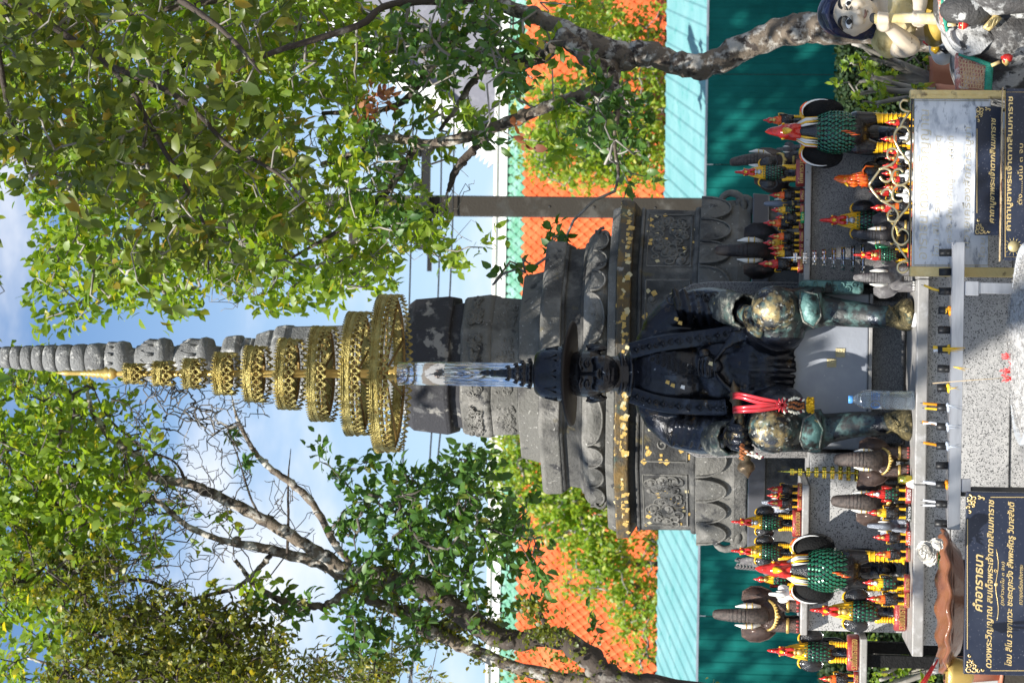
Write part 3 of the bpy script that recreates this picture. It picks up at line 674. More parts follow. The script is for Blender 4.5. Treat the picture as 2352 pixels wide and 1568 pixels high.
# arms with wide sleeves
chain(body, [q(1520, 758, 8.34), q(1560, 728, 8.33), q(1620, 708, 8.30), q(1668, 706, 8.24)], [s(47), s(54), s(49), s(43)])
chain(body, [q(1520, 952, 8.34), q(1560, 976, 8.33), q(1620, 990, 8.28), q(1668, 990, 8.20)], [s(47), s(56), s(54), s(45)])
chain(body, [q(1668, 706, 8.24), q(1700, 715, 8.12), q(1722, 726, 8.04)], [s(38), s(30), s(20)])
chain(body, [q(1668, 992, 8.20), q(1685, 1000, 8.08), q(1695, 1000, 8.0)], [s(42), s(32), s(24)])
# thighs, knees, shins
chain(body, [q(1770, 800, 8.3), q(1778, 745, 8.12), q(1782, 712, 7.94)], [s(74), s(72), s(54)])
chain(body, [q(1770, 905, 8.3), q(1775, 960, 8.12), q(1776, 986, 7.94)], [s(74), s(72), s(54)])
body.ell(q(1776, 709, 7.94), (s(53), .08, s(50)), 20); body.ell(q(1772, 986, 7.94), (s(53), .08, s(52)), 20); body.ell(q(1800, 722, 7.96), (s(48), .07, s(46)), 18); body.ell(q(1800, 978, 7.96), (s(48), .07, s(46)), 18)
body.ell(q(1790, 760, 8.02), (s(46), .11, s(58)), 18); body.ell(q(1790, 930, 8.02), (s(46), .11, s(58)), 18)
chain(body, [q(1800, 712, 7.97), q(1870, 712, 8.02), q(1900, 714, 8.0), q(1970, 722, 7.97), q(2040, 728, 7.93)], [s(50), s(43), s(34), s(29), s(25)])
chain(body, [q(1800, 986, 7.97), q(1870, 990, 8.02), q(1900, 984, 8.0), q(1970, 974, 7.97), q(2040, 972, 7.93)], [s(51), s(43), s(34), s(29), s(25)])
# flared trouser cuffs under the knees
def flare(c0, c1, r0, r1): body.lathe([(r0 * .6, .0), (r1, 0.0), (r1 * .98, s(10)), (r0, (c0 - c1).length), (r0 * .5, (c0 - c1).length)], 20, tuple(c1))
flare(q(1835, 712, 8.0), q(1886, 705, 8.0), s(46), s(47)); flare(q(1838, 988, 8.0), q(1886, 990, 8.0), s(46), s(50))
# drapery ridges fused into the cloth
for k in range(9):
    u = k / 8; a = q(1560 + 22 * k, 700 + 3 * k, 8.24 - .012 * k)
    body.tube([a + Vector((-s(42), .01, -.015)), a + Vector((-.012, -.040, .0)), a + Vector((s(38), .01, .02))], [s(7), s(10), s(7)], 8)
    a = q(1556 + 20 * k, 984 + 2 * k, 8.22 - .013 * k)
    body.tube([a + Vector((s(44), .01, -.015)), a + Vector((.012, -.042, .0)), a + Vector((-s(40), .01, .02))], [s(7), s(10), s(7)], 8)
for k in range(15):                                        # pleats of the tunic skirt
    dyy = 762 + k * 12.5; c = abs(k - 7) / 7
    body.tube([q(1668 + 6 * (k % 2), 815 + (dyy - 815) * .75, 8.125 + .03 * c), q(1720, dyy, 8.09 + .04 * c), q(1790, dyy + (k - 7) * 1.5, 8.085 + .05 * c), q(1832 - 14 * c, dyy + (k - 7) * 2.5, 8.09 + .06 * c)], [s(4), s(5.5), s(6), s(5)], 7)
body.ell(q(1755, 850, 8.16), (s(96), .06, s(78)), 16)
for k in range(7):                                         # folds swept from the knot
    body.tube([q(1632, 842, 8.115), q(1665 + 3 * k, 800 - 6 * k, 8.11), q(1725 + 8 * k, 770 - 5 * k, 8.10)], s(5), 6)
    body.tube([q(1632, 842, 8.115), q(1660 + 4 * k, 880 + 4 * k, 8.11), q(1715 + 10 * k, 915 + 3 * k, 8.10)], s(5), 6)
me = fuse(body, .0072, 2, 'body', BRONZE)
kn = [q(1775, 711, 7.9), q(1768, 984, 7.9)]
def gm(co):
    out = np.zeros(len(co))
    for i, k_ in enumerate(kn):
        d = np.linalg.norm((co - np.array(k_)) * np.array([1, .8, .85]), axis=1); out = np.maximum(out, np.clip(1.0 - d / s(105), 0, 1) * .80)
    low = co[:, 2] < (q(1825, 850, 8.0).z); out = np.maximum(out, np.where(low, .33, 0))
    hi = (co[:, 2] > q(1800, 850, 8.2).z) & (np.abs(co[:, 0]) > s(120)); out = np.maximum(out, np.where(hi, .30, 0)); return np.maximum(out, .20)
def pm_(co):
    z = co[:, 2]; t = np.clip((q(1745, 850, 8).z - z) / s(50), 0, 1) * .56; kd = np.maximum(0, 1 - np.minimum(np.linalg.norm(co - np.array(kn[0]), axis=1), np.linalg.norm(co - np.array(kn[1]), axis=1)) / s(120)) * 1.3; return np.where((np.abs(co[:, 0]) > s(75)) & (co[:, 1] < .05), np.maximum(np.maximum(t, np.clip(kd, 0, .52)), .1), .1 * (t > 0))
setattr_(me, 'gold', gm); setattr_(me, 'patina', pm_); setattr_(me, 'patina2', lambda co: np.where(pm_(co) > .3, .55, 0)); setattr_(me, 'pale', lambda co: np.where(gm(co) > .35, .42, 0))
link('body', me, king)
# head
H = MB(); HY = 8.26
def h(dx_, dy_, dY=0.0): return q(dx_, dy_, HY + dY)
H.ell(h(1348, 858, .015), (s(55), .092, s(66)), 24)
H.ell(h(1386, 858, -.02), (s(45), .068, s(36)), 20)
H.ell(h(1406, 859, -.045), (s(22), .032, s(13)), 14)
for sg in (-1, 1):
    H.ell(h(1374, 858 + sg * 27, -.048), (s(15), .028, s(16)), 12)
    H.ell(h(1371, 857 + sg * 55, .02), (s(7), .02, s(22)), 12)             # ear
    H.tube([h(1353, 857 + sg * 56, .018), h(1347, 857 + sg * 63, .022), h(1360, 857 + sg * 66, .024), h(1388, 857 + sg * 60, .02), h(1394, 857 + sg * 54, .016)], s(3.6), 7)
    H.tube([h(1335, 858 + sg * 9, -.078), h(1330, 858 + sg * 22, -.080), h(1333, 858 + sg * 40, -.060)], [s(4), s(4.6), s(3)], 8)   # brow
    H.ell(h(1348, 858 + sg * 25, -.070), (s(10.5), .011, s(5.2)), 12)       # eye
    H.tube([h(1348, 858 + sg * 14, -.081), h(1343, 858 + sg * 25, -.085), h(1349, 858 + sg * 37, -.074)], s(1.9), 6)
    H.tube([h(1350, 858 + sg * 14, -.081), h(1354, 858 + sg * 25, -.084), h(1350, 858 + sg * 37, -.073)], s(1.7), 6)
    H.ell(h(1374, 858 + sg * 7, -.094), (s(5.6), .013, s(4.6)), 8)          # nostril wing
    H.tube([h(1385, 858 + sg * 2, -.091), h(1386, 858 + sg * 12, -.086), h(1391, 858 + sg * 23, -.070)], [s(3.2), s(3.2), s(1.6)], 7)   # moustache
chain(H, [h(1336, 858, -.078), h(1356, 858, -.094), h(1371, 858, -.106)], [s(4.4), s(5.2), s(6.8)], 10)
H.tube([h(1393, 872, -.076), h(1391, 863, -.089), h(1391, 853, -.089), h(1393, 844, -.076)], s(3.6), 7)
H.tube([h(1398, 870, -.074), h(1399.5, 858, -.087), h(1398, 846, -.074)], s(3.8), 7)
cap(H, h(1400, 858, .03), h(1445, 858, .05), s(39), s(42))
link('head', fuse(H, .0030, 2, 'head', BRONZE), king)
# collar rings
c = MB(); 
for dx_, r in ((1424, 44), (1446, 47), (1462, 52), (1478, 56)):
    p = q(dx_, 858, 8.31); rr = s(r); c.tube([(p.x + math.cos(a) * rr, p.y + math.sin(a) * rr * .9, p.z + math.sin(a) * .012) for a in np.linspace(0, 2 * math.pi, 28)], s(6 if r < 50 else 4.5), 7, False)
p = q(1470, 858, 8.31); c.lathe([(s(60), -s(14)), (s(50), s(10)), (s(44), s(34))], 26, tuple(p), sq=.9); c.build('collar', BRONZE, king)
# hat: brim, crown, tiered spire
hy = 8.27; hc = q(1308, 858, hy); brim = MB(); N = 44; vs = []; fs = []
def brim_z(a, r): return -.010 * abs(math.cos(a)) ** 2 * (r / .18) - .009 * math.sin(a) * (r / .18)
for (r, dz) in ((.06, .004), (s(122) * .6, .009), (s(118), .008), (s(122.5), .005), (s(123), 0.0), (s(118), -.007), (s(122) * .6, -.007), (.06, -.009)):
    for j in range(N):
        a = 2 * math.pi * j / N; vs.append((hc.x + math.cos(a) * r, hc.y + math.sin(a) * r, hc.z + dz + brim_z(a, r)))
for i in range(7):
    for j in range(N): fs.append((i * N + j, i * N + N + j, i * N + N + (j + 1) % N, i * N + (j + 1) % N))
brim.add(vs, fs); brim.build('hat_brim', BRIM, king)
cw = MB(); zc = hc.z; H0 = (q(1231, 858, hy) - hc).z
cw.lathe([(s(66), 0), (s(66.5), H0 * .12), (s(64), H0 * .2), (s(63), H0 * .45), (s(57), H0 * .8), (s(49), H0 * .97), (s(42), H0 * 1.03), (s(10), H0 * 1.06)], 32, tuple(hc))
cw = cw.build('hat_crown', BRONZE, king)
for k in range(32):
    a = 2 * math.pi * k / 32; t = MB(); r = s(67); P = [(hc.x + math.cos(a + d) * r, hc.y + math.sin(a + d) * r, zc + z) for d, z in ((-.08, .006), (0, .024), (.08, .006), (0, -.002), (-.08, .006))]
    t.tube(P, .0028, 5); t.build('hat_band_motif', BRONZE, king)
for k in range(10):
    a = 2 * math.pi * (k + .5) / 10; t = MB(); r = s(64.5)
    P = [(hc.x + math.cos(a + d) * r * w, hc.y + math.sin(a + d) * r * w, zc + z) for d, z, w in ((-.13, .04, .99), (-.06, .058, .965), (0, .082, .92), (.06, .058, .965), (.13, .04, .99))]
    t.tube(P, .0032, 5); t.build('hat_leaf_motif', BRONZE, king)
sp = MB(); prof = []; base = q(1231, 858, hy); tip = q(1100, 854, hy); Ls = (tip - base).z
for t_, r in ((0, 26), (.03, 27), (.05, 22), (.07, 31), (.11, 33), (.13, 25), (.18, 24), (.20, 28), (.24, 27), (.26, 19), (.30, 18), (.32, 22), (.36, 20), (.38, 14), (.44, 12), (.46, 16), (.50, 14), (.52, 9), (.60, 10), (.66, 8), (.72, 7), (.78, 9), (.80, 5), (.84, 8), (.90, 6), (1, .6)): prof.append((s(r), t_ * Ls))
sp.lathe(prof, 20, tuple(base)); spire = sp.build('hat_spire', BRONZE, king)
for k in range(4):
    tt = (.10, .23, .34, .48)[k]; r = s((33, 28, 22, 16)[k]); n = 12
    t = MB()
    for j in range(n):
        a = 2 * math.pi * j / n; x, y, z = base.x + math.cos(a) * r, base.y + math.sin(a) * r, base.z + tt * Ls
        t.lathe([(.0045, -.004), (.005, .002), (.0008, .012)], 5, (x, y, z))
    t.build('crown_points', BRONZE, king)
# robe: lapel bands and rosettes
def band(pts, w, name, m):
    P = cr_spline(pts, 7); t = MB(); n = len(P); vs = []
    for i, p in enumerate(P):
        tg = (P[min(i + 1, n - 1)] - P[max(i - 1, 0)]).normalized(); sd_ = tg.cross(Vector((0, 1, 0))).normalized()
        for k, (o_, y_) in enumerate(((-1, .012), (-1, -.006), (-.86, -.012), (.86, -.012), (1, -.006), (1, .012))): vs.append(p + sd_ * (w * o_) + Vector((0, y_, 0)))
    fs = [(i * 6 + k, i * 6 + 6 + k, i * 6 + 7 + k, i * 6 + 1 + k) for i in range(n - 1) for k in range(5)]
    t.add(vs, fs); t.build(name, m, king); return P
for pts, sg in (([q(1448, 806, 8.24), q(1500, 793, 8.205), q(1560, 783, 8.185), q(1640, 772, 8.165), q(1700, 760, 8.12)], 1), ([q(1450, 906, 8.24), q(1500, 922, 8.205), q(1560, 932, 8.185), q(1640, 936, 8.155), q(1668, 934, 8.13)], -1)):
    P = band(pts, s(19), 'lapel_band', BRONZE)
    for k in range(2, len(P) - 2, 2):
        t = MB(); c = P[k] + Vector((0, -.014, 0)); w = s(11)
        if k % 4 == 2: t.tube([c + Vector((0, 0, w)), c + Vector((w * .8, 0, 0)), c + Vector((0, 0, -w)), c + Vector((-w * .8, 0, 0)), c + Vector((0, 0, w))], .0022, 5); t.ell(c, (.006, .004, .006), 8)
        else: t.tube(spiral(c, w * .8, 1.6, k, 14, sg, .2), .0022, 5)
        t.build('lapel_motif', BRONZE, king)
rb = MB(); rb.tube([(math.cos(a) * .0078, 0, math.sin(a) * .0078) for a in np.linspace(0, 2 * math.pi, 13)], .0022, 5, False); rb.ell((0, 0, 0), (.005, .003, .005), 8); rm = rb.mesh('rosette', BRONZE)
for r in range(9):
    for c in range(6):
        dxx = 1498 + r * 12.5 + random.uniform(-1, 1); dyy = 812 + c * 12.5 + (r % 2) * 6
        lo = 800 + max(0, (r - 3)) * 9; hi = 832 + r * 7
        if not (lo < dyy < hi): continue
        rr = math.hypot((dyy - 856) / 104, (dxx - 1560) / 120); yy = 8.32 - .15 * math.sqrt(max(.02, 1 - rr * rr)) - .004
        link('rosette', rm, king, q(dxx, dyy, yy))
sm_ = MB(); sm_.tube([q(1482, 859, 8.222), q(1530, 859, 8.168), q(1620, 861, 8.155)], .0028, 5); sm_.build('robe_seam', BRONZE, king)
kn_ = MB(); kc = q(1626, 843, 8.12); kn_.ell(kc, (s(27), .026, s(25)), 16)
for k in range(5): kn_.tube([kc + Vector((s(20) * math.cos(a), -.026 * math.cos((k - 2) * .4), s(9) * (k - 2) + s(4) * math.sin(a * 1))) for a in np.linspace(math.pi, 0, 9)], s(2.6), 6)
kn_.ell(q(1645, 842, 8.115), (s(16), .02, s(16)), 12); kn_.ell(q(1618, 812, 8.13), (s(12), .02, s(15)), 12); kn_.build('sash_knot', BRONZE, king)
for sg, dyc, pts in ((1, 0, [q(1545, 690, 8.27), q(1590, 684, 8.25), q(1640, 682, 8.2)]), (-1, 0, [q(1545, 1005, 8.27), q(1590, 1012, 8.24), q(1640, 1014, 8.18)])):
    for k, p in enumerate(cr_spline(pts, 4)):
        t = MB(); t.tube(spiral(p + Vector((0, -.035, 0)), s(14), 1.4, k * 1.3, 14, (-1) ** k, .2), .003, 5); t.build('sleeve_scroll', BRONZE, king)
# flared sleeve cuffs
def cuff(a, b, ra, rb, name):
    d = (b - a); M_ = Matrix.Translation(a) @ d.to_track_quat('Z', 'Y').to_matrix().to_4x4(); L = d.length; t = MB(); n = 30; vs = []; fs = []
    rows = [(ra * .9, 0), (ra, L * .3), (rb, L), (rb * .96, L * 1.02), (rb * .8, L * .96), (ra * .8, L * .3)]
    for i, (r, z) in enumerate(rows):
        for j in range(n):
            an = 2 * math.pi * j / n; w = 1 + .05 * math.sin(an * 9) * (z / L); vs.append((math.cos(an) * r * w, math.sin(an) * r * w, z))
    for i in range(len(rows) - 1):
        for j in range(n): fs.append((i * n + j, i * n + (j + 1) % n, i * n + n + (j + 1) % n, i * n + n + j))
    t.add(vs, fs, M_); t.build(name, CUFF, king)
CUFF = mat('worn_bronze', (.06, .065, .06), .5, .3, layers=[((.24, .24, .20), 22, .5, .6, 6, (1, 1, 3)), ((.03, .07, .06), 14, .55, .65), ((.55, .42, .16), 34, .66, .70)], bump=.9, bscale=70)
cuff(q(1655, 704, 8.20), q(1712, 714, 8.08), s(38), s(39), 'sleeve_cuff'); cuff(q(1640, 1008, 8.16), q(1680, 1006, 8.06), s(40), s(38), 'sleeve_cuff')
# hands
def finger(mb, pts, r0, r1): chain(mb, pts, [r0, (r0 + r1) / 2, r1], 8)
hn = MB(); w = q(1712, 718, 8.04); hn.ell(q(1726, 728, 7.975), (s(27), .026, s(21)), 12); cap(hn, w, q(1724, 726, 7.99), s(19), s(20))
for k in range(4):
    a = q(1714 + 9 * k, 738 + 1.5 * k, 7.955); finger(hn, [a, q(1722 + 8.5 * k, 756 - 3 * k, 7.93), q(1735 + 7 * k, 768 - 5 * k, 7.925), q(1747 + 4.5 * k, 772 - 8 * k, 7.935)], s(6.4), s(4.9))
finger(hn, [q(1722, 728, 7.99), q(1718, 742, 7.97), q(1722, 754, 7.965)], s(5.4), s(4.4))
me = fuse(hn, .0028, 2, 'hand', BRONZE); setattr_(me, 'gold', lambda co: np.full(len(co), .50)); setattr_(me, 'patina', lambda co: np.full(len(co), .5)); link('hand', me, king)
# sword held across the lap
SWM = mat('sword_bronze', (.12, .085, .05), .38, .6, layers=[((.26, .20, .12), 16, .5, .64), ((.05, .13, .11), 14, .6, .68), ((.55, .38, .14), 24, .68, .72)], bump=.4, bscale=60)
A = q(1684, 872, 7.985); B = q(1717, 1092, 7.94); dv = (B - A); L = dv.length; M_ = Matrix.Translation(A) @ dv.to_track_quat('Z', 'Y').to_matrix().to_4x4()
sw = MB(); sw.lathe([(.001, 0), (.009, .02), (.017, .032), (.012, .038), (.023, .048), (.017, .058), (.024, .068), (.016, .080), (.018, .10), (.017, L * .42), (.018, L * .70), (.021, L * .76), (.017, L * .78), (.023, L * .82), (.018, L * .85), (.026, L * .875), (.031, L * .91), (.027, L * .95), (.014, L * .975), (.001, L * 1.03)], 18, M=M_); sw.build('sword_hilt', SWM, king)
hn = MB(); C0 = A.lerp(B, .60)
for k in range(4):
    t_ = A.lerp(B, .50 + k * .072); cy = []
    for an in (2.9, 2.1, 1.1, 0.1, -.8): cy.append(t_ + Vector((.002 * an, -math.cos(an - 1.2) * .031, math.sin(an - 1.2) * .031 + .002)))
    finger(hn, [cy[0] + Vector((0, .006, .004)), cy[1], cy[2]], s(8.6), s(8.2)); finger(hn, [cy[2], cy[3], cy[4]], s(8.2), s(6.4))
hn.ell(q(1690, 1000, 7.985), (s(30), .028, s(20)), 12); cap(hn, q(1680, 1003, 8.04), q(1690, 1000, 7.99), s(20), s(20)); finger(hn, [A.lerp(B, .53) + Vector((0, .012, .028)), A.lerp(B, .45) + Vector((0, -.012, .026)), A.lerp(B, .40) + Vector((0, -.024, .012))], s(7), s(5.6))
me = fuse(hn, .003, 2, 'hand', BRONZE); setattr_(me, 'gold', lambda co: np.full(len(co), .46)); setattr_(me, 'patina', lambda co: np.full(len(co), .42)); link('hand', me, king)
# upturned brocade shoes
def shoe(dya, side):
    b = MB(); c = q(2088, dya, 7.90)
    b.ell(q(2086, dya + side * 3, 7.86), (s(36), .12, s(17)), 18); b.ell(q(2078, dya + side * 2, 7.90), (s(36), .09, s(20)), 16)
    cap(b, q(2030, dya - side * 6, 7.93), q(2080, dya - side * 2, 7.90), s(17), s(34)); b.ell(q(2090, dya + side * 8, 7.79), (s(26), .06, s(12)), 14)
    chain(b, [q(2086, dya + side * 12, 7.76), q(2078, dya + side * 15, 7.735), q(2066, dya + side * 15, 7.74)], [s(12), s(9), s(4)], 10)
    me = fuse(b, .006, 3, 'shoe', SHOE)
    co = np.empty(len(me.vertices) * 3); me.vertices.foreach_get('co', co); co = co.reshape(-1, 3); co[:, 2] = np.maximum(co[:, 2], .001 + .0 * co[:, 2]); me.vertices.foreach_set('co', co.ravel()); me.update()
    o = link('shoe', me, king)
    t = MB(); t.tube([q(2036, dya + 22, 7.90), q(2062, dya + 8, 7.815), q(2040 + 2, dya - 22, 7.90)], s(2.4), 6); t.build('shoe_trim', SHOE, king)
shoe(724, -1); shoe(972, 1)
for pts in ([(1836, 700, 7.905), (1838, 668, 7.93), (1878, 676, 7.925), (1886, 728, 7.90), (1868, 752, 7.91), (1846, 738, 7.90)], [(1838, 1010, 7.92), (1848, 1034, 7.94), (1882, 1030, 7.93), (1890, 985, 7.90), (1870, 948, 7.90), (1846, 962, 7.895)]):
    P = [q(*p) for p in pts]; c = sum(P, Vector()) / len(P) + Vector((0, -.035, 0)); b = MB(); b.add(P + [c] + [p + Vector((0, .03, 0)) for p in P], [(i, (i + 1) % 6, 6) for i in range(6)] + [(i, 7 + i, 7 + (i + 1) % 6, (i + 1) % 6) for i in range(6)]); b.build('knee_flap', PATINA, king)
    b = MB(); b.tube(P + [P[0]], s(3), 6); b.build('flap_hem', CUFF, king)
for dxx, dyy in ((2060, 1012),(1560, 888), (1540, 893), (1532, 752), (1550, 742), (1700, 690)):
    pass
# gold leaf and a torn paper square stuck on the robe
for dxx, dyy, Y, m in ((1545, 885, 8.165, 0), (1533, 878, 8.172, 0), (1562, 742, 8.20, 0), (1553, 733, 8.20, 0), (1568, 889, 8.166, 2), (1632, 835, 8.083, 1), (1620, 1007, 8.13, 1)):
    p = q(dxx, dyy, Y); t = MB(); k = .008; t.poly([(p.x - k, p.z - k * .8), (p.x + k * .7, p.z - k), (p.x + k, p.z + k * .5), (p.x - k * .3, p.z + k)], p.y - .006, p.y - .004); t.build('gold_leaf', (GOLDLEAF, GOLDLEAF_P, WHITE_P)[m], king, False)

# ------------------------------------------------------------------ nine-tiered gilt umbrella
uY = 8.75; U0 = at(1240, 862, uY)
umb = thing('tiered_umbrella', 'nine-tiered gilt metal ceremonial umbrella on a chrome pole above the statue', 'ceremonial umbrella', (U0.x, uY, ZL))
def ux(dy_, dx_): return at(dx_, dy_, uY).x - U0.x
def uz(dx_): return at(dx_, 858, uY).z - ZL
w = MB(); lean = lambda dx_: ux(858, dx_)
w.tube([(0, 0, 0), (0, 0, uz(1240)), (lean(1022), 0, uz(1022))], s(25, uY), 28)
for k in range(16):
    a = 2 * math.pi * k / 16; r = s(25, uY); w.tube([(math.cos(a) * r, math.sin(a) * r, 0), (math.cos(a) * r, math.sin(a) * r, uz(1240)), (lean(1022) + math.cos(a) * r, math.sin(a) * r, uz(1022))], s(2.6, uY), 6)
w.build('fluted_pole', CHROME, umb)
w = MB(); w.tube([(lean(1024), 0, uz(1024)), (lean(965), 0, uz(965)), (lean(915), 0, uz(915))], [s(27, uY)] * 3, 28); w.build('polished_sleeve', GLASSY, umb)
w = MB(); w.tube([(lean(d), 0, uz(d)) for d in (916, 600, 260)], [s(11, uY), s(9, uY), s(6, uY)], 14); w.build('gilt_pole', GOLDPAINT, umb)
w = MB(); w.lathe([(s(20, uY), 0), (s(22, uY), .01), (s(15, uY), .016), (s(18, uY), .03), (s(12, uY), .036)], 18, (lean(912), 0, uz(914))); w.build('pole_collar', GOLDPAINT, umb)
w = MB(); f = lambda a: uz(a) - uz(268)
w.lathe([(s(7, uY), 0), (s(12, uY), f(262)), (s(15, uY), f(254)), (s(10, uY), f(250)), (s(17, uY), f(243)), (s(10, uY), f(236))] + [(s((9 if i % 2 else 12) - i * .45, uY), f(234 - i * 5)) for i in range(10)] + [(s(6, uY), f(184)), (s(5.5, uY), f(160)), (s(7.5, uY), f(152)), (s(6, uY), f(146)), (.001, f(128))], 18, (lean(240), 0, uz(268))); w.build('finial', GOLDPAINT, umb)
tiers = [(279, 331, 23), (345, 405, 28), (413, 472, 34.5), (482, 547, 49), (549, 620, 65), (622, 692, 82), (692, 769, 110), (768, 843, 143), (832, 940, 182)]
def tier(dtop, dbot, hw, k):
    el = (1735 - (dtop + dbot) / 2) / FPX; R = s(hw, uY); dip = 2 * hw * el * 1.0
    Hh = s(46 if hw > 60 else 47, uY); zc_top = uz(dtop + 0) - 0.0
    cx = lean((dtop + dbot) / 2); ztop = uz(dtop) + 0 - R * el * 0
    # front top edge shows at dtop; its height above the ring centre plane:
    ztop = (at(dtop + hw * el * .55, 858, uY - R).z - ZL); zb = ztop - Hh
    nmot = max(9, int(2 * math.pi * R / .030)); cpm = 8; nc = nmot * cpm
    col = MB(); rows = 16; hgt = Hh; solid = .40
    vs = []; keep = []
    for i in range(rows + 1):
        v = i / rows
        for j in range(nc):
            a = 2 * math.pi * j / nc; u = (j % cpm) / cpm; em = 0
            if v < solid: em = .0012 * math.sin(v / solid * math.pi * 5) + .0012 * math.sin(u * 2 * math.pi) * math.sin(v / solid * math.pi * 3)
            else: em = .0035 * math.cos((u - .5) * 2 * math.pi) * math.cos((v - solid) * 9)
            edge = 0
            r = R + em + .003 * math.sin(a * 5 + k); vs.append((cx + math.cos(a) * r, math.sin(a) * r, ztop - v * hgt))
    fs = []
    for i in range(rows):
        v = (i + .5) / rows
        for j in range(nc):
            u = ((j % cpm) + .5) / cpm; x = abs(u - .5) * 2; ok = True
            if v > solid:
                w_ = (v - solid) / (1 - solid)
                if w_ > .62: ok = x < (1 - (w_ - .62) / .38) * .95          # hanging points
                d1 = ((u - .5) / .24) ** 2 + ((w_ - .52) / .15) ** 2
                d2 = ((x - 1) / .44) ** 2 + ((w_ - .30) / .17) ** 2
                d3 = ((x - 1) / .26) ** 2 + ((w_ - .66) / .10) ** 2
                d4 = ((u - .5) / .13) ** 2 + ((w_ - .14) / .07) ** 2
                if min(d1, d2, d3, d4) < 1: ok = False
            if ok: a = i * nc + j; b = i * nc + (j + 1) % nc; fs.append((a, a + nc, b + nc, b))
    col.add(vs, fs)
    o = col.build('pierced_tier', GOLD, umb); so = o.modifiers.new('s', 'SOLIDIFY'); so.thickness = .0022; so.offset = -1
    t = MB()                                                            # saw-toothed rim
    nt_ = int(nmot * 2.2)
    for j in range(nt_):
        a = 2 * math.pi * j / nt_; da = .40 * 2 * math.pi / nt_; r = R + .002
        P = [(cx + math.cos(a - da) * r, math.sin(a - da) * r, ztop - .002), (cx + math.cos(a + da) * r, math.sin(a + da) * r, ztop - .002), (cx + math.cos(a) * r * 1.012, math.sin(a) * r * 1.012, ztop + .011)]
        Q = [(cx + (p[0] - cx) * .98, p[1] * .98, p[2]) for p in P]
        t.add(P + Q, [(0, 1, 2), (5, 4, 3), (0, 3, 4, 1), (1, 4, 5, 2), (2, 5, 3, 0)])
    for zz in (ztop - .003, ztop - Hh * .12, ztop - Hh * solid): t.tube([(cx + math.cos(a) * (R + .002), math.sin(a) * (R + .002), zz) for a in np.linspace(0, 2 * math.pi, 64)], .0022, 5, False)
    t.build('tier_rim', GOLD, umb)
    t = MB(); zr = ztop - Hh * .55
    t.tube([(cx + math.cos(a) * (R - .008), math.sin(a) * (R - .008), zr) for a in np.linspace(0, 2 * math.pi, 48)], .004, 6, False, flat=1.6)
    nsp = 8 if hw > 60 else 4
    for j in range(nsp):
        a = 2 * math.pi * (j + .4) / nsp; t.tube([(cx, 0, zr + R * .10), (cx + math.cos(a) * (R - .008), math.sin(a) * (R - .008), zr)], .005 if hw > 100 else .003, 6)
    t.lathe([(s(14, uY), -.02), (s(14, uY), .03)], 12, (cx, 0, zr + R * .1)); t.build('tier_ribs', GOLD_IN, umb)
for k, (a, b, hw) in enumerate(tiers): tier(a, b, hw, k)
# ------------------------------------------------------------------ offering figurines
CACHE = {}
def pm(key, fn):
    if key not in CACHE: CACHE[key] = fn()
    return CACHE[key]
def part(name, key, fn, m, parent, loc=(0, 0, 0), rot=None, sc=None, smooth=True, kind=None):
    """mesh built once at unit size for this key and paint, shared by every figurine that uses it"""
    me = pm((key, m.name), lambda: fn().mesh(name, m, smooth) if callable(fn) else fn)
    o = link(name, me, parent, loc)
    if rot: o.rotation_euler = rot
    if sc: o.scale = (sc,) * 3 if not hasattr(sc, '__len__') else sc
    if kind: o['kind'] = kind
    return o
def fz(key, build, voxel, m, sm=2):
    return pm(('fz', key, m.name), lambda: fuse(build(), voxel, sm, 'skin', m))
def feather_mb():
    b = MB(); b.add([(-.5, 0, .35), (.5, 0, .35), (.52, -.05, -.15), (0, -.02, -.8), (-.52, -.05, -.15), (0, -.22, .05), (0, -.16, -.45)],
                    [(0, 5, 1), (1, 5, 2), (5, 6, 2), (2, 6, 3), (3, 6, 4), (4, 6, 5), (4, 5, 0)]); b.f = [f[::-1] for f in b.f]; return b
def breast_spots(c, r, z0, z1, rows, amax=1.35, dens=1.0):
    out = []
    for i in range(rows):
        z = z1 + (z0 - z1) * i / (rows - 1); t = (z - c[2]) / r[2]; k = math.sqrt(max(.02, 1 - t * t))
        n = max(3, int(rows * .95 * k * dens)) + (i % 2)
        for j in range(n):
            a = (-amax + 2 * amax * (j + (.0)) / (n - 1)); nx, ny = math.sin(a), -math.cos(a)
            p = Vector((c[0] + nx * r[0] * k, c[1] + ny * r[1] * k, z)); out.append((p, a, t))
    return out
def body_b(tall):
    b = MB()
    b.ell((0, .02, .47), (.135, .135, .185), 16); b.ell((0, .08, .42), (.12, .15, .13), 14); b.ell((0, .0, .60), (.085, .085, .09), 12)
    chain(b, [Vector((0, .1, .42)), Vector((0, .2, .40)), Vector((0, .25, .28)), Vector((0, .2, .14))], [.09, .075, .06, .035], 10)
    for sx in (-1, 1): chain(b, [Vector((sx * .08, .03, .38)), Vector((sx * .09, .02, .30))], [.07, .05], 8)
    return b
def neck_b():
    b = MB(); b.lathe([(.10, .56), (.098, .60), (.075, .68), (.062, .76), (.055, .80)], 16, sq=.95); b.ell((0, -.0, .80), (.055, .055, .045), 12)
    for k in range(12):
        a = 2 * math.pi * k / 12; b.tube([(math.cos(a) * .06, math.sin(a) * .055, .77), (math.cos(a) * .085, math.sin(a) * .08, .66), (math.cos(a) * .112, math.sin(a) * .105, .555)], [.008, .014, .004], 5)
    return b
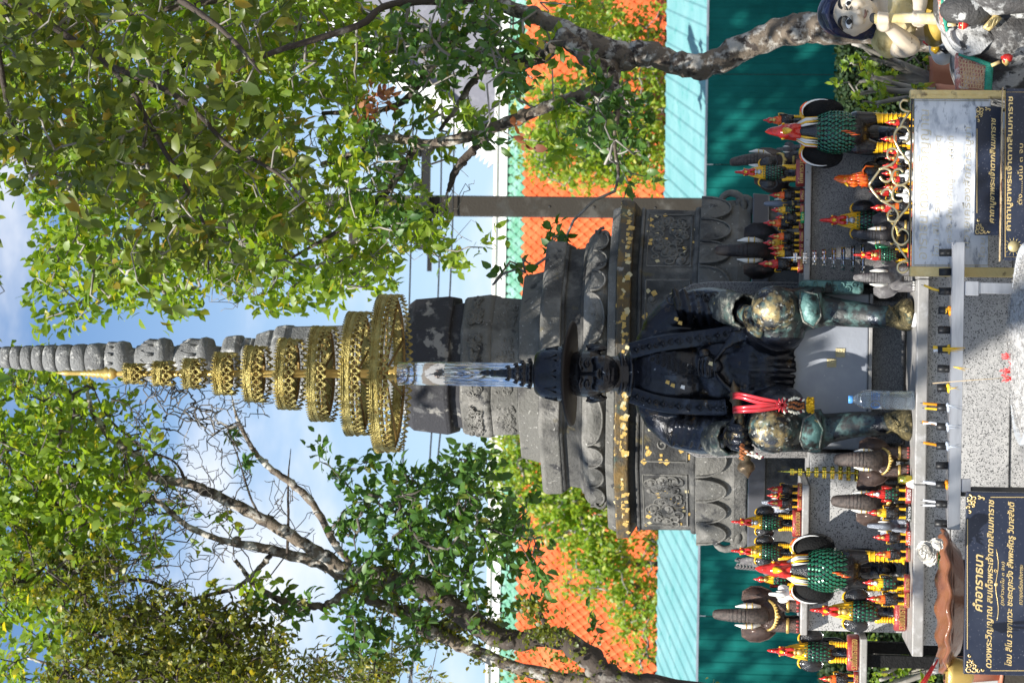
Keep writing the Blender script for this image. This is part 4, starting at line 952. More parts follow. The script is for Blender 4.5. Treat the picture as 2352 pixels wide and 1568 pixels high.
def head_b():
    b = MB(); b.ell((0, -.015, .835), (.055, .07, .055), 14); b.ell((0, -.05, .80), (.042, .045, .04), 12)
    for sx in (-1, 1): chain(b, [Vector((sx * .025, -.085, .79)), Vector((sx * .03, -.09, .74)), Vector((sx * .026, -.085, .70))], [.018, .025, .014], 8)
    for k, (y, z, r) in enumerate(((-.06, .90, .018), (-.035, .935, .020), (-.01, .965, .020), (.02, .955, .018), (.045, .92, .016))): chain(b, [Vector((0, y * .6, .86)), Vector((0, y, z)), Vector((0, y + .006, z + .03))], [.03, r, r * .45], 8)
    return b
def head_small_b():
    b = MB(); b.ell((0, -.01, .83), (.075, .08, .085), 12); b.ell((0, -.05, .76), (.05, .05, .06), 10); chain(b, [Vector((0, -.02, .88)), Vector((0, -.02, .95)), Vector((0, -.01, 1.0))], [.045, .025, .01], 8); return b
def beak_b(): b = MB(); b.lathe([(.024, 0), (.017, .035), (.003, .065)], 8, M=Matrix.Translation((0, -.075, .845)) @ Matrix.Rotation(math.radians(115), 4, 'X')); return b
def eye_b(): b = MB(); [b.ell((sx * .047, -.045, .86), (.010, .014, .012), 8) for sx in (-1, 1)]; return b
def leg_b():
    b = MB(); b.lathe([(.034, .325), (.040, .30), (.030, .25), (.028, .17), (.033, .13), (.03, .12)], 10)
    for a in (-.5, 0, .5): b.tube([(0, -.01, .135), (math.sin(a) * .05, -.045, .133), (math.sin(a) * .075, -.075, .122)], [.017, .013, .008], 6)
    for k in range(5): b.tube([(math.cos(t) * .032, -.001 + math.sin(t) * .032, .165 + k * .028) for t in np.linspace(math.pi, 2 * math.pi, 6)], .006, 5)
    return b
def wing_b():                                      # cupped spread wing, left one mirrored by scale
    b = MB(); rows = []
    for i in range(7):
        r = i / 6
        for j in range(16):
            a = 2 * math.pi * j / 16; x = .145 + math.cos(a) * .090 * r; z = .525 + math.sin(a) * .135 * r - .15 * (x - .1); y = -.01 + .05 * (1 - r * r) * -1 + .075 + .05 * (x - .05) * 4 * .4
            rows.append((x, y, z))
    n = 16; fs = [(i * n + j, i * n + (j + 1) % n, i * n + n + (j + 1) % n, i * n + n + j) for i in range(0, 6) for j in range(n)]
    k = len(rows); back = [(x, y + .03 + .02, z) for x, y, z in rows]
    b.add(rows, fs); b.add(back, [f[::-1] for f in fs]); rim = [6 * n + j for j in range(n)]
    b.f += [(rim[j], rim[j] + k, rim[(j + 1) % n] + k, rim[(j + 1) % n]) for j in range(n)]
    for j in range(6):
        a = -2.3 + j * .33; b.tube([(.11, .05, .59), (.145 + math.cos(a) * .045, .045, .525 + math.sin(a) * .065), (.145 + math.cos(a) * .085, .075, .525 + math.sin(a) * .125 - .01)], [.006, .012, .006], 5)
    return b
def rim_b():
    b = MB(); P = []
    for j in range(11):
        a = 2.7 - j * .17; x = .145 + math.cos(a) * .092; z = .525 + math.sin(a) * .138 - .15 * (x - .1); P.append((x, .05 + .08 * (x - .05), z))
    b.tube(P, lerp_list([.007, .013, .013, .004], 11), 7); return b
def base_b(w=.40): b = MB(); N = 28; b.lathe([(.46, 0), (.5, .02), (.5, .11), (.46, .13)], N); b.v = [(math.copysign(abs(x) ** .75 * .5 ** .25, x) * w, math.copysign(abs(y) ** .75 * .5 ** .25, y) * .34 + .04, z) for x, y, z in b.v]; return b
def medal_b(): b = MB(); b.ell((0, -.105, .645), (.034, .026, .036), 12); b.ell((0, -.095, .695), (.03, .022, .02), 10); [b.ell((sx * .035, -.085, .70), (.012, .014, .014), 8) for sx in (-1, 1)]; return b
def medal_s_b(): b = MB(); b.ell((0, -.09, .74), (.045, .03, .05), 10); b.ell((0, -.10, .81), (.03, .03, .03), 8); return b
def tail_b():
    b = MB(); chain(b, [Vector((0, .16, .46)), Vector((0, .24, .40)), Vector((0, .24, .22)), Vector((0, .15, .135))], [.05, .085, .075, .05], 10)
    for sx in (-1, 1): chain(b, [Vector((sx * .03, .18, .5)), Vector((sx * .08, .3, .45)), Vector((sx * .1, .3, .25)), Vector((sx * .08, .26, .14))], [.03, .03, .03, .012], 7)
    return b
FCOLS = dict(breast=GREEN_F, neck=YELLOW_P, head=RED_P, base=RED_B, medal=GOLDPAINT, rim=YELLOW_P, textm=GOLDPAINT, under=BLACK_P)
NUM = [0]
def place(o, base_dx, dy_, h_px, Y, z=None):
    """stands the thing on z with its foot in column dy_ and a height of h_px picture pixels"""
    h = h_px * Y / FPX; p = at(base_dx, dy_, Y); o.location = (p.x, Y, p.z if z is None else z); o.scale = (h,) * 3; return h
def rooster(label, dx_, dy_, h_px, Y, z, text, group, feathers='joined', wings=True, big=False, rz=0, small=False, **kw):
    c = dict(FCOLS); c.update(kw)
    t = thing('rooster_figurine', label, 'rooster figurine', rz=rz, group=group); h = place(t, dx_, dy_, h_px, Y, z)
    tallM = Matrix.Identity(4)
    kx = 1.0 if small or not c['medal'] else .74
    link('body', fz('rbody', lambda: body_b(0), .013, c['under']), t).scale = (kx, 1, 1)
    part('neck', 'neck', neck_b, c['neck'], t, sc=(.5 + kx / 2, 1, 1))
    if small: link('head', fz('rheads', head_small_b, .010, c['head']), t)
    else: link('head', fz('rhead', head_b, .008, c['head']), t)
    part('beak', 'beak', beak_b, YELLOW_P if not small else GOLDPAINT, t)
    if not small: part('eye', 'eye', eye_b, YELLOW_P, t)
    for sx in (-1, 1): part('leg', 'leg', leg_b, YELLOW_P, t, (sx * (.095 if kx == 1 else .085), .02, 0))
    if wings:
        for sx in (-1, 1):
            w = part('wing', 'wing', wing_b, BLACK_P, t, sc=(sx, 1, 1)); part('wing_rim', 'rim', rim_b, c['rim'], w)
    else:
        for sx in (-1, 1):
            w = part('wing', 'fold', lambda: MB().ell((.135, .06, .52), (.035, .12, .12), 10), c.get('wingm', BLACK_P), t, sc=(sx, 1, 1)); part('wing_rim', 'rims', lambda: MB().tube([(.10, -.02, .62), (.16, .0, .64), (.175, .06, .60), (.165, .06, .50)], .013, 6), c['rim'], w)
    part('tail', 'tail', tail_b, BLACK_P, t)
    if c['medal']: part('medal', 'medals' if small else 'medal', medal_s_b if small else medal_b, c['medal'], t)
    if c['breast']:
        def fb():
            big_ = MB(); f = feather_mb()
            for p, a, tt in breast_spots((0, .02, .475), (.145, .145, .19), .33, .63, 8 if not small else 5, 1.25):
                sz = .030 if not small else .045; M_ = Matrix.Translation(p) @ Matrix.Rotation(a, 4, 'Z') @ Matrix.Rotation(-.25 - tt * .5, 4, 'X') @ Matrix.Scale(sz, 4); big_.add(f.v, f.f, M_)
            return big_
        part('breast_feathers', 'bf%d' % small, fb, c['breast'], t, sc=(kx, 1, 1), smooth=False, kind='stuff')
    if c['base']:
        part('base', 'base', base_b, c['base'], t)
        if text:
            me = pm(('text', text, c['textm'].name), lambda: text_mesh(text, width=.33 if len(text) > 5 else .24, height=.075, depth=.012, m=c['textm'])); link('lettering', me, t, (0, -.132, .062))
    return t
ZLd, ZR_, ZLf = ZL, ZS, ZSL
GR = 'rooster figurines offered on the granite altar'
def R(label, dx_, dy_, h, Y, z, text, **k): return rooster(label, dx_, dy_, h, Y, z, text, GR, **k)
# --- left shelf (seen on the shelf beside the tall umbrella pole's far side)
R('green breasted rooster with silver medal above words on red base beside two small black hens', 1841, 1201, 160, 8.1, ZLf, 'รวยเงินทอง', medal=SILVER_P)
R('green breasted rooster with gold medal on pale red base in front of the grey horse', 1841, 1268, 160, 8.08, ZLf, 'รวยเงินทอง', textm=WHITE_P)
R('small green rooster with red wings beside the white elephant on red base', 1842, 1332, 106, 8.16, ZLf, 'ไก่', small=True, wings=False, wingm=RED_P, rim=RED_P)
SB = dict(small=True, wings=False, breast=BLACK_P, neck=ORANGE_P, medal=GOLDPAINT)
R('small black rooster with red neck at the umbrella end of the sunny shelf', 1840, 1124, 79, 8.08, ZLf, 'มั่งมี', **{**SB, 'neck': RED_P})
R('small black rooster half hidden behind the first one of the sunny shelf', 1840, 1139, 78, 8.2, ZLf, '', **{**SB, 'neck': RED_P})
R('small black rooster on brick base in front of the bluish elephant', 1840, 1156, 79, 8.08, ZLf, 'พารวย', **{**SB, 'neck': RED_P, 'base': mat('rose_red', (.40, .05, .04), .3, coat=.5)})
R('small black hen with red comb between the bluish elephant and silver medal rooster', 1840, 1174, 66, 8.25, ZLf, '', **{**SB, 'rim': RED_P})
# --- right shelf
R('green breasted rooster with silver medal on brick base before the raised trunk elephant', 1850, 397, 160, 8.08, ZR_, 'ไก่พารวย', medal=SILVER_P)
R('all black rooster with yellow wing edges behind the big rooster head', 1849, 277, 96, 8.14, ZR_, 'รวย', **{**SB, 'base': BLACK_P})
R('small black rooster with orange neck beside the words ไก่พารวย rooster', 1850, 449, 80, 8.08, ZR_, 'เงิน', **SB)
R('small green rooster on brown base in front of the bluish grey elephant', 1850, 483, 76, 8.06, ZR_, 'โชคดี', small=True, wings=False)
R('tiny black hen standing on a bright green base', 1850, 500, 66, 8.04, ZR_, 'ไก่', **{**SB, 'base': GREEN_P, 'neck': BLACK_P})
R('black rooster with bent red comb behind the green based hen', 1850, 513, 92, 8.1, ZR_, 'เก่ง', **SB)
R('small black rooster at the trunk side of the dark elephant', 1850, 544, 80, 8.07, ZR_, 'นำโชค', **SB)
R('slim green rooster in front of the dark elephant', 1850, 559, 92, 8.12, ZR_, 'รวย', small=True, wings=False)
R('small black rooster with orange neck in front of the dark elephant', 1850, 571, 80, 8.08, ZR_, 'เงิน', **SB)
R('small black rooster with yellow neck next to the silver umbrella tip', 1850, 583, 76, 8.06, ZR_, 'พลัง', **{**SB, 'neck': YELLOW_P})
R('black rooster with tall red head beside the carved throne arm', 1850, 607, 102, 8.06, ZR_, 'นำทอง', **{**SB, 'neck': RED_P})
# --- ledge, sunny side
YB = 7.74
R('small green rooster with red wings and white letters on pink base', 2100, 1136, 104, YB, ZLd, 'พารวย', small=True, wings=False, wingm=RED_P, rim=RED_P, neck=RED_P, medal=WHITE_P, textm=WHITE_P)
R('small black rooster with curled yellow wing edges on black base', 2100, 1179, 99, YB, ZLd, 'ร่ำรวย', **{**SB, 'base': BLACK_P, 'neck': YELLOW_P, 'textm': WHITE_P})
R('small black rooster on orange red base beside the silver elephant', 2099, 1235, 85, YB, ZLd, 'มั่งมี', **{**SB, 'neck': RED_P, 'base': mat('orange_red', (.55, .07, .03), .3, coat=.5), 'textm': WHITE_P})
R('small black rooster with green tail edge beside the big rooster foot', 2099, 1274, 80, YB, ZLd, 'เงินทอง', **{**SB, 'rim': GREEN_P})
R('small green rooster with curled yellow wings in front of the big rooster', 2098, 1340, 106, YB, ZLd, 'พารวย', small=True, wings=False, medal=WHITE_P, neck=YELLOW_P)
R('small black rooster with gold medal next to the words เงินทอง', 2096, 1377, 97, YB, ZLd, 'เงินทอง', **SB)
R('medium green breasted rooster with gold medal at the open end of the ledge', 2088, 1406, 218, 7.88, ZLd, 'รวยเงินทรายทอง')
R('medium green breasted rooster alone on the small side stand', 1977, 1499, 208, 8.1, zz, 'รวยเงินทรายทอง')
R('small black rooster cut off at the frame edge on the side stand', 1976, 1560, 90, 8.08, zz, 'รวย', **SB)
# --- ledge, shaded side
R('green rooster with silver medal and one raised black wing behind the charcoal elephant', 2086, 508, 207, 7.98, ZLd, 'รวย', medal=SILVER_P)
R('red headed green rooster with two gold medals beside the grey raised trunk elephant', 2092, 587, 140, YB, ZLd, 'เงินทอง', wings=False, wingm=GREEN_F, neck=RED_P, rim=GREEN_P)
CB = [(282, 75, 'red necked black rooster at the outer end of the gilt scroll rail'), (320, 82, 'orange necked rooster behind the first white elephant of the scroll rail'), (348, 74, 'red headed rooster between two curls behind the scroll rail'), (364, 74, 'orange necked rooster behind the second white elephant'), (381, 77, 'small red rooster behind the inner scroll curl'), (399, 76, 'red headed rooster just beneath the peak of the scroll rail'), (412, 70, 'tiny rooster beside the white dog faced figure'), (430, 74, 'orange red rooster under the peak of the scroll rail'), (441, 104, 'tall red headed rooster under the scroll rail peak'), (474, 72, 'red headed rooster low behind the black plumed one'), (478, 102, 'tall red rooster with gold collar next to the charcoal elephant')]
for i, (dyy, hh, lb) in enumerate(CB):
    R(lb, 2095, dyy, hh, 7.70 + .05 * (i % 3), ZLd, 'รวย', **{**SB, 'neck': (RED_P, ORANGE_P)[i % 2], 'breast': (BLACK_P, GREEN_F)[i % 3 == 2]})
# orange and black rooster turned sideways
ob = R('orange headed black rooster turned sideways without a base by the green wall side', 2086, 412, 178, 7.93, ZLd, '', wings=False, breast=None, neck=ORANGE_P, head=ORANGE_P, base=None, medal=None, rim=ORANGE_P)
ob.rotation_euler = (0, 0, -.9)
# --- the two big roosters, every breast feather a part
def big_rooster(label, dx_, dy_, h_px, Y, z, rz):
    t = thing('large_rooster_figurine', label, 'rooster figurine', rz=rz, group='pair of large green roosters'); place(t, dx_, dy_, h_px, Y, z)
    def bb():
        b = MB(); b.ell((0, .02, .52), (.135, .13, .17), 20); b.ell((0, .04, .41), (.12, .13, .12), 16); b.ell((0, 0, .64), (.085, .08, .11), 14); chain(b, [Vector((0, .12, .42)), Vector((0, .22, .36)), Vector((0, .22, .1))], [.09, .07, .05], 10)
        for sx in (-1, 1): chain(b, [Vector((sx * .08, .03, .38)), Vector((sx * .095, .02, .27))], [.07, .045], 10)
        return b
    link('body', fz('bigbody', bb, .009, BLACK_P), t)
    def hk():
        b = MB(); b.ell((0, -.01, .86), (.055, .07, .06), 16); b.ell((0, -.05, .835), (.04, .04, .04), 12)
        b.lathe([(.06, .755), (.062, .79), (.055, .84)], 14)
        chain(b, [Vector((0, -.03, .9)), Vector((0, -.03, .955)), Vector((0, -.0, .99))], [.038, .026, .008], 10)
        for y in (-.06, .02, .05): chain(b, [Vector((0, y * .6, .89)), Vector((0, y, .945))], [.025, .01], 8)
        for sx in (-1, 1): chain(b, [Vector((sx * .03, -.06, .81)), Vector((sx * .035, -.06, .765))], [.022, .014], 8)
        return b
    hd = link('head', fz('bighead', hk, .006, RED_P), t)
    part('beak', 'bigbeak', lambda: MB().lathe([(.026, 0), (.018, .04), (.002, .08)], 10, M=Matrix.Translation((0, -.07, .862)) @ Matrix.Rotation(math.radians(125), 4, 'X')), YELLOW_P, hd)
    for sx in (-1, 1): part('eye', 'bigeye', lambda: MB().ell((0, 0, 0), (.008, .012, .012), 8), YELLOW_P, hd, (sx * .05, -.04, .875))
    # neck hackles: long white, yellow and orange feathers
    part('neck', 'bigneck', lambda: MB().lathe([(.095, .60), (.08, .66), (.062, .74), (.056, .79)], 18), BLACK_P, t)
    hack = lambda: MB().tube([(0, 0, 0), (0, -.012, -.07), (0, -.004, -.15)], [.006, .014, .002], 5, flat=.6)
    for k in range(26):
        a = -2.6 + 5.2 * k / 25; m = WHITE_P if k % 3 == 0 else (YELLOW_P if k % 3 == 1 else (ORANGE_P if abs(a) > 1.2 else WHITE_P))
        if abs(a) < .35: continue
        o = part('hackle', 'hackle', hack, m, t, (math.sin(a) * .055, -math.cos(a) * .055, .785)); o.rotation_euler = (-.30, 0, a)
    for sx in (-1, 1):
        l = part('leg', 'bigleg', lambda: (lambda b: [b.lathe([(.036, .285), (.040, .27), (.033, .20), (.033, .09), (.037, .04), (.037, .02)], 12)] + [b.tube([(math.cos(q_) * .037, math.sin(q_) * .037, .06 + k * .03) for q_ in np.linspace(math.pi, 2 * math.pi, 7)], .004, 5) for k in range(8)] + [b.tube([(0, -.01, .03), (math.sin(a) * .06, -.06, .02), (math.sin(a) * .09, -.10, .008)], [.02, .015, .008], 6) for a in (-.5, 0, .5)] and b)(MB()), YELLOW_P, t, (sx * .098, .02, 0))
        w = part('wing', 'bigwing', wing_b, BLACK_M, t, (0, 0, .065), sc=(sx * 1.0, 1, 1.05))
        part('wing_rim', 'bigrim', rim_b, YELLOW_P, w); part('wing_edge', 'bigedge', lambda: (lambda b: b.tube([(x * .985, y - .012, z_) for x, y, z_ in [(.145 + math.cos(a) * .083, .047, .525 + math.sin(a) * .126) for a in np.linspace(1.9, -.3, 11)]], lerp_list([.002, .008, .002], 11), 6))(MB()), WHITE_P, w)
        part('wing_tip', 'bigtip', lambda: MB().tube([(.145 + math.cos(a) * .093, .052, .525 + math.sin(a) * .138 - .006) for a in np.linspace(1.9, .8, 7)], lerp_list([.004, .014, .004], 7), 6), ORANGE_P, w)
    part('tail', 'tail', tail_b, BLACK_P, t)
    part('base', 'bigbase', lambda: MB().lathe([(.30, 0), (.30, .018), (.27, .022)], 24, (0, .05, 0), sq=.8), BLACK_P, t)
    fm = pm('feather', lambda: feather_mb().mesh('feather', GREEN_F, False))
    for p, a, tt in breast_spots((0, .02, .52), (.142, .137, .19), .36, .69, 15, 1.45, .95):
        o = link('feather', fm, t, p); o.rotation_euler = (-.25 - tt * .55, 0, a + random.uniform(-.08, .08)); s_ = .0225 * random.uniform(.92, 1.08); o.scale = (s_, s_, s_ * 1.15)
    for k, (dz, dx2) in enumerate(((.46, .012), (.43, .0), (.40, -.012))): part('orange_feather', 'of', lambda: MB().tube([(0, 0, .03), (0, -.006, 0), (0, 0, -.035)], [.004, .013, .003], 6, flat=.5), ORANGE_P, t, (dx2 - .015, -.125, dz))
    return t
big_rooster('large green feathered rooster in sun in front of the sunny shelf', 2086, 1314, 344, 7.92, ZLd, .0)
big_rooster('large green feathered rooster in shade in front of the shaded shelf wall', 2088, 305, 338, 7.90, ZLd, .0)

# --- elephants
def ele_body():
    b = MB(); b.ell((0, .20, .40), (.20, .30, .24), 18); b.ell((0, .02, .40), (.17, .14, .21), 16); b.ell((0, -.06, .50), (.135, .13, .15), 16)
    b.ell((0, -.12, .47), (.10, .10, .12), 14)
    for sx in (-1, 1):
        chain(b, [Vector((sx * .115, -.02, .34)), Vector((sx * .12, -.05, .18)), Vector((sx * .12, -.05, .03))], [.09, .078, .085], 12); b.lathe([(.088, 0), (.09, .05), (.08, .08)], 14, (sx * .12, -.05, 0))
        chain(b, [Vector((sx * .12, .38, .30)), Vector((sx * .13, .40, .14)), Vector((sx * .13, .40, .03))], [.10, .08, .085], 12)
        b.ell((sx * .055, -.17, .44), (.04, .05, .05), 10)
    return b
def ele_trunk():
    P = cr_spline([(0, -.13, .42), (0, -.20, .50), (0, -.23, .62), (0, -.21, .78), (0, -.17, .90), (0, -.15, .965)], 7); n = len(P)
    R = [(.098 - .046 * (i / (n - 1)) ** 1.2) * (1 + (.06 if i % 2 else -.06)) for i in range(n)]
    b = MB(); b.tube(P, R, 14); b.ell(P[-1], (.05, .055, .035), 12); return b
def ear_b():
    b = MB(); o_ = [(.08, .60), (.15, .66), (.24, .65), (.30, .56), (.30, .45), (.26, .35), (.19, .28), (.14, .34), (.10, .46)]
    b.poly([(x, z) for x, z in o_], -.10, -.075)
    b.tube([(x, -.088, z) for x, z in o_ + o_[:1]], .014, 6)
    return b
def tusk_b(): b = MB(); b.tube([(.095, -.17, .46), (.115, -.22, .54), (.118, -.25, .64), (.105, -.25, .74)], [.028, .032, .028, .006], 9); return b
def tband_b(): b = MB(); [b.tube([(.116 + math.cos(a) * r, -.225 - f + math.sin(a) * r, z) for a in np.linspace(0, 6.283, 10)], .007, 5, False) for z, r, f in ((.545, .033, 0), (.61, .031, .015))]; return b
def anklet_b(z=.12): b = MB(); b.lathe([(.083, z), (.09, z + .005), (.09, z + .03), (.083, z + .035)], 16, (.12, -.05, 0)); return b
def necklace_b():
    b = MB(); P = [(math.sin(a) * .17, -.09 - math.cos(a) * .11, .37 - .10 * math.cos(a)) for a in np.linspace(-1.5, 1.5, 15)]; b.tube(P, .016, 7)
    for p in P[3:12]: b.ell((p[0], p[1] - .012, p[2] - .015), (.012, .01, .016), 6)
    b.ell((0, -.215, .25), (.022, .015, .028), 8); return b
def eye2(): b = MB(); b.ell((.098, -.135, .53), (.012, .01, .014), 8); return b
def toes(): b = MB(); [b.ell((.12 + math.sin(a) * .08, -.05 - math.cos(a) * .085, .025), (.018, .012, .02), 6) for a in (-.8, -.25, .3, .8)]; return b
def folds_b():
    P = cr_spline([(0, -.13, .42), (0, -.20, .50), (0, -.23, .62), (0, -.21, .78), (0, -.17, .90), (0, -.15, .965)], 7); b = MB(); n = len(P)
    for i in range(6, n - 2, 2): r = (.098 - .046 * (i / (n - 1)) ** 1.2) * .965; b.tube([(math.cos(a) * r, P[i].y + math.sin(a) * r, P[i].z + .004) for a in np.linspace(math.pi * .95, math.pi * 2.05, 10)], .0055, 5)
    return b
def elephant(label, dx_, dy_, h_px, Y, z, m, group='elephant figurines on the altar', gold=True, rz=0.0, base=None, trunk=None, saddle=None, tx=1.0):
    t = thing('elephant_figurine', label, 'elephant figurine', rz=rz, group=group); place(t, dx_, dy_, h_px, Y, z)
    link('body', fz('ele', ele_body, .016, m), t)
    tk = part('trunk', 'trunk', ele_trunk, trunk or m, t, sc=(tx, tx ** .6, 1))
    if h_px > 100: part('trunk_folds', 'folds', folds_b, ELE_DK, tk)
    for sx in (-1, 1):
        e = part('ear', 'ear', ear_b, m, t, (0, -.02, 0), sc=(sx, 1, 1)); e.rotation_euler = (0, 0, sx * .30)
        part('tusk', 'tusk', tusk_b, IVORY, t, sc=(sx, 1, 1))
        if gold: part('tusk_band', 'tband', tband_b, GOLDPAINT, t, sc=(sx, 1, 1)); part('anklet', 'anklet', anklet_b, GOLDPAINT, t, sc=(sx, 1, 1))
        part('eye', 'eye2', eye2, BLACK_P, t, sc=(sx, 1, 1)); part('toenails', 'toes', toes, IVORY if m is ELE_GR else RED_B, t, sc=(sx, 1, 1))
    if gold: part('necklace', 'neckl', necklace_b, GOLDPAINT, t)
    if saddle: part('saddle_cloth', 'saddle', lambda: MB().ell((0, .22, .46), (.205, .22, .21), 16), saddle, t)
    if base: part('base', 'ebase', lambda: MB().bx(-.3, .3, -.2, .55, -.12, 0.001), base, t)
    return t
elephant('large brown gold necklaced elephant with raised trunk at the outer end of the sunny shelf', 1843, 1412, 198, 8.14, ZLf, ELE_BR, trunk=ELE_TR)
elephant('bluish grey elephant half hidden behind small black roosters', 1841, 1154, 90, 8.24, ZLf, ELE_SV, gold=False)
elephant('small white elephant standing on a red block', 1832, 1364, 64, 8.10, ZLf + .012, WHITE_P, gold=False, base=RED_P)
elephant('brown elephant behind the rooster lettered ไก่พารวย on the shaded shelf', 1850, 388, 168, 8.34, ZR_, ELE_BR, trunk=ELE_TR, rz=.5)
elephant('bluish grey elephant behind the small green rooster on the shaded shelf', 1850, 470, 90, 8.26, ZR_, ELE_SV)
elephant('dark maroon elephant with tall raised trunk beside the throne', 1852, 578, 200, 8.3, ZR_, ELE_DK)
elephant('small pale elephant sitting on a red block behind the big shaded rooster', 1838, 344, 56, 8.12, ZR_ + .014, ELE_GR, gold=False, base=RED_P)
elephant('brown elephant with grey trunk beside the statue shoe and gold umbrella', 2096, 1062, 172, 7.86, ZLd, ELE_BR, trunk=ELE_TR, rz=.15, tx=1.3)
elephant('brown elephant with pale trunk behind the small black and green roosters', 2096, 1152, 174, 7.92, ZLd, ELE_BR, trunk=ELE_TR, tx=1.25)
elephant('small silver elephant between two small black roosters on the ledge', 2090, 1208, 92, 7.84, ZLd + .004, ELE_SV, gold=False, base=RED_B)
elephant('wrinkled grey elephant with red trimmed harness next to the statue shoe', 2106, 640, 140, 7.74, ZLd, ELE_GR, gold=False, saddle=None)
elephant('charcoal elephant with broken pale trunk behind the gilt scroll rail', 2092, 533, 142, 7.84, ZLd, ELE_BK, gold=True, rz=-.3)
for i, (dyy, hh, lb) in enumerate(((318, 44, 'white elephant behind the outermost curl of the scroll rail'), (362, 46, 'white elephant behind the second curl of the scroll rail'), (404, 44, 'white spotted figure with dark eyes behind the scroll rail centre'), (449, 50, 'white elephant with green patch behind the scroll rail centre'))):
    elephant(lb, 2095, dyy, hh, 7.66, ZLd, WHITE_P, gold=False)
# grey horse with curled mane
hs = thing('horse_figurine', 'grey horse figurine with long curled mane on the sunny shelf', 'horse figurine', rz=.35); place(hs, 1841, 1296, 146, 8.32, ZLf)
def horse_b():
    b = MB(); b.ell((0, .25, .45), (.13, .30, .15), 16); chain(b, [Vector((0, .0, .5)), Vector((0, -.1, .68)), Vector((0, -.12, .84))], [.12, .085, .06], 12)
    chain(b, [Vector((0, -.12, .86)), Vector((0, -.2, .80)), Vector((0, -.27, .72))], [.06, .05, .035], 10)
    for sx in (-1, 1):
        chain(b, [Vector((sx * .07, .02, .4)), Vector((sx * .07, -.01, .2)), Vector((sx * .07, 0, .02))], [.06, .032, .035], 8); chain(b, [Vector((sx * .08, .46, .42)), Vector((sx * .08, .50, .2)), Vector((sx * .08, .46, .02))], [.09, .035, .035], 8); chain(b, [Vector((sx * .03, -.09, .88)), Vector((sx * .035, -.09, .96))], [.02, .006], 6)
    return b
link('body', fz('horse', horse_b, .012, ELE_GR), hs)
for sx in (-1, 1):
    for k in range(9):
        t_ = k / 8; p = (sx * .05, .06 - .1 * t_, .55 + .4 * t_); part('mane_lock', 'lock', lambda: MB().tube(spiral((0, 0, 0), .05, 1.3, 2.0, 12, 1, .3), lerp_list([.022, .01], 13), 6), ELE_GR, hs, p, rot=(0, 0, sx * .7))
# miniature tiered umbrellas
def mini(label, dxt, dxb, dy_, n, w0, w1, m, Y, rings=True):
    p = at(dxb, dy_, Y); t = thing('miniature_umbrella', label, 'miniature umbrella', (p.x, Y, ZLd)); Hh = at(dxt, dy_, Y).z - ZLd; zb = at(dxb, dy_, Y).z - ZLd; ps = Y / FPX
    part('pole', ('mp', label), lambda: MB().lathe([(.003, 0), (.003, Hh - .07), (.007, Hh - .06), (.004, Hh - .04), (.0005, Hh)], 10), m, t)
    part('foot', ('mf', label), lambda: MB().lathe([(.035, 0), (.035, .012), (.006, .02)], 16), m, t)
    for k in range(n):
        u = k / (n - 1); hw = (w0 + (w1 - w0) * u) * ps; z = zb + (Hh - zb - .055) * (1 - u); hh = .013
        def tb_():
            b = MB(); N = 26; vs = []
            rows = ((1, 0), (1.06, .35), (.98, .6), (1.04, 1), (.92, .9), (.95, .4), (.9, 0))
            for i, (r, v) in enumerate(rows):
                for j in range(N): a = 2 * math.pi * j / N; w_ = 1 + .10 * (j % 2) ; vs.append((math.cos(a) * hw * r * w_, math.sin(a) * hw * r * w_, v * hh))
            b.add(vs, [(i * N + j, i * N + (j + 1) % N, i * N + N + (j + 1) % N, i * N + N + j) for i in range(len(rows) - 1) for j in range(N)]); b.lathe([(.004, hh * .5), (hw * .9, hh * .45), (hw * .9, hh * .55), (.004, hh * .62)], 12); return b
        part('tier', ('mt', label, k), tb_, m, t, (0, 0, z), smooth=False)
    return t
mini('small shiny gold tiered umbrella beside the brown elephant of the ledge', 1786, 1972, 1086, 9, 7, 17, GOLDSHINY, 7.97)
mini('small shiny silver tiered umbrella beside the red headed rooster', 1793, 1985, 594, 8, 10, 29, SILVERSHINY, 7.97)
# ------------------------------------------------------------------ plaques
def txt(body, dxc, dy0, dy1, Y, m, parent, name='lettering', depth=.0015, slant=0, hpx=None, off=(0, 0, 0), bold=0.0, rot=ROLL * 0):
    p0, p1 = at(dxc, dy0, Y), at(dxc, dy1, Y); w = abs(p1.x - p0.x); c = (p0 + p1) / 2
    me = text_mesh(body, width=w, height=(hpx * Y / FPX if hpx else None), depth=depth, m=m, slant=slant, bold=bold)
    o = link(name, me, parent, (c.x + off[0], Y + off[1], c.z + off[2])); return o
def plate(name, m, dx0, dx1, dy0, dy1, Y, th_, parent, bev=.003):
    a, b = at(dx0, dy0, Y), at(dx1, dy1, Y); mb = MB(); mb.bx(a.x, b.x, Y, Y + th_, b.z, a.z); return mb.build(name, m, parent, False, bevel=bev)
def curl_set(parent, cx, cz, Y, sx, sz, m, sc=1.0):
    """corner ornament of small flame curls"""
    for k, (ax, az, r, st, tn) in enumerate(((0, 0, .011, 0, 1.1), (.016, .002, .009, 1, .9), (.030, -.001, .007, 2, .8), (.044, .002, .006, .4, .8), (.002, .016, .009, 2, .9), (-.001, .030, .007, .4, .8), (.002, .043, .006, 1, .7), (.014, .015, .008, 2.5, 1.0), (.024, .012, .006, 0, .8))):
        b = MB(); b.tube(spiral((cx + sx * ax * sc, Y - .001, cz - sz * az * sc), r * sc, tn, st, 10, sx, .2), lerp_list([.0026 * sc, .0012 * sc], 11), 5, flat=1); b.build('corner_curl', m, parent)
def line(parent, pts, m, r=.0012, name='border_line'):
    b = MB(); b.tube(pts, r, 4); b.build(name, m, parent, False)
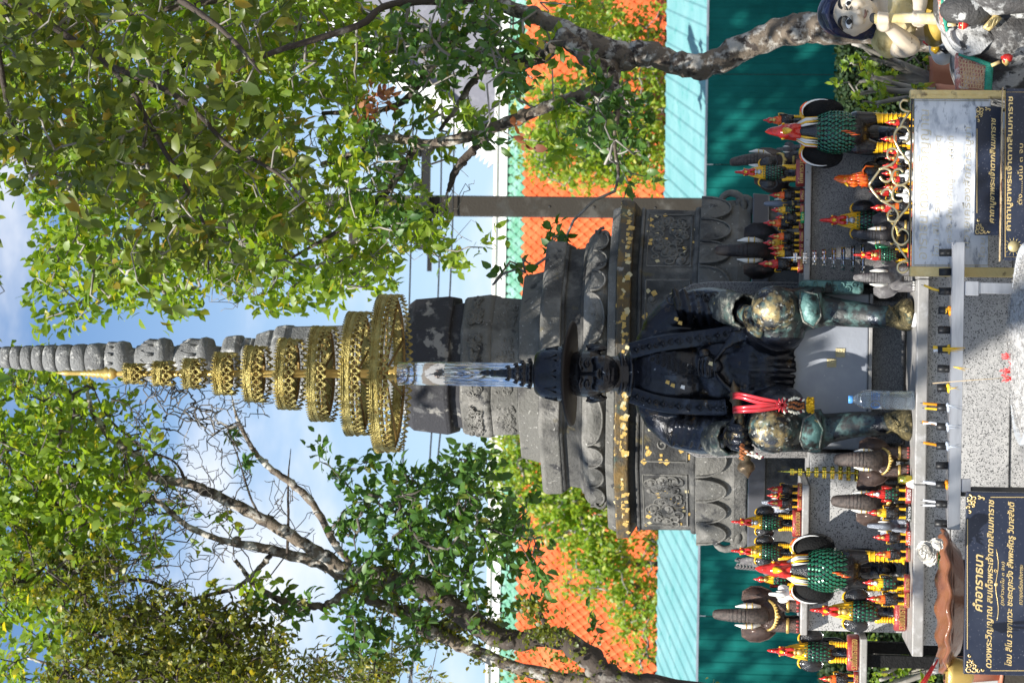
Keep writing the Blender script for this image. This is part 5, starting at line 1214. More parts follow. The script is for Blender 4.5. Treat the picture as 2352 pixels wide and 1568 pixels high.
# prayer plaque, black granite, lower left of the altar
YP = 7.02
pl = thing('prayer_plaque', 'black granite prayer plaque with gilt Thai lettering headed คำอาราธนา below the clay dish', 'plaque', (0, 0, 0))
plate('slab', PLAQUE, 2213, 2420, 1547, 1133, YP, .025, pl)
txt('คำอาราธนา', 2246, 1404, 1272, YP, GOLD_T, pl, slant=.25, hpx=22, bold=.02)
txt('ดวงพระวิญญาณ สมเด็จพระเจ้าตากสินมหาราช', 2273, 1533, 1146, YP, GOLD_T, pl, slant=.25, hpx=20, bold=.015)
txt('(กล่าวนะโม ๓ จบ)', 2303, 1389, 1289, YP, GOLD_T, pl, slant=.25, hpx=11)
txt('โอม สิโน ราชาเทวะ ชะยะตุภะวัง สัพพะศัตรู วินาสสันติ', 2321, 1528, 1151, YP, GOLD_T, pl, slant=.25, hpx=20, bold=.015)
txt('ถวายเครื่องสักการะ', 2344, 1388, 1296, YP, GOLD_T, pl, slant=.25, hpx=10)
for dyy, sx in ((1538, 1), (1143, -1)): p = at(2226, dyy, YP); curl_set(pl, p.x, p.z, YP, sx, 1, GOLD_T, .95)
def P_(dx_, dy_): v = at(dx_, dy_, YP); return (v.x, YP - .0008, v.z)
line(pl, [P_(2222, 1490), P_(2222, 1192)], GOLD_T); line(pl, [P_(2275, 1539), P_(2420, 1539)], GOLD_T); line(pl, [P_(2275, 1141), P_(2420, 1141)], GOLD_T)
b = MB(); b.tube([P_(2290 + 3 * math.sin(k * .5), 1424 - k * 8.2) for k in range(21)], .001, 4)
for dyy in (1342, 1310): b.tube(spiral(P_(2288, dyy), .006, 1.2, 0, 10, 1, .2), .001, 4)
b.ell(P_(2288, 1341), (.005, .001, .005), 8); b.build('flourish', GOLD_T, pl)
gb = thing('golden_bowl', 'tilted gold lacquer bowl peeping out behind the corner of the prayer plaque', 'bowl', tuple(at(2190, 1545, 7.25)))
b = MB(); b.lathe([(.02, -.06), (.035, -.05), (.05, 0), (.055, .02), (.05, .02), (.03, -.045)], 24); b.build('bowl', GOLDPAINT, gb)
# marble slab on the gilt frame
YM = 7.42
mb_ = thing('marble_prayer_board', 'white veined marble prayer board engraved with gilt Thai script in a gilt wooden frame', 'sign board', (0, 0, 0))
plate('slab', MARBLE, 2094, 2276, 614, 226, YM, .02, mb_)
for dy0, dy1 in ((634, 616), (224, 208)):
    plate('frame_post', FRAME_G, 2089, 2430, dy0, dy1, YM - .01, .035, mb_, .004)
plate('frame_post', FRAME_G, 2091, 2274, 226.5, 219, YM - .014, .012, mb_, .002)
plate('top_edge', BLACKR, 2090, 2093.5, 616, 224, YM, .02, mb_, .001)
txt('อาราธนาดวงพระวิญญาณ', 2123, 595, 252, YM, GOLD_M, mb_, hpx=27, slant=.1, depth=.0008, bold=-.008)
txt('โอม สิโน ราชาเทวะ ชะยะตุ', 2153, 589, 312, YM, GOLD_M, mb_, hpx=20, slant=.1, depth=.0008, bold=-.008)
txt('ภะวัง สัพพะศัตรู วินาสสันติ', 2183, 560, 312, YM, GOLD_M, mb_, hpx=19, slant=.1, depth=.0008, bold=-.008)
txt('ถวายเครื่องสักการะบูชา', 2222, 570, 292, YM, GOLD_M, mb_, hpx=23, slant=.1, depth=.0008, bold=-.008)
txt('โอม', 2255, 592, 546, YM, GOLD_M, mb_, hpx=14, slant=.1, depth=.0008, bold=-.008)
def PM(dx_, dy_): v = at(dx_, dy_, YM); return (v.x, YM - .0008, v.z)
line(mb_, [PM(2099, 609), PM(2099, 232), PM(2271, 232)], GOLD_F, .0009); line(mb_, [PM(2099, 609), PM(2271, 609), PM(2271, 540)], GOLD_F, .0009)
# black verse plaque in front of it
YV = 7.33
vp = thing('verse_plaque', 'narrow black granite plaque with one gilt Thai line leaning on the marble board', 'plaque', (0, 0, 0))
plate('slab', PLAQUE, 2238, 2300, 540, 245, YV, .018, vp)
txt('คาถาบูชาพระเจ้าตากสินมหาราช', 2280, 513, 271, YV, GOLD_T, vp, slant=.22, hpx=18, bold=.02)
def PV(dx_, dy_): v = at(dx_, dy_, YV); return (v.x, YV - .0008, v.z)
line(vp, [PV(2244, 490), PV(2244, 296)], GOLD_T)
for dyy, sx in ((533, 1), (252, -1)): p = at(2246, dyy, YV); curl_set(vp, p.x, p.z, YV, sx, 1, GOLD_T, .8)
# rusty framed lower board
YLb = 7.15
lb = thing('framed_verse_board', 'black board with rusty gilt frame edge and gold sun emblem lowest beside the ash urn', 'sign board', (0, 0, 0))
plate('board', PLAQUE, 2304, 2440, 598, 204, YLb, .02, lb)
RUST = mat('rusty_gilt', (.55, .40, .20), .5, .3, layers=[((.14, .05, .02), 26, .5, .58, 6), ((.72, .60, .38), 8, .5, .7)], bump=.5, bscale=70)
plate('frame_bar', RUST, 2298, 2303.5, 600, 200, YLb - .008, .035, lb, .002)
txt('คาถาบูชาพระเจ้าตากสินมหาราช', 2319, 530, 222, YLb, GOLD_T, lb, hpx=18, bold=.02)
txt('ตั้ง......นโม ๓ จบ', 2343, 470, 330, YLb, GOLD_T, lb, hpx=11)
def PL(dx_, dy_): v = at(dx_, dy_, YLb); return (v.x, YLb - .0008, v.z)
line(lb, [PL(2430, 590), PL(2309, 590), PL(2309, 212), PL(2430, 212)], GOLD_T)
b = MB(); c = PL(2328, 566); b.lathe([(.0001, 0), (.017, 0), (.017, .0016), (.0001, .002)], 20, M=Matrix.Translation(c) @ Matrix.Rotation(math.pi / 2, 4, 'X'))
for k in range(14): a = k / 14 * 6.283; b.tube([(c[0] + math.cos(a) * .019, c[1], c[2] + math.sin(a) * .019), (c[0] + math.cos(a) * .028, c[1], c[2] + math.sin(a) * .028)], [.0014, .0003], 4)
b.build('sun_emblem', GOLD_F, lb)
# brass scroll rail above the marble board
YR = 7.45; sr = thing('scroll_rail', 'gilt wrought scroll rail peaking above the marble board in front of small roosters', 'ornamental rail', (0, 0, 0))
def rp(zx, zy): v = at(1952.3 + zx * .2745, 229.7 + zy * .2745, YR); return Vector((v.x, YR, v.z))
def rod(pts, k=6, n=''):
    b = MB(); b.tube(cr_spline([rp(*p) for p in pts], k), .0031, 7, flat=1.3); b.build('scroll', BRASS, sr)
rod([(158, 712), (205, 645), (255, 578)], 2); rod([(158, 712), (205, 780), (258, 840)], 2)
rod([(242, 580), (300, 560), (360, 530), (398, 470), (398, 430), (370, 408), (335, 412), (314, 440), (318, 480), (340, 500)])
rod([(258, 838), (310, 870), (370, 905), (402, 955), (395, 995), (365, 1018), (330, 1008), (316, 975), (326, 938), (350, 922)])
rod([(258, 578), (300, 575), (340, 600), (345, 650), (315, 685), (275, 675), (250, 640)])
rod([(258, 840), (300, 852), (345, 830), (350, 780), (325, 748), (285, 755), (262, 792)])
rod([(448, 605), (415, 578), (375, 590), (355, 630), (365, 685), (410, 715), (460, 700), (495, 660), (505, 590), (490, 520), (430, 440), (395, 380), (370, 320), (385, 260), (430, 225), (480, 240), (500, 290), (480, 345), (440, 352)])
rod([(440, 840), (400, 852), (362, 825), (358, 765), (385, 725), (440, 715), (485, 750), (505, 820), (490, 890), (430, 960), (380, 1030), (355, 1100), (370, 1170), (420, 1212), (470, 1195), (498, 1150), (480, 1100), (435, 1080), (402, 1105)])
rod([(420, 225), (455, 160), (505, 100)], 2); rod([(505, 100), (470, 95), (430, 75), (420, 35), (445, 5), (490, 10)])
rod([(392, 1210), (435, 1270), (495, 1350)], 2); rod([(495, 1350), (450, 1350), (405, 1375), (400, 1420), (430, 1445), (470, 1430), (492, 1400)])
b = MB(); v = rp(505, 700); b.bx(rp(505, 1400).x, rp(505, 40).x, YR - .003, YR + .003, v.z - .004, v.z + .002); b.build('bottom_bar', BRASS, sr, False)
# ------------------------------------------------------------------ steel candle rack
YK = 7.30; rk = thing('candle_rack', 'long brushed steel candle rack with black cups in front of the granite altar', 'candle rack', (0, 0, 0))
x0, x1 = xat(1216, YK, 2190), xat(556, YK, 2190); zt = zat(2182, YK, 880); zb = zat(2211, YK, 880)
sl = (at(2182, 556, YK).z - at(2182, 1216, YK).z) * 0
b = MB(); b.poly([(x0, zb), (x1, zb), (x1, zt - .012), (x1 - .012, zt), (x0, zt)][::-1], YK, YK + .003); b.add([(x0, YK, zt), (x1, YK, zt), (x1, YK + .075, zt), (x0, YK + .075, zt), (x0, YK, zt - .003), (x1, YK, zt - .003), (x1, YK + .075, zt - .003), (x0, YK + .075, zt - .003)], [(0, 1, 2, 3), (7, 6, 5, 4), (0, 4, 5, 1), (2, 6, 7, 3), (1, 5, 6, 2), (3, 7, 4, 0)])
b.build('rail', STEEL, rk, False, bevel=.001)
for dyy, w in ((662, .034), (1130, .03)):
    x = xat(dyy, YK + .02, 2300); b = MB(); b.bx(x - w / 2, x + w / 2, YK + .01, YK + .04, .02, zb + .004); b.build('leg', STEEL if dyy < 900 else BLACKR, rk, False, bevel=.002)
x = xat(662, YK, 2230); b = MB(); b.bx(x - .022, x + .022, YK + .004, YK + .045, zb - .045, zb - .002); b.build('bracket', STEEL, rk, False, bevel=.002)
x = xat(1115, YK, 2230); b = MB(); b.bx(x - .02, x + .02, YK + .004, YK + .045, zb - .03, zb - .002); b.build('bracket', STEEL, rk, False, bevel=.002)
cupm = (lambda b: b.lathe([(.0095, -.012), (.0118, -.012), (.0118, .024), (.0098, .024), (.0094, -.004), (.0001, -.004)], 18))(MB()).mesh('cup', BLACKR)
cdy = [580 + 44.4 * k for k in range(15)]; YC_ = YK + .035
for c in cdy:
    p = xat(c, YC_, 2165); o = link('candle_cup', cupm, rk, (p, YC_, zt + .012)); o.rotation_euler = (random.uniform(-.05, .05), random.uniform(-.05, .05), 0)
def candle(label, c, tipdx, tipdy, m, r=.0042, bend=0, wick=True):
    x = xat(c, YC_, 2150); z = zt + .012; tp = at(tipdx, tipdy, YC_); t = thing('candle', label, 'candle', (x, YC_, z), group='candles in the steel rack')
    P = cr_spline([Vector((0, 0, -.004)), Vector(((tp.x - x) * .5 + bend, 0, (tp.z - z) * .5)), Vector((tp.x - x, 0, tp.z - z))], 6); b = MB(); b.tube(P, [r * random.uniform(.9, 1.1) for _ in P], 10); b.build('wax', m, t)
    if wick: b = MB(); b.tube([P[-1], P[-1] + Vector((.001, 0, .008))], .0008, 5); b.build('wick', BLACKR, t)
candle('thin yellow candle bent over near the marble board end', 669, 2122, 655, WAX_Y, .0036, -.004)
candle('short melted yellow candle fused to its cup mid rack', 802, 2143, 797, WAX_Y, .006)
candle('white candle stub beside the melted yellow one', 800, 2144, 805, WAX_W, .005, wick=False)
candle('orange candle below the water bottle', 930, 2120, 926, WAX_O); candle('pale yellow candle next to the orange one below the bottle', 940, 2124, 937, WAX_Y, .0036)
candle('orange candle in the ninth cup behind a drooping grey one', 976, 2118, 968, WAX_O, .0036); candle('drooping pale grey candle curved over its cup', 982, 2120, 972, WAX_W, .0044, .008)
candle('straight orange candle leaning a little past the statue shoe', 1024, 2121, 1016, WAX_O); candle('white candle with frayed top', 1112, 2120, 1106, WAX_W, .005)
candle('white candle of a pair near the clay dish', 1154, 2120, 1148, WAX_W, .0034); candle('second white candle of the pair near the clay dish', 1160, 2120, 1160, WAX_W, .0034)
def drip(c, d0, d1, m, w=.006):
    for k in range(4):
        a = at(d0, c + random.uniform(-6, 6), YK); e = at(random.uniform((d0 + d1) / 2, d1), c + random.uniform(-6, 6), YK); b = MB(); b.tube([Vector((a.x, YK - .001, a.z)), Vector(((a.x + e.x) / 2, YK - .001, (a.z + e.z) / 2)), Vector((e.x, YK - .001, e.z))], [w * .5, w * .35, w * .1], 6, flat=.5); b.build('wax_drip', m, rk)
drip(802, 2165, 2226, WAX_Y, .010); drip(847, 2190, 2230, WAX_Y, .004); drip(891, 2178, 2210, WAX_Y, .003); drip(935, 2175, 2212, WAX_B, .004); drip(980, 2175, 2212, WAX_B, .004); drip(1024, 2178, 2215, WAX_B, .004); drip(714, 2172, 2182, WAX_Y, .003)
for c, m in ((802, WAX_Y), (714, WAX_O), (891, WAX_Y), (935, WAX_B), (980, WAX_B), (1024, WAX_B), (1112, WAX_O)):
    x = xat(c, YC_, 2175); b = MB(); b.ell((x, YC_ - .008, zt + .002), (.016, .02, .005), 10); b.ell((x + .008, YC_ - .02, zt + .004), (.008, .012, .006), 8); b.build('wax_pool', m, rk)
# ------------------------------------------------------------------ glazed dish with flowers
YD = 7.30; dc = at(2166, 1380, YD); dish = thing('clay_dish', 'shallow glazed terracotta dish with scalloped rim holding a white flower and incense', 'dish', tuple(dc))
Rr = .222; b = MB(); N = 96; rows = [(.02, -.055), (.62, -.055), (.70, -.05), (.86, -.02), (.94, -.012), (1.0, .0), (.97, .006), (.90, -.004), (.80, -.012), (.62, -.040), (.02, -.042)]; vs = []
for i, (r, z) in enumerate(rows):
    for j in range(N):
        a = 2 * math.pi * j / N; w_ = math.sin(a * 15) * max(0, (r - .75)) / .25; vs.append((math.cos(a) * Rr * (r + .012 * w_), math.sin(a) * Rr * (r + .012 * w_) * 1.0, z + .006 * w_ * (1 if 3 < i < 8 else 0)))
b.add(vs, [(i * N + j, i * N + (j + 1) % N, i * N + N + (j + 1) % N, i * N + N + j) for i in range(len(rows) - 1) for j in range(N)]); b.build('bowl', CLAY, dish)
for rr_, zz_ in ((.90, -.016), (.955, -.008)):
    b = MB(); b.tube([(math.cos(a) * Rr * rr_, math.sin(a) * Rr * rr_, zz_) for a in np.linspace(0, 6.2832, 80)], .0022, 5, False); b.build('rim_ridge', CLAY_D, dish)
stn = thing('dish_stand', 'low dark stand under the clay dish behind the prayer plaque', 'stand', (dc.x, YD, 0)); b = MB(); b.lathe([(.12, .02), (.12, .03), (.03, .05), (.03, dc.z - .075), (.13, dc.z - .062), (.13, dc.z - .0555)], 24); b.build('stand_body', BLACK_M, stn)
def carnation(label, dxc, dyc, Y, r, m, n=60, fr=True):
    c = at(dxc, dyc, Y); t = thing('white_flower', label, 'flower', tuple(c)); pt = MB(); pt.add([(0, 0, 0), (.34, .08, .3), (.42, .12, .8), (.16, .22, 1.02), (0, .16, .95), (-.16, .22, 1.02), (-.42, .12, .8), (-.34, .08, .3), (0, -.06, .55)], [(0, 1, 8), (1, 2, 8), (2, 3, 8), (3, 4, 8), (4, 5, 8), (5, 6, 8), (6, 7, 8), (7, 0, 8)]); me = pt.mesh('petal', m)
    for k in range(n):
        a = k * 2.39996; u = (k + .5) / n; tilt = math.acos(1 - u * 1.25); o = link('petal', me, t); o.rotation_euler = (tilt * (1 if fr else .8), random.uniform(-.3, .3), a); sc_ = r * random.uniform(.8, 1.05); o.scale = (sc_, sc_, sc_)
    core = MB(); core.ell((0, 0, r * .35), (r * .62, r * .62, r * .5), 12); core.build('bloom_core', m, t); t.rotation_euler = (1.0, -.2, 0); return t
carnation('fluffy white flower lying in the clay dish', 2130, 1266, 6.93, .032, PETAL); carnation('smaller pale flower facing the camera behind it in the dish', 2138, 1280, 6.95, .026, PETAL, 34)
carnation('drooping pinkish white bloom at the rim of the clay dish', 2152, 1250, 6.92, .022, PETAL, 30)
lf = thing('leaf_sprig', 'green leaf sprig under the white flower in the dish', 'leaf sprig', tuple(at(2160, 1278, 6.93))); b = MB()
for k in range(6): a = k - 2.5; b.tube([(0, 0, 0), (a * .008, -.01, .008), (a * .016, -.02, .002)], [.003, .004, .0005], 5, flat=.3)
b.build('blades', LEAF_C, lf)
inc = thing('incense_bundle', 'bundle of red incense sticks with silvery tips lying over the dish edge', 'incense bundle', tuple(at(2150, 1540, 6.85)))
for k in range(14):
    b = MB(); p0 = Vector((random.uniform(-.004, .004), random.uniform(-.008, .008), random.uniform(-.004, .004))); d0 = at(2118, 1580, 6.78) - at(2150, 1540, 6.85); e0 = at(2152, 1515, 6.88) - at(2150, 1540, 6.85)
    b.tube([d0 * 1.5 + p0 * 3, e0 + p0], .0012, 5); b.build('stick', STICK, inc)
b = MB(); b.tube([e0 * 1.15, e0 * .1 + d0 * .1], [.006, .011], 10); b.build('paste_tips', ASH, inc)
# ------------------------------------------------------------------ incense urn with ash
urn = thing('incense_urn', 'wide pale incense urn heaped with grey ash at the foot of the altar', 'incense urn', tuple(at(2352, 790, 6.9))); b = MB()
uz0 = -at(2352, 790, 6.9).z; b.lathe([(.14, uz0 + .02), (.2, -.5), (.27, -.2), (.285, -.03), (.292, .006), (.283, .012), (.27, -.02)], 56); b.build('urn_body', FOIL, urn)
b = MB(); vs = []; N = 60; M2 = 12
for i in range(M2):
    for j in range(N):
        a = 2 * math.pi * j / N; r = .278 * i / (M2 - 1); vs.append((math.cos(a) * r, math.sin(a) * r, .042 * (1 - (r / .278) ** 2) + random.uniform(-.003, .003) - .004))
b.add(vs, [(i * N + j, i * N + N + j, i * N + N + (j + 1) % N, i * N + (j + 1) % N) for i in range(M2 - 1) for j in range(N)]); b.build('ash_heap', ASH, urn, kind='stuff')
b = MB()
for k in range(900):
    a = random.uniform(0, 6.28); r = .27 * math.sqrt(random.random()); z = .042 * (1 - (r / .278) ** 2) + .001; p = Vector((math.cos(a) * r, math.sin(a) * r, z)); d = Vector((random.uniform(-1, 1), random.uniform(-1, 1), random.uniform(-.1, .7))).normalized() * random.uniform(.006, .016); b.tube([p - d * .2, p + d], .0009, 3)
b.build('burnt_stick_ends', ASH, urn, kind='stuff')
k_ = 0
for c, n, d in ((818, 9, 2303), (852, 14, 2299), (868, 10, 2298), (838, 5, 2318)):
    for k in range(n):
        k_ += 1; p = at(2332, c + random.uniform(-7, 7), 6.9); e = at(d + random.uniform(-4, 12), c + random.uniform(-9, 9), 6.9); t = MB(); t.tube([p - urn.location, e - urn.location], .0011, 5); t.build('incense_stub', STICK, urn)
st_ = thing('incense_stick', 'single long pale incense stick standing in the ash urn', 'incense stick', tuple(at(2330, 866, 6.9))); b = MB(); b.tube([(0, 0, 0), at(2240, 872, 6.9) - at(2330, 866, 6.9), at(2142, 880, 6.9) - at(2330, 866, 6.9)], [.0009, .0012, .0014], 6); b.build('stick', STICK_T, st_)
# ------------------------------------------------------------------ water bottle on the ledge
YB_ = 7.64; bp_ = at(2118, 920, YB_); bo = thing('water_bottle', 'clear plastic water bottle with blue cap and blue printed label at the ledge front', 'water bottle', (bp_.x, YB_, ZL)); hb = s(150, YB_); rb_ = s(22.3, YB_)
pr_ = [(.2, 0), (.86, 0), (.98, .02), (1, .05), (.96, .10), (1, .13), (.95, .17), (1, .20), (.95, .24), (1, .27), (.95, .31), (1, .34), (.94, .37), (1, .40), (1, .47), (.97, .49), (1, .51), (1, .70), (.97, .745), (.86, .80), (.66, .855), (.42, .90), (.36, .92), (.36, .945)]
prf = [(r * rb_, z * hb) for r, z in pr_]; inn = [((r - .03) * rb_, max(z, .008) * hb) for r, z in pr_][::-1]
b = MB(); b.lathe([(.0001, 0)] + prf + inn + [(.0001, .008 * hb)], 36, cap=False); b.build('bottle_shell', PET, bo)
b = MB(); b.lathe([(.0001, .010 * hb)] + [((r - .05) * rb_, max(z, .012) * hb) for r, z in pr_ if z < .86] + [(.0001, .85 * hb)], 36, cap=False); b.build('water', WATER, bo)
b = MB(); b.lathe([(.37 * rb_, .935 * hb), (.40 * rb_, .94 * hb), (.40 * rb_, .995 * hb), (.36 * rb_, hb), (.0001, hb)], 24, cap=False); b.build('cap', BLUE_CAP, bo)
b = MB()
def on_b(u, z): return (math.sin(u) * rb_ * 1.012, -math.cos(u) * rb_ * 1.012, z * hb)
for k in range(6): b.tube([on_b(u, .655 - k * .022) for u in np.linspace(-.05 + .05 * (k % 2), 1.0 - .12 * (k % 3), 7)], .0017, 4, flat=.3)
b.tube([on_b(-.55 + math.cos(t) * .33, .60 + math.sin(t) * .065) for t in np.linspace(0, 6.28, 20)], .0022, 4, flat=.3)
b.tube([on_b(-.55 + math.cos(t) * .2, .60 + math.sin(t) * .035) for t in np.linspace(.5, 4.5, 12)], .0012, 4, flat=.3); b.build('label_print', BLUE_P, bo)
# ------------------------------------------------------------------ garlands
ga = thing('flower_garland', 'jasmine and marigold garland on red ribbons hung from the sword hilt', 'garland', tuple(at(1700, 900, 7.95)))
G0 = at(1700, 900, 7.95)
def gq(dx_, dy_, Y=7.90): return at(dx_, dy_, Y) - G0
for k, (a0, b0) in enumerate(((905, 925), (912, 932), (936, 930), (944, 934))):
    b = MB(); P = cr_spline([gq(1698, a0, 7.985), gq(1683, a0 + 1, 7.95), gq(1700, a0, 7.90), gq(1745, (a0 + b0) / 2 + 3 * (k % 2), 7.88), gq(1795, b0, 7.89)], 6); n = len(P); vs = []
    for p in P: vs += [p + Vector((-.0062, 0, 0)), p + Vector((.0062, -.004, 0))]
    b.add(vs, [(2 * i, 2 * i + 1, 2 * i + 3, 2 * i + 2) for i in range(n - 1)]); o = b.build('ribbon', RIBBON, ga); o.modifiers.new('s', 'SOLIDIFY').thickness = .0008
b = MB()
for k in range(9): a = k * .7; b.tube([gq(1795, 930, 7.885), gq(1795 + 12 * math.cos(a), 930 + 14 * math.sin(a), 7.87), gq(1797 + 4 * math.cos(a), 930 + 4 * math.sin(a), 7.865)], [.002, .007, .002], 5, flat=.3)
b.build('bow', RIBBON, ga)
bud = MB().ell((0, 0, 0), (.0042, .0042, .0065), 8).mesh('bud', BUD); db = MB().ell((0, 0, 0), (.0042, .0042, .0062), 8).mesh('bud_dry', DRIED); mb2 = MB().ell((0, 0, 0), (.005, .005, .005), 8).mesh('bud_m', MAROON)
for st in range(4):
    for k in range(9):
        m = (bud, db, db, bud)[st] if k > 1 else bud
        if k in (1, 7) and st in (0, 3): m = mb2
        o = link('bud', m, ga, gq(1802 + k * 5.4, 916 + st * 10 + math.sin(k + st) * 2.5, 7.88 + .008 * (st % 2))); o.rotation_euler = (0, random.uniform(0, 3), 0)
cl = MB()
for k in range(70):
    a = random.uniform(0, 6.28); r = math.sqrt(random.random()) * 17; cl.ell(gq(1861 + random.uniform(-7, 7), 931 + math.cos(a) * r, 7.885 + math.sin(a) * .016), (.0052, .005, .0055), 6)
cl.build('marigold_ball', MARIGOLD, ga)
g2 = thing('wrist_garland', 'small dried garland of buds around the sword grip over the gilded knee', 'garland', tuple(at(1720, 1038, 7.9)))
for k in range(22):
    t = k / 21; p = at(1708 + 40 * t + 4 * math.sin(k), 1036 + 14 * t + 3 * math.cos(k * 2), 7.88) - g2.location; link('bud', (db, bud, bud, mb2)[0 if k < 5 else (3 if k % 7 == 0 else 1)], g2, p)
for k in range(14):
    p = at(1704 + 3 * math.sin(k * 2), 1020 + k * 2.6, 7.885 + .01 * math.cos(k)) - g2.location; link('bud', db, g2, p)
cp = thing('gold_cup', 'small gilt glass cup between the two brown elephants of the ledge', 'cup', (xat(1101, 7.72, 2090), 7.72, ZL)); b = MB(); b.lathe([(.010, 0), (.014, .002), (.015, .045), (.013, .045), (.012, .005)], 20); b.build('cup', GOLDSHINY, cp)
for i, (a, c, r) in enumerate(((2093, 712, 0), )):
    b = MB(); b.box((0, 0, .003), (.045, .03, .002)); o = b.build('paper_scrap', WHITE_P, None, False); o.location = (xat(735, 7.66, 2098), 7.66, ZL); o.rotation_euler = (.35, .2, .1); tag(o, 'torn white paper scrap leaning on the statue shoe', 'paper scrap')
b = MB(); b.poly([(0, 0), (.03, 0), (.018, .024), (.006, .02)], 0, .001); o = b.build('paper_scrap', WHITE_P, None, False); o.location = (xat(1122, 7.66, 2100), 7.66, ZL); tag(o, 'folded white paper scrap between gold cup and small pink based rooster', 'paper scrap')
# ------------------------------------------------------------------ flute player and big elephant at the altar's shaded end
wo = thing('flute_player_statue', 'painted statue of a navy haired woman in a yellow shawl playing a flute', 'statue', tuple(at(2300, 20, 7.75)))
wq = lambda a, c, Y=7.75: at(a, c, Y) - wo.location
def wz(zx, zy, Y=7.75): return wq(1837.4 + zx * .21875, zy * .21875, Y)
B = MB()
B.ell(wz(560, 150, 7.72), (s(47, 7.7), .085, s(52, 7.7)), 24); B.ell(wz(660, 140, 7.69), (s(34, 7.7), .055, s(33, 7.7)), 18)
chain(B, [wz(540, 135, 7.638), wz(600, 130, 7.622), wz(620, 130, 7.613)], [s(4, 7.6), s(5, 7.6), s(7, 7.6)], 8); B.ell(wz(600, 170, 7.635), (s(5, 7.6), .012, s(5, 7.6)), 8); B.ell(wz(600, 95, 7.635), (s(5, 7.6), .012, s(5, 7.6)), 8)
B.ell(wz(612, 215, 7.65), (s(14, 7.6), .025, s(16, 7.6)), 12); B.ell(wz(612, 45, 7.65), (s(14, 7.6), .025, s(16, 7.6)), 12); B.ell(wz(740, 140, 7.655), (s(14, 7.6), .02, s(9, 7.6)), 12)
B.ell(wz(560, 360, 7.74), (s(6, 7.7), .016, s(13, 7.7)), 10); chain(B, [wz(740, 140, 7.76), wz(840, 120, 7.78), wz(900, 110, 7.78)], [s(26, 7.7), s(28, 7.7), s(40, 7.7)], 14)
B.ell(wz(1010, 60, 7.8), (s(98, 7.7), .10, s(60, 7.7)), 20); B.ell(wz(1180, 60, 7.8), (s(80, 7.7), .10, s(70, 7.7)), 20); B.ell(wz(1400, 60, 7.8), (s(84, 7.7), .12, s(80, 7.7)), 18)
chain(B, [wz(960, 420, 7.80), wz(1060, 480, 7.76), wz(1150, 480, 7.70)], [s(34, 7.7), s(29, 7.7), s(25, 7.7)], 14); chain(B, [wz(1150, 475, 7.69), wz(1030, 370, 7.64), wz(900, 255, 7.60)], [s(24, 7.7), s(19, 7.7), s(13, 7.7)], 12)
chain(B, [wz(980, -250, 7.8), wz(1200, -300, 7.72), wz(1260, -20, 7.62), wz(1250, 130, 7.585)], [s(30, 7.7), s(26, 7.7), s(18, 7.7), s(14, 7.7)], 12)
for k in range(4):
    for (zx, zy, st_) in ((830, 195, 32), (1195, 190, 36)):
        x = zx + k * st_; finger(B, [wz(x, zy + 65, 7.58), wz(x - 2, zy + 35, 7.556), wz(x - 4, zy - 15 + 3 * k, 7.546), wz(x - 4, zy - 50 + 4 * k, 7.560), wz(x - 2, zy - 62 + 4 * k, 7.585)], s(4.6, 7.6), s(3.5, 7.6))
B.ell(wz(880, 265, 7.588), (s(17, 7.6), .02, s(18, 7.6)), 12); B.ell(wz(1250, 230, 7.60), (s(14, 7.6), .02, s(18, 7.6)), 12); finger(B, [wz(830, 250, 7.59), wz(790, 230, 7.58), wz(775, 205, 7.59)], s(5, 7.6), s(4, 7.6))
link('body', fuse(B, .0042, 3, 'body', SKIN), wo)
hr = MB(); hr.ell(wz(420, 145, 7.775), (s(53, 7.7), .10, s(52, 7.7)), 22); hr.ell(wz(560, 300, 7.79), (s(22, 7.7), .06, s(60, 7.7)), 14); hr.ell(wz(560, -20, 7.79), (s(22, 7.7), .06, s(60, 7.7)), 14)
chain(hr, [wz(300, 190, 7.70), wz(370, 310, 7.69), wz(480, 365, 7.73), wz(640, 370, 7.78)], [s(12, 7.7), s(10, 7.7), s(8, 7.7), s(12, 7.7)], 10); chain(hr, [wz(300, 90, 7.70), wz(360, -50, 7.69), wz(480, -90, 7.73)], [s(12, 7.7), s(10, 7.7), s(9, 7.7)], 10)
chain(hr, [wz(640, 350, 7.79), wz(720, 350, 7.80), wz(790, 400, 7.80)], [s(18, 7.7), s(16, 7.7), s(5, 7.7)], 10)
for k in range(14): y = 60 + k * 18; hr.tube([wz(225 + abs(k - 5) * 9, y, 7.71), wz(285 + abs(k - 5) * 7, y + (k - 6) * 3, 7.668), wz(318 + abs(k - 5) * 4, y + (k - 6) * 5, 7.668)], [.004, .006, .002], 6)
link('hair', fuse(hr, .0045, 1, 'hair', HAIR), wo)
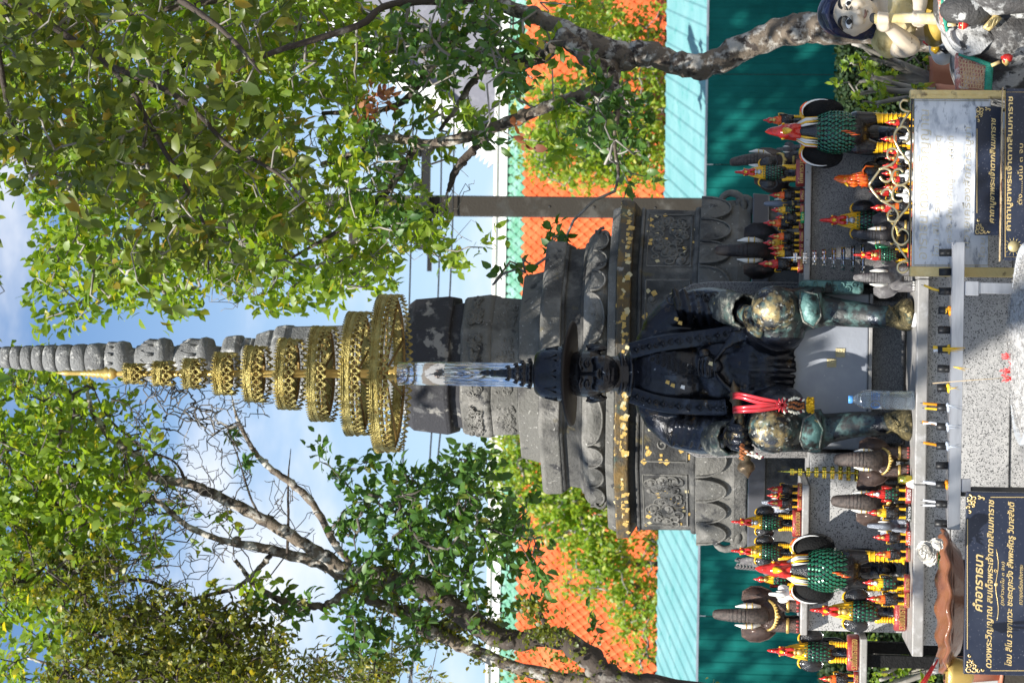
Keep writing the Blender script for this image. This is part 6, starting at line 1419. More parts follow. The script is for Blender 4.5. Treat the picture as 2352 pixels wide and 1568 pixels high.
for cy, sg in ((235, 1), (40, -1)):
    def fy(zx, zy): 
        r = math.hypot(((zx - 560) * .21875) / 52, ((zy - 150) * .21875) / 47); return 7.72 - .085 * math.sqrt(max(.05, 1 - r * r)) - .0035
    def fp(zx, zy): return wz(zx, zy, fy(zx, zy))
    b = MB(); b.tube(cr_spline([fp(452, cy + sg * 82), fp(415, cy + sg * 20), fp(420, cy - sg * 30), fp(440, cy - sg * 55)], 4), lerp_list([.002, .006, .003], 13), 6); b.build('eyebrow', BLACKPRINT, wo)
    b = MB(); b.ell(fp(512, cy + 5), (s(14, 7.6), .003, s(7.2, 7.6)), 16); b.build('eye_white', WHITE_P, wo)
    b = MB(); b.ell(fp(512, cy) + Vector((0, -.003, 0)), (s(6.4, 7.6), .002, s(6.2, 7.6)), 14); b.build('iris', BLACKPRINT, wo)
    b = MB()
    b.tube(cr_spline([fp(500, cy + 70), fp(478, cy), fp(500, cy - 55)], 6), .0017, 5); b.tube(cr_spline([fp(515, cy + 68), fp(545, cy), fp(510, cy - 52)], 6), .0014, 5)
    for k in range(13):
        u = -60 + k * 10; b.tube([fp(480 + (u / 60) ** 2 * 18, cy + u), fp(452 + (u / 60) ** 2 * 14, cy + u * 1.1)], .0008, 4); b.tube([fp(543 - (u / 60) ** 2 * 18, cy + u), fp(560 - (u / 60) ** 2 * 10, cy + u * 1.15)], .0007, 4)
    b.build('eyelashes', BLACKPRINT, wo)
b = MB(); b.tube(cr_spline([wz(668, 200, 7.642), wz(686, 170, 7.632), wz(690, 135, 7.630), wz(684, 105, 7.634)], 5), lerp_list([.002, .005, .002], 16), 6); b.build('lips', mat('stained_lips', (.22, .12, .09), .5), wo)
SW2 = MB(); SW2.ell(wz(930, 330, 7.80), (s(64, 7.7), .085, s(34, 7.7)), 18); SW2.ell(wz(1080, 60, 7.78), (s(84, 7.7), .105, s(52, 7.7)), 18); chain(SW2, [wz(880, 430, 7.81), wz(960, 520, 7.80), wz(1000, 560, 7.80)], [s(30, 7.7), s(26, 7.7), s(10, 7.7)], 12)
for k in range(8): SW2.tube([wz(880 + 22 * k, 400, 7.73), wz(980 + 26 * k, 220, 7.685), wz(1060 + 26 * k, 40, 7.675)], s(4, 7.7), 6)
link('shawl', fuse(SW2, .006, 2, 'shawl', SHAWL), wo)
b = MB(); b.ell(wz(1420, 200, 7.80), (s(66, 7.7), .12, s(36, 7.7)), 18); b.ell(wz(1420, 60, 7.76), (s(90, 7.7), .12, s(38, 7.7)), 18); link('waist_cloth', fuse(b, .007, 3, 'waist', SHAWL_D), wo)
b = MB(); b.tube([wz(780, 200, 7.575), wz(900, 195, 7.572), wz(1150, 190, 7.562), wz(1450, 200, 7.55), wz(1560, 204, 7.548)], [s(11, 7.6), s(10, 7.6), s(11.5, 7.6), s(14, 7.6), s(16, 7.6)], 18); b.build('flute', SHAWL, wo)
b = MB(); b.ell(wz(770, 190, 7.578), (s(12, 7.6), .014, s(9, 7.6)), 10); b.build('flute_tip', ELE_W2, wo)
# peeling white elephant
we = thing('white_elephant_statue', 'weathered white and black elephant statue with pink saddle cloth below the flute player', 'statue', tuple(at(2500, 90, 7.7))); eq = lambda zx, zy, Y=7.5: at(1837.4 + zx * .21875, zy * .21875, Y) - we.location
B = MB(); B.ell(eq(2150, 650, 7.85), (s(115, 7.7), .32, s(125, 7.7)), 22); B.ell(eq(1950, 330, 7.62), (s(78, 7.7), .16, s(100, 7.7)), 20); B.ell(eq(1750, 60, 7.52), (s(88, 7.7), .14, s(74, 7.7)), 20); B.ell(eq(2150, 420, 7.56), (s(70, 7.7), .14, s(100, 7.7)), 18)
chain(B, [eq(1850, -60, 7.44), eq(2150, -40, 7.38), eq(2500, -30, 7.36), eq(2900, 0, 7.34)], [s(54, 7.6), s(42, 7.6), s(34, 7.6), s(26, 7.6)], 14)
for zy, Y in ((350, 7.5), (800, 7.95), (420, 8.05), (-150, 7.5)): chain(B, [eq(2200, zy, Y), eq(2700, zy, Y), eq(3600, zy, Y)], [s(60, 7.7), s(50, 7.7), s(48, 7.7)], 14)
link('body', fuse(B, .009, 3, 'body', ELE_WH), we)
b = MB(); o_ = [(1555, 300), (1600, 290), (1680, 320), (1800, 265), (1850, 240), (1960, 310), (2060, 400), (1980, 480), (1900, 560), (1780, 590), (1690, 560), (1610, 500), (1560, 420), (1535, 350)]; P = [eq(zx, zy, 7.43) for zx, zy in o_]; b.poly([(p.x, p.z) for p in P], P[0].y, P[0].y + .03)
b.tube(cr_spline([eq(1640, 290, 7.425), eq(1575, 330, 7.42), eq(1590, 420, 7.42), eq(1680, 500, 7.42), eq(1740, 520, 7.42)], 5), .005, 6); b.build('ear', ELE_WH, we, bevel=.012, seg=3)
b = MB(); b.ell(eq(1750, 110, 7.41), (s(36, 7.6), .05, s(60, 7.6)), 16); b.ell(eq(2250, 150, 7.47), (s(22, 7.6), .06, s(60, 7.6)), 14); b.build('blackened_cheek', ELE_W2, we)
def cloth(pts, Y, name, m, th_=.02):
    b = MB(); P = [eq(zx, zy, Y) for zx, zy in pts]; b.poly([(p.x, p.z) for p in P], P[0].y, P[0].y + th_); return b.build(name, m, we, bevel=.006)
cloth([(1640, 545), (1720, 590), (1860, 640), (2000, 690), (1960, 940), (1640, 945), (1632, 700)], 7.46, 'saddle_cloth', BLANKET, .05)
b = MB()
for k in range(9):
    for j in range(7):
        a, c = 1690 + k * 30 + j * 4, 640 + j * 42 + k * 4
        if c < 590 + (a - 1640) * .4 or a > 1960: continue
        b.tube(spiral(eq(a, c, 7.458), .008, 1.0, k + j, 6, 1, .6), .0016, 4)
b.build('cloth_pattern', mat('pale_pattern', (.60, .42, .26), .6), we, kind='stuff')
for k in range(16):
    t = k / 15; p = eq(1700 + 300 * t, 575 + 110 * t + 0, 7.452); b = MB(); b.ell(p, (.007, .006, .011), 7); b.build('fringe_knot', FRINGE, we)
for k in range(12): p = eq(1990 - 15 * (k / 11), 700 + 235 * k / 11, 7.452); b = MB(); b.ell(p, (.006, .006, .013), 7); b.build('fringe_knot', FRINGE, we)
cloth([(1445, -60), (1460, 60), (1480, 240), (1540, 330), (1555, 320), (1520, 200), (1505, 60), (1495, -60)], 7.44, 'head_cloth', BLANKET, .04)
for k in range(13): p = eq(1500 + 45 * (k / 12) ** 2, -40 + 350 * k / 12, 7.435); b = MB(); b.ell(p, (.011, .007, .007), 7); b.build('fringe_knot', FRINGE, we)
for (zx, zy, dxx, dyy) in ((1550, 262, 1, -.02), (2010, 690, 1, -.45)):
    p0 = eq(zx, zy, 7.40); p1 = eq(zx + 125 * dxx, zy + 125 * dyy, 7.40); p2 = eq(zx + 225 * dxx, zy + 225 * dyy, 7.40)
    b = MB(); b.tube([p0, p0.lerp(p1, .7)], .006, 8); b.lathe([(.006, 0), (.017, -.012), (.012, -.02)], 12, tuple(p0.lerp(p1, .9))); b.build('tassel_cord', SHAWL, we)
    b = MB(); b.tube([p0.lerp(p1, .92), p1.lerp(p2, .35), p1.lerp(p2, .75), p2], [.013, .0165, .013, .002], 12); b.build('tassel', RED_P, we)
cloth([(1915, 285), (2050, 135), (2130, 190), (1995, 330)], 7.39, 'gilt_buckle', FRAME_G, .02)
b = MB(); P = [eq(zx, zy, 7.385) for zx, zy in ((1960, 290), (1990, 220), (2010, 285), (2040, 190), (2060, 240), (2085, 180))]; b.tube(P, .0035, 5); b.build('buckle_relief', GOLD_F, we)
cloth([(1970, -50), (2000, 60), (2120, 170), (2210, 215), (2600, 240), (2600, -50)], 7.47, 'olive_drape', OLIVE, .05)
b = MB(); b.bx(eq(0, 1050, 7.5).x - .1, eq(0, -400, 7.5).x, -.35, .7, at(2500, 90, 7.7).z * -1 + .02, eq(3550, 0, 7.6).z - .01); b.build('plinth', GRANITE, we, False)
# ------------------------------------------------------------------ foliage
def leaf_shape():
    """unit leaf along +x, folded on its midrib and curved"""
    v = [(0, 0, 0), (.30, 0, .03), (.68, 0, .015), (1.0, 0, -.07), (.28, .235, .075), (.66, .22, .06), (.28, -.235, .075), (.66, -.22, .06)]
    f = [(0, 1, 4), (1, 2, 5, 4), (2, 3, 5), (0, 6, 1), (1, 6, 7, 2), (2, 7, 3)]
    return np.array(v), f
LV, LF = leaf_shape()
def leaf_mesh(name, pos, dirs, sizes, m, wid=1.0):
    """pos (n,3), dirs (n,3) unit; one mesh of n leaves"""
    n = len(pos); up = rng.normal(size=(n, 3)) * .55 + np.array([0, -.25, .75])
    x = dirs / np.linalg.norm(dirs, axis=1)[:, None]; y = np.cross(up, x); y /= np.linalg.norm(y, axis=1)[:, None]; z = np.cross(x, y)
    sz = sizes[:, None]; curl = rng.uniform(.4, 2.2, n)[:, None]; wv = rng.uniform(.85, 1.25, n)[:, None] * wid
    V = np.empty((n, 8, 3))
    for k in range(8): V[:, k] = pos + sz * (x * LV[k, 0] + y * LV[k, 1] * wv + z * LV[k, 2] * curl)
    base = []; tot = []; 
    loops = np.concatenate([np.array(f) for f in LF]); fl = np.array([len(f) for f in LF])
    L = (loops[None] + 8 * np.arange(n)[:, None]).ravel(); T = np.tile(fl, n); S = np.concatenate([[0], np.cumsum(T)[:-1]])
    me = bpy.data.meshes.new(name); me.vertices.add(n * 8); me.vertices.foreach_set('co', V.ravel().astype(np.float32))
    me.loops.add(len(L)); me.loops.foreach_set('vertex_index', L.astype(np.int32)); me.polygons.add(len(T)); me.polygons.foreach_set('loop_start', S.astype(np.int32)); 
    me.update(calc_edges=True)
    a = me.attributes.new('rnd', 'FLOAT', 'POINT'); a.data.foreach_set('value', np.repeat(rng.uniform(0, 1, n), 8).astype(np.float32))
    me.materials.append(m); me.shade_smooth(); return me
def sample_region(ells, n, Y0, Y1, avoid=(), zfloor=None):
    """anchors in leafy volumes; each volume is (dx, dy, rx, ry, weight) with depth between Y0 and Y1"""
    W = np.array([e[4] * e[2] * e[3] for e in ells]); W = W / W.sum(); out = []
    while len(out) < n:
        e = ells[rng.choice(len(ells), p=W)]; a = rng.uniform(0, 2 * math.pi); r = math.sqrt(rng.uniform(0, 1)); dx_, dy_ = e[0] + e[2] * r * math.cos(a), e[1] + e[3] * r * math.sin(a)
        if any(((dx_ - v[0]) / v[2]) ** 2 + ((dy_ - v[1]) / v[3]) ** 2 < 1 for v in avoid): continue
        out.append(tuple(at(dx_, dy_, rng.uniform(Y0, Y1))))
    return np.array(out)
def grow(name, skel, anchors, parent, m, rmin=.0022, rpow=.42, kr=.0016, bend=.12, step=.35):
    """thin branches linking every anchor to the nearest wood already there"""
    nodes = [Vector(p) for p in skel]; order = []
    A = [Vector(p) for p in anchors]; S_ = np.array([tuple(p) for p in nodes]); par = {}; pts = list(nodes); P = np.zeros((len(nodes) + len(A), 3)); P[:len(nodes)] = S_; cnt = len(nodes)
    rem = np.array([tuple(a) for a in A]); d = np.sqrt(((rem[:, None] - S_[None]) ** 2).sum(-1)); near = d.argmin(1); dist = d.min(1); alive = np.ones(len(A), bool); ch = {}
    for _ in range(len(A)):
        i = int(np.where(alive, dist, 1e9).argmin()); alive[i] = False; P[cnt] = rem[i]; ch[cnt] = int(near[i]); new = cnt; cnt += 1
        dd = np.sqrt(((rem - rem[i]) ** 2).sum(1)) * 1.12; upd = alive & (dd < dist); dist[upd] = dd[upd]; near[upd] = new
    load = np.ones(cnt)
    for k in range(cnt - 1, len(nodes) - 1, -1): load[ch[k]] += load[k]
    mb = MB(); dirs = np.zeros((len(A), 3)); idx = []
    for k in range(len(nodes), cnt):
        a = Vector(P[ch[k]]); b = Vector(P[k]); L = (b - a).length
        r0 = rmin + kr * min(load[ch[k]] if ch[k] >= len(nodes) else load[k] + 3, 60) ** rpow; r1 = rmin * .8 + kr * min(load[k], 60) ** rpow
        mid = a.lerp(b, .5) + Vector(rng.normal(size=3)) * L * bend; mid2 = a.lerp(b, .78) + Vector(rng.normal(size=3)) * L * bend * .6
        mb.tube([a, mid, mid2, b], [r0, (r0 + r1) / 2, r1, r1 * .9], 5)
        idx.append((k, (b - a).normalized()))
    mb.build(name, m, parent, kind='stuff')
    return P[len(nodes):cnt], np.array([tuple(v) for _, v in idx]), load[len(nodes):cnt]
def sprigs(P, D, per, size, spread=.10, droop=.0):
    """leaf positions and directions clustered about every anchor"""
    pos = []; dr = []; sz = []
    for p, d in zip(P, D):
        n = rng.integers(per[0], per[1] + 1); tw = d + rng.normal(size=3) * .5; tw /= np.linalg.norm(tw)
        for k in range(n):
            t = rng.uniform(-.3, 1) ** 1; c = p + tw * spread * t + rng.normal(size=3) * spread * .25
            v = tw * .5 + rng.normal(size=3) * .75; v[2] -= droop; v /= np.linalg.norm(v); pos.append(c); dr.append(v); sz.append(rng.uniform(size[0], size[1]))
    return np.array(pos), np.array(dr), np.array(sz)
def limb(parent, pts, rad, m, name='limb', n=11, k=6, wob=.05, knots=True):
    """pts of (dx, dy, Y); rad in picture pixels"""
    W_ = [at(*p) for p in pts]; P = cr_spline(W_, k); Rr = [r * p[2] / FPX for r, p in zip(lerp_list(rad, len(pts)), pts)]; Rr = lerp_list(Rr, len(P))
    P = [p + Vector(rng.normal(size=3)) * r * .10 for p, r in zip(P, Rr)]; Rr = [r * rng.uniform(.92, 1.1) for r in Rr]
    b = MB(); b.tube(P, Rr, n, wob=wob)
    if knots:
        for _ in range(max(1, len(P) // 7)):
            i = rng.integers(1, len(P) - 1); b.ell(P[i] + Vector(rng.normal(size=3)) * Rr[i] * .3, (Rr[i] * .85, Rr[i] * .85, Rr[i] * 1.1), 8)
    o = b.build(name, m, parent); return P
def leaf_parts(parent, pos, dr, sz, mset, n, meshes):
    for i in range(n):
        x = Vector(dr[i]); up = Vector(rng.normal(size=3) * .5 + np.array([0, -.3, .75])); y = up.cross(x).normalized(); z = x.cross(y); o = link('leaf', meshes[i % len(meshes)], parent); M_ = Matrix((x, y, z)).transposed().to_4x4(); o.matrix_local = Matrix.Translation(Vector(pos[i])) @ M_ @ Matrix.Scale(float(sz[i]), 4)
def unit_leaves(m, k=7):
    out = []
    for i in range(k):
        me = leaf_mesh('leaf', np.zeros((1, 3)), np.array([[1., 0, 0]]), np.array([1.0]), m); a = me.attributes['rnd']; a.data.foreach_set('value', np.full(8, i / k, np.float32)); out.append(me)
    return out

# ---- tree A: pale trunk at the shaded end, twisting up over the fence
T1 = thing('leafy_tree', 'leafy tree with twisted pale trunk rising behind the flute player statue', 'tree')
limb(T1, [(2900, 120, 10.2), (2300, 90, 10.2), (1990, 60, 10.2), (1870, 62, 10.3), (1800, 72, 10.35), (1700, 112, 10.4), (1610, 150, 10.4), (1540, 140, 10.4), (1470, 122, 10.4), (1425, 142, 10.4)], [60, 44, 38, 37, 34, 30, 27, 27, 30, 26], BARK, 'trunk', 16, 6, .03)
sk = []
LB = [([(1440, 130, 10.4), (1340, 90, 10.4), (1260, 52, 10.5), (1180, 22, 10.6), (1090, -10, 10.7), (950, -60, 10.8)], [26, 24, 18, 17, 16, 12]),
      ([(1415, 155, 10.4), (1370, 150, 10.3), (1320, 105, 10.3), (1290, 80, 10.35)], [17, 18, 20, 18]),
      ([(1415, 150, 10.4), (1400, 190, 10.35), (1350, 212, 10.3), (1270, 240, 10.3), (1180, 275, 10.35), (1080, 312, 10.4), (980, 330, 10.5), (900, 318, 10.6), (830, 345, 10.7), (740, 380, 10.8)], [14, 15, 14, 14, 14, 13, 12, 11, 10, 7]),
      ([(1405, 165, 10.35), (1410, 195, 10.3), (1422, 225, 10.3), (1418, 262, 10.2), (1412, 330, 10.1), (1420, 400, 10.0), (1412, 440, 10)], [14, 13, 8, 6, 4, 4, 2.5]),
      ([(1290, 85, 10.5), (1250, 130, 10.7), (1180, 135, 10.8), (1120, 125, 10.8), (1125, 75, 10.8), (1085, 60, 10.8), (1040, 100, 10.8), (980, 170, 10.8), (930, 230, 10.9), (860, 255, 11), (740, 260, 11.1)], [12, 14, 14, 12, 12, 10, 10, 9, 8, 6, 5]),
      ([(1270, 110, 11), (1180, 155, 11.1), (1100, 130, 11.1), (1010, 118, 11.2), (900, 112, 11.2), (800, 88, 11.3), (700, 40, 11.4)], [15, 15, 16, 13, 12, 10, 7]),
      ([(1130, 140, 11), (1085, 190, 11.1), (1050, 245, 11.2), (1010, 300, 11.2)], [9, 8, 6, 4]),
      ([(1130, 308, 10.5), (1080, 350, 10.6), (1045, 395, 10.6), (1030, 440, 10.6)], [9, 9, 9, 5]),
      ([(960, 325, 10.6), (935, 370, 10.7), (905, 420, 10.7), (860, 470, 10.8), (760, 540, 10.9), (640, 610, 11)], [9, 9, 8, 7, 5, 3]),
      ([(720, 390, 10.8), (560, 430, 10.8), (420, 470, 10.8), (260, 560, 10.8)], [6, 6, 5, 3]), ([(700, 60, 11.3), (500, 120, 11.2), (300, 200, 11), (120, 260, 10.9)], [7, 7, 6, 3]), ([(950, -60, 10.8), (700, -40, 10.7), (400, 20, 10.6), (100, 60, 10.6)], [11, 9, 7, 4]),
      ([(1130, 0, 10.6), (900, 10, 10.4), (820, 60, 10.2), (560, 150, 10), (300, 330, 10), (160, 480, 10)], [10, 9, 8, 7, 5, 3])]
for p_, r_ in LB: sk += limb(T1, p_, r_, BARK if r_[0] > 13 else BARK_D, 'limb', 10)
reg = [(260, 170, 300, 330, 1.0), (330, 480, 300, 240, 1.0), (170, 640, 120, 110, .8), (560, 220, 280, 330, 1.0), (640, 520, 250, 170, .95), (780, 100, 160, 180, .6), (860, 460, 140, 170, .5), (960, 220, 130, 150, .2), (1120, 60, 150, 80, .35), (1260, 60, 100, 80, .4), (1020, 540, 120, 80, .38), (1200, 250, 120, 90, .2), (1080, 170, 130, 90, .15), (820, 610, 80, 70, .8), (100, -150, 300, 250, .7), (-150, 150, 200, 500, .7)]
sky_gap = [(30, 560, 75, 120), (500, 700, 70, 45), (1010, 380, 60, 45)]
An = sample_region(reg, 1330, 10.2, 12.6, sky_gap + [(720, 400, 45, 40), (880, 330, 30, 60), (600, 640, 30, 40), (930, 160, 40, 25), (770, 250, 25, 25), (60, 420, 60, 50)])
P, D, L = grow('twigs', sk, An, T1, TWIG)
pos, dr, sz = sprigs(P, D, (16, 26), (.042, .072), .11)
link('crown', leaf_mesh('crown', pos, dr, sz, LEAF_A), T1)['kind'] = 'stuff'
reg2 = [(1290, 565, 40, 26, 1), (1260, 600, 40, 16, .6), (1180, 620, 50, 30, .5), (1120, 540, 20, 20, .5), (1420, 300, 60, 90, 1.2), (1480, 420, 50, 40, .8), (1360, 240, 60, 90, .8), (1170, 150, 60, 90, .8), (1100, 330, 40, 60, .3), (1060, 70, 150, 90, .9), (960, 150, 110, 90, .7), (900, 330, 70, 80, .5), (880, 480, 60, 90, .6)]
An = sample_region(reg2, 190, 9.9, 10.9); P, D, L = grow('twigs', sk, An, T1, TWIG, bend=.2); pos, dr, sz = sprigs(P, D, (7, 12), (.045, .07), .06); link('crown', leaf_mesh('crown', pos, dr, sz, LEAF_C), T1)['kind'] = 'stuff'  # deeper green leaves also stand in for shaded pockets of the crown
# bare grey twigs
An = sample_region([(760, 320, 160, 220, 1), (560, 640, 120, 90, 1), (900, 560, 120, 90, .6), (1040, 480, 80, 90, .5)], 260, 10.3, 11.2); grow('bare_twigs', sk, An, T1, TWIG, .0009, .3, .0006, .16)
P = sample_region([(850, 220, 40, 50, 1), (910, 330, 20, 30, .6), (1200, 300, 20, 40, .3)], 15, 10.0, 10.5); pos, dr, sz = sprigs(P, rng.normal(size=(len(P), 3)), (3, 5), (.04, .065), .04, .6); link('dry_leaves', leaf_mesh('dry', pos, dr, sz, LEAF_R), T1)['kind'] = 'stuff'

# ---- nearer olive branches hanging in from above the shaded side
T2 = thing('overhanging_branch_tree', 'shaded olive leaved branches of a nearer tree hanging in front of the sunlit crown', 'tree')
sk2 = []
for p_, r_ in [([(-900, -700, 8.6), (-300, -330, 8.7), (-60, -60, 8.8), (120, 60, 8.8), (250, 150, 8.8), (330, 260, 8.8), (330, 340, 8.8)], [60, 40, 18, 9, 7, 6, 4]), ([(-60, -60, 8.8), (0, 150, 8.9), (20, 260, 8.9), (60, 380, 8.9)], [14, 8, 5, 3]), ([(250, 150, 8.8), (420, 230, 8.7), (520, 330, 8.7), (640, 400, 8.6), (700, 460, 8.6)], [7, 7, 5, 4, 2]), ([(330, 260, 8.8), (420, 420, 8.8), (470, 520, 8.9), (480, 620, 8.9)], [6, 5, 4, 2]), ([(-300, -330, 8.7), (100, -120, 8.6), (300, -60, 8.6), (500, 60, 8.5), (600, 170, 8.5)], [20, 12, 10, 6, 3])]: sk2 += limb(T2, p_, r_, BARK_D, 'limb', 8)
tr = limb(T2, [(-900, -700, 8.6), (1000, -1400, 9.4), (3800, -1500, 9.6)], [60, 100, 130], BARK_D, 'trunk', 12)
reg = [(120, 150, 150, 170, .9), (60, 330, 70, 120, .8), (200, 330, 130, 130, .8), (330, 180, 120, 190, .7), (360, 400, 130, 120, .9), (440, 560, 120, 110, .9), (330, 600, 90, 90, .5), (530, 330, 130, 90, .8), (500, 140, 120, 120, .6), (640, 420, 110, 70, .6), (600, 60, 120, 70, .5), (20, 40, 120, 120, 1), (-100, 300, 120, 300, .6), (700, 480, 50, 40, .4)]
An = sample_region(reg, 270, 8.45, 9.5, sky_gap); P, D, L = grow('twigs', sk2, An, T2, TWIG, .0018, .4, .0012)
pos, dr, sz = sprigs(P, D, (7, 12), (.055, .088), .10, .15)
u, v_ = np.array([proj(p) for p in pos]).T; inv = np.where((u > 0) & (u < 760) & (v_ > 5) & (v_ < 700))[0]; yy_ = pos[inv, 1]; pick = inv[np.argsort(yy_)[:290]]; rest_ = np.setdiff1d(np.arange(len(pos)), pick)
leaf_parts(T2, pos[pick], dr[pick], sz[pick], None, len(pick), unit_leaves(LEAF_B))
link('crown', leaf_mesh('crown', pos[rest_], dr[rest_], sz[rest_], LEAF_B), T2)['kind'] = 'stuff'

# ---- tree B: great leaning tree on the sunny side with bare limbs
T3 = thing('leaning_tree', 'leaning tree with mottled dark limbs and bare twigs over the orange roof', 'tree')
sk3 = []
tr = limb(T3, [(3000, 1900, 11.4), (2200, 1720, 11.4), (1600, 1600, 11.4), (1420, 1570, 11.4), (1360, 1520, 11.4), (1290, 1470, 11.4), (1180, 1470, 11.4), (1120, 1450, 11.4), (1050, 1400, 11.4), (960, 1345, 11.4), (880, 1325, 11.4)], [80, 54, 34, 30, 27, 25, 23, 24, 25, 25, 23], BARK_D, 'trunk', 16, 6, .04); sk3 += tr
LB = [([(900, 1330, 11.4), (840, 1320, 11.4), (780, 1300, 11.4), (700, 1250, 11.4), (600, 1190, 11.4), (500, 1140, 11.4), (430, 1110, 11.4), (350, 1095, 11.5), (330, 1060, 11.5), (260, 1010, 11.5), (215, 950, 11.6), (200, 900, 11.7)], [28, 24, 22, 20, 18, 17, 16, 13, 12, 13, 9, 6]),
      ([(880, 1330, 11.4), (800, 1320, 11.45), (740, 1295, 11.5), (670, 1275, 11.5), (590, 1255, 11.5), (500, 1238, 11.5), (420, 1200, 11.5), (370, 1155, 11.5), (300, 1110, 11.6), (200, 1075, 11.7), (80, 1060, 11.8)], [26, 24, 18, 18, 15, 10, 9, 8, 7, 6, 4]),
      ([(805, 1290, 11.35), (770, 1250, 11.3), (720, 1160, 11.3), (670, 1110, 11.3), (620, 1075, 11.3), (580, 1030, 11.3), (545, 960, 11.3), (530, 900, 11.3)], [11, 11, 12, 12, 10, 8, 5, 1]),
      ([(880, 1345, 11.6), (830, 1345, 11.6), (790, 1360, 11.6), (750, 1390, 11.6), (690, 1385, 11.6), (640, 1375, 11.6), (590, 1345, 11.6), (540, 1285, 11.6)], [13, 14, 12, 12, 12, 11, 9, 6]),
      ([(1060, 1430, 11.5), (1000, 1440, 11.6), (960, 1410, 11.6), (900, 1395, 11.6), (830, 1370, 11.6)], [22, 20, 20, 20, 14]),
      ([(1420, 1568, 11.5), (1300, 1560, 11.5), (1150, 1520, 11.5), (1040, 1470, 11.5), (960, 1440, 11.5)], [26, 22, 20, 22, 22]),
      ([(1260, 1465, 11.2), (1250, 1430, 11.2), (1235, 1400, 11.2), (1205, 1390, 11.2)], [8, 8, 7, 5]),
      ([(620, 1275, 11.5), (590, 1310, 11.6), (540, 1350, 11.6), (430, 1380, 11.7), (330, 1440, 11.8), (150, 1520, 11.8), (60, 1510, 11.8)], [9, 8, 7, 6, 6, 5, 4]),
      ([(430, 1390, 11.6), (380, 1350, 11.6), (320, 1330, 11.6), (250, 1335, 11.6), (150, 1300, 11.6)], [6, 6, 6, 5, 3]),
      ([(660, 1270, 11.4), (662, 1190, 11.4), (662, 1100, 11.4), (668, 1030, 11.4)], [5, 4, 3, 1]), ([(600, 1190, 11.3), (575, 1140, 11.3), (550, 1060, 11.3), (520, 980, 11.3)], [4, 3.5, 2.5, 1]),
      ([(430, 1110, 11.4), (400, 1060, 11.4), (330, 1030, 11.4), (250, 960, 11.4), (210, 880, 11.4)], [5, 4, 4, 3, 2]), ([(200, 1075, 11.7), (100, 1200, 11.8), (40, 1300, 11.9), (-60, 1400, 12)], [6, 6, 5, 4]), ([(80, 1060, 11.8), (-80, 960, 11.8), (-200, 900, 11.8)], [5, 5, 4])]
for p_, r_ in LB: sk3 += limb(T3, p_, [r * .74 for r in r_], BARK if r_[0] > 8 else BARK_D, 'limb', 10)
reg = [(60, 960, 110, 130, 1), (170, 930, 70, 70, .6), (110, 1100, 140, 120, 1.1), (250, 1050, 130, 130, .8), (60, 1260, 120, 130, .9), (180, 1230, 120, 130, .8), (330, 1180, 90, 110, .35), (-120, 1150, 130, 350, .8), (60, 1450, 130, 130, .6), (430, 1230, 90, 60, .25), (560, 1340, 60, 60, .35), (500, 1150, 50, 60, .12)]
An = sample_region(reg, 620, 11, 13); P, D, L = grow('twigs', sk3, An, T3, TWIG_D, .0016, .4, .0013); pos, dr, sz = sprigs(P, D, (11, 18), (.045, .072), .11); link('crown', leaf_mesh('crown', pos, dr, sz, LEAF_A), T3)['kind'] = 'stuff'
reg = [(890, 1210, 120, 90, 1), (990, 1150, 130, 80, 1), (1060, 1080, 70, 60, .8), (1090, 1220, 100, 110, 1), (1000, 1300, 100, 80, .9), (870, 1330, 90, 60, .8), (830, 1440, 60, 60, .9), (960, 1440, 60, 50, .8), (1200, 1270, 70, 50, .5), (1180, 1180, 60, 60, .7), (770, 1040, 40, 40, .5), (820, 1090, 60, 40, .5), (1230, 1330, 40, 40, .3), (600, 1060, 40, 40, .3), (560, 1000, 40, 30, .2), (700, 1400, 40, 30, .4), (1110, 1400, 70, 60, .7), (1150, 1150, 50, 40, .5), (1370, 1430, 15, 15, .5), (650, 1380, 50, 40, .4)]
An = sample_region(reg, 240, 10.9, 12.1); P, D, L = grow('twigs', sk3, An, T3, TWIG_D, .0016, .4, .0012, .16); pos, dr, sz = sprigs(P, D, (10, 17), (.045, .07), .08); link('crown', leaf_mesh('crown', pos, dr, sz, LEAF_C), T3)['kind'] = 'stuff'  # shade on this lower mass is partly put into the darker leaf colour
An = sample_region([(430, 1040, 160, 160, 1), (380, 1250, 170, 130, 1), (520, 930, 110, 70, .8), (300, 1380, 120, 100, .8), (620, 1180, 120, 90, .4), (330, 900, 90, 80, .8)], 950, 10.9, 12.1); grow('bare_twigs', sk3, An, T3, TWIG_D, .0009, .34, .0008, .13)
# yellow creeper and ferns growing on its branches
T4 = thing('climbing_fern', 'yellowish climbing fern covering the upper branches of the leaning tree', 'creeper')
reg = [(350, 1470, 190, 90, 1), (560, 1480, 90, 100, .9), (250, 1400, 120, 60, .8), (130, 1320, 110, 50, .8), (220, 1290, 60, 40, .6), (60, 1230, 60, 60, .5), (450, 1400, 90, 40, .5), (280, 1100, 40, 14, .8), (560, 1560, 200, 60, .9), (870, 1545, 60, 30, .9), (330, 1560, 240, 60, 1)]
An = sample_region(reg, 620, 10.9, 11.9); P, D, L = grow('vine_stems', sk3, An, T4, BARK_D, .003, .4, .0014, .2); pos, dr, sz = sprigs(P, D, (16, 26), (.024, .046), .08); link('fronds', leaf_mesh('fronds', pos, dr, sz, LEAF_D), T4)['kind'] = 'stuff'
sp_ = [p for p in sk3 if rng.uniform() < .8]; P = np.array([tuple(p) for p in sp_]); u = np.array([proj(p) for p in P]); k = (u[:, 0] > 820); P = P[k]; P = np.repeat(P, 4, 0) + rng.normal(size=(len(P) * 4, 3)) * .04
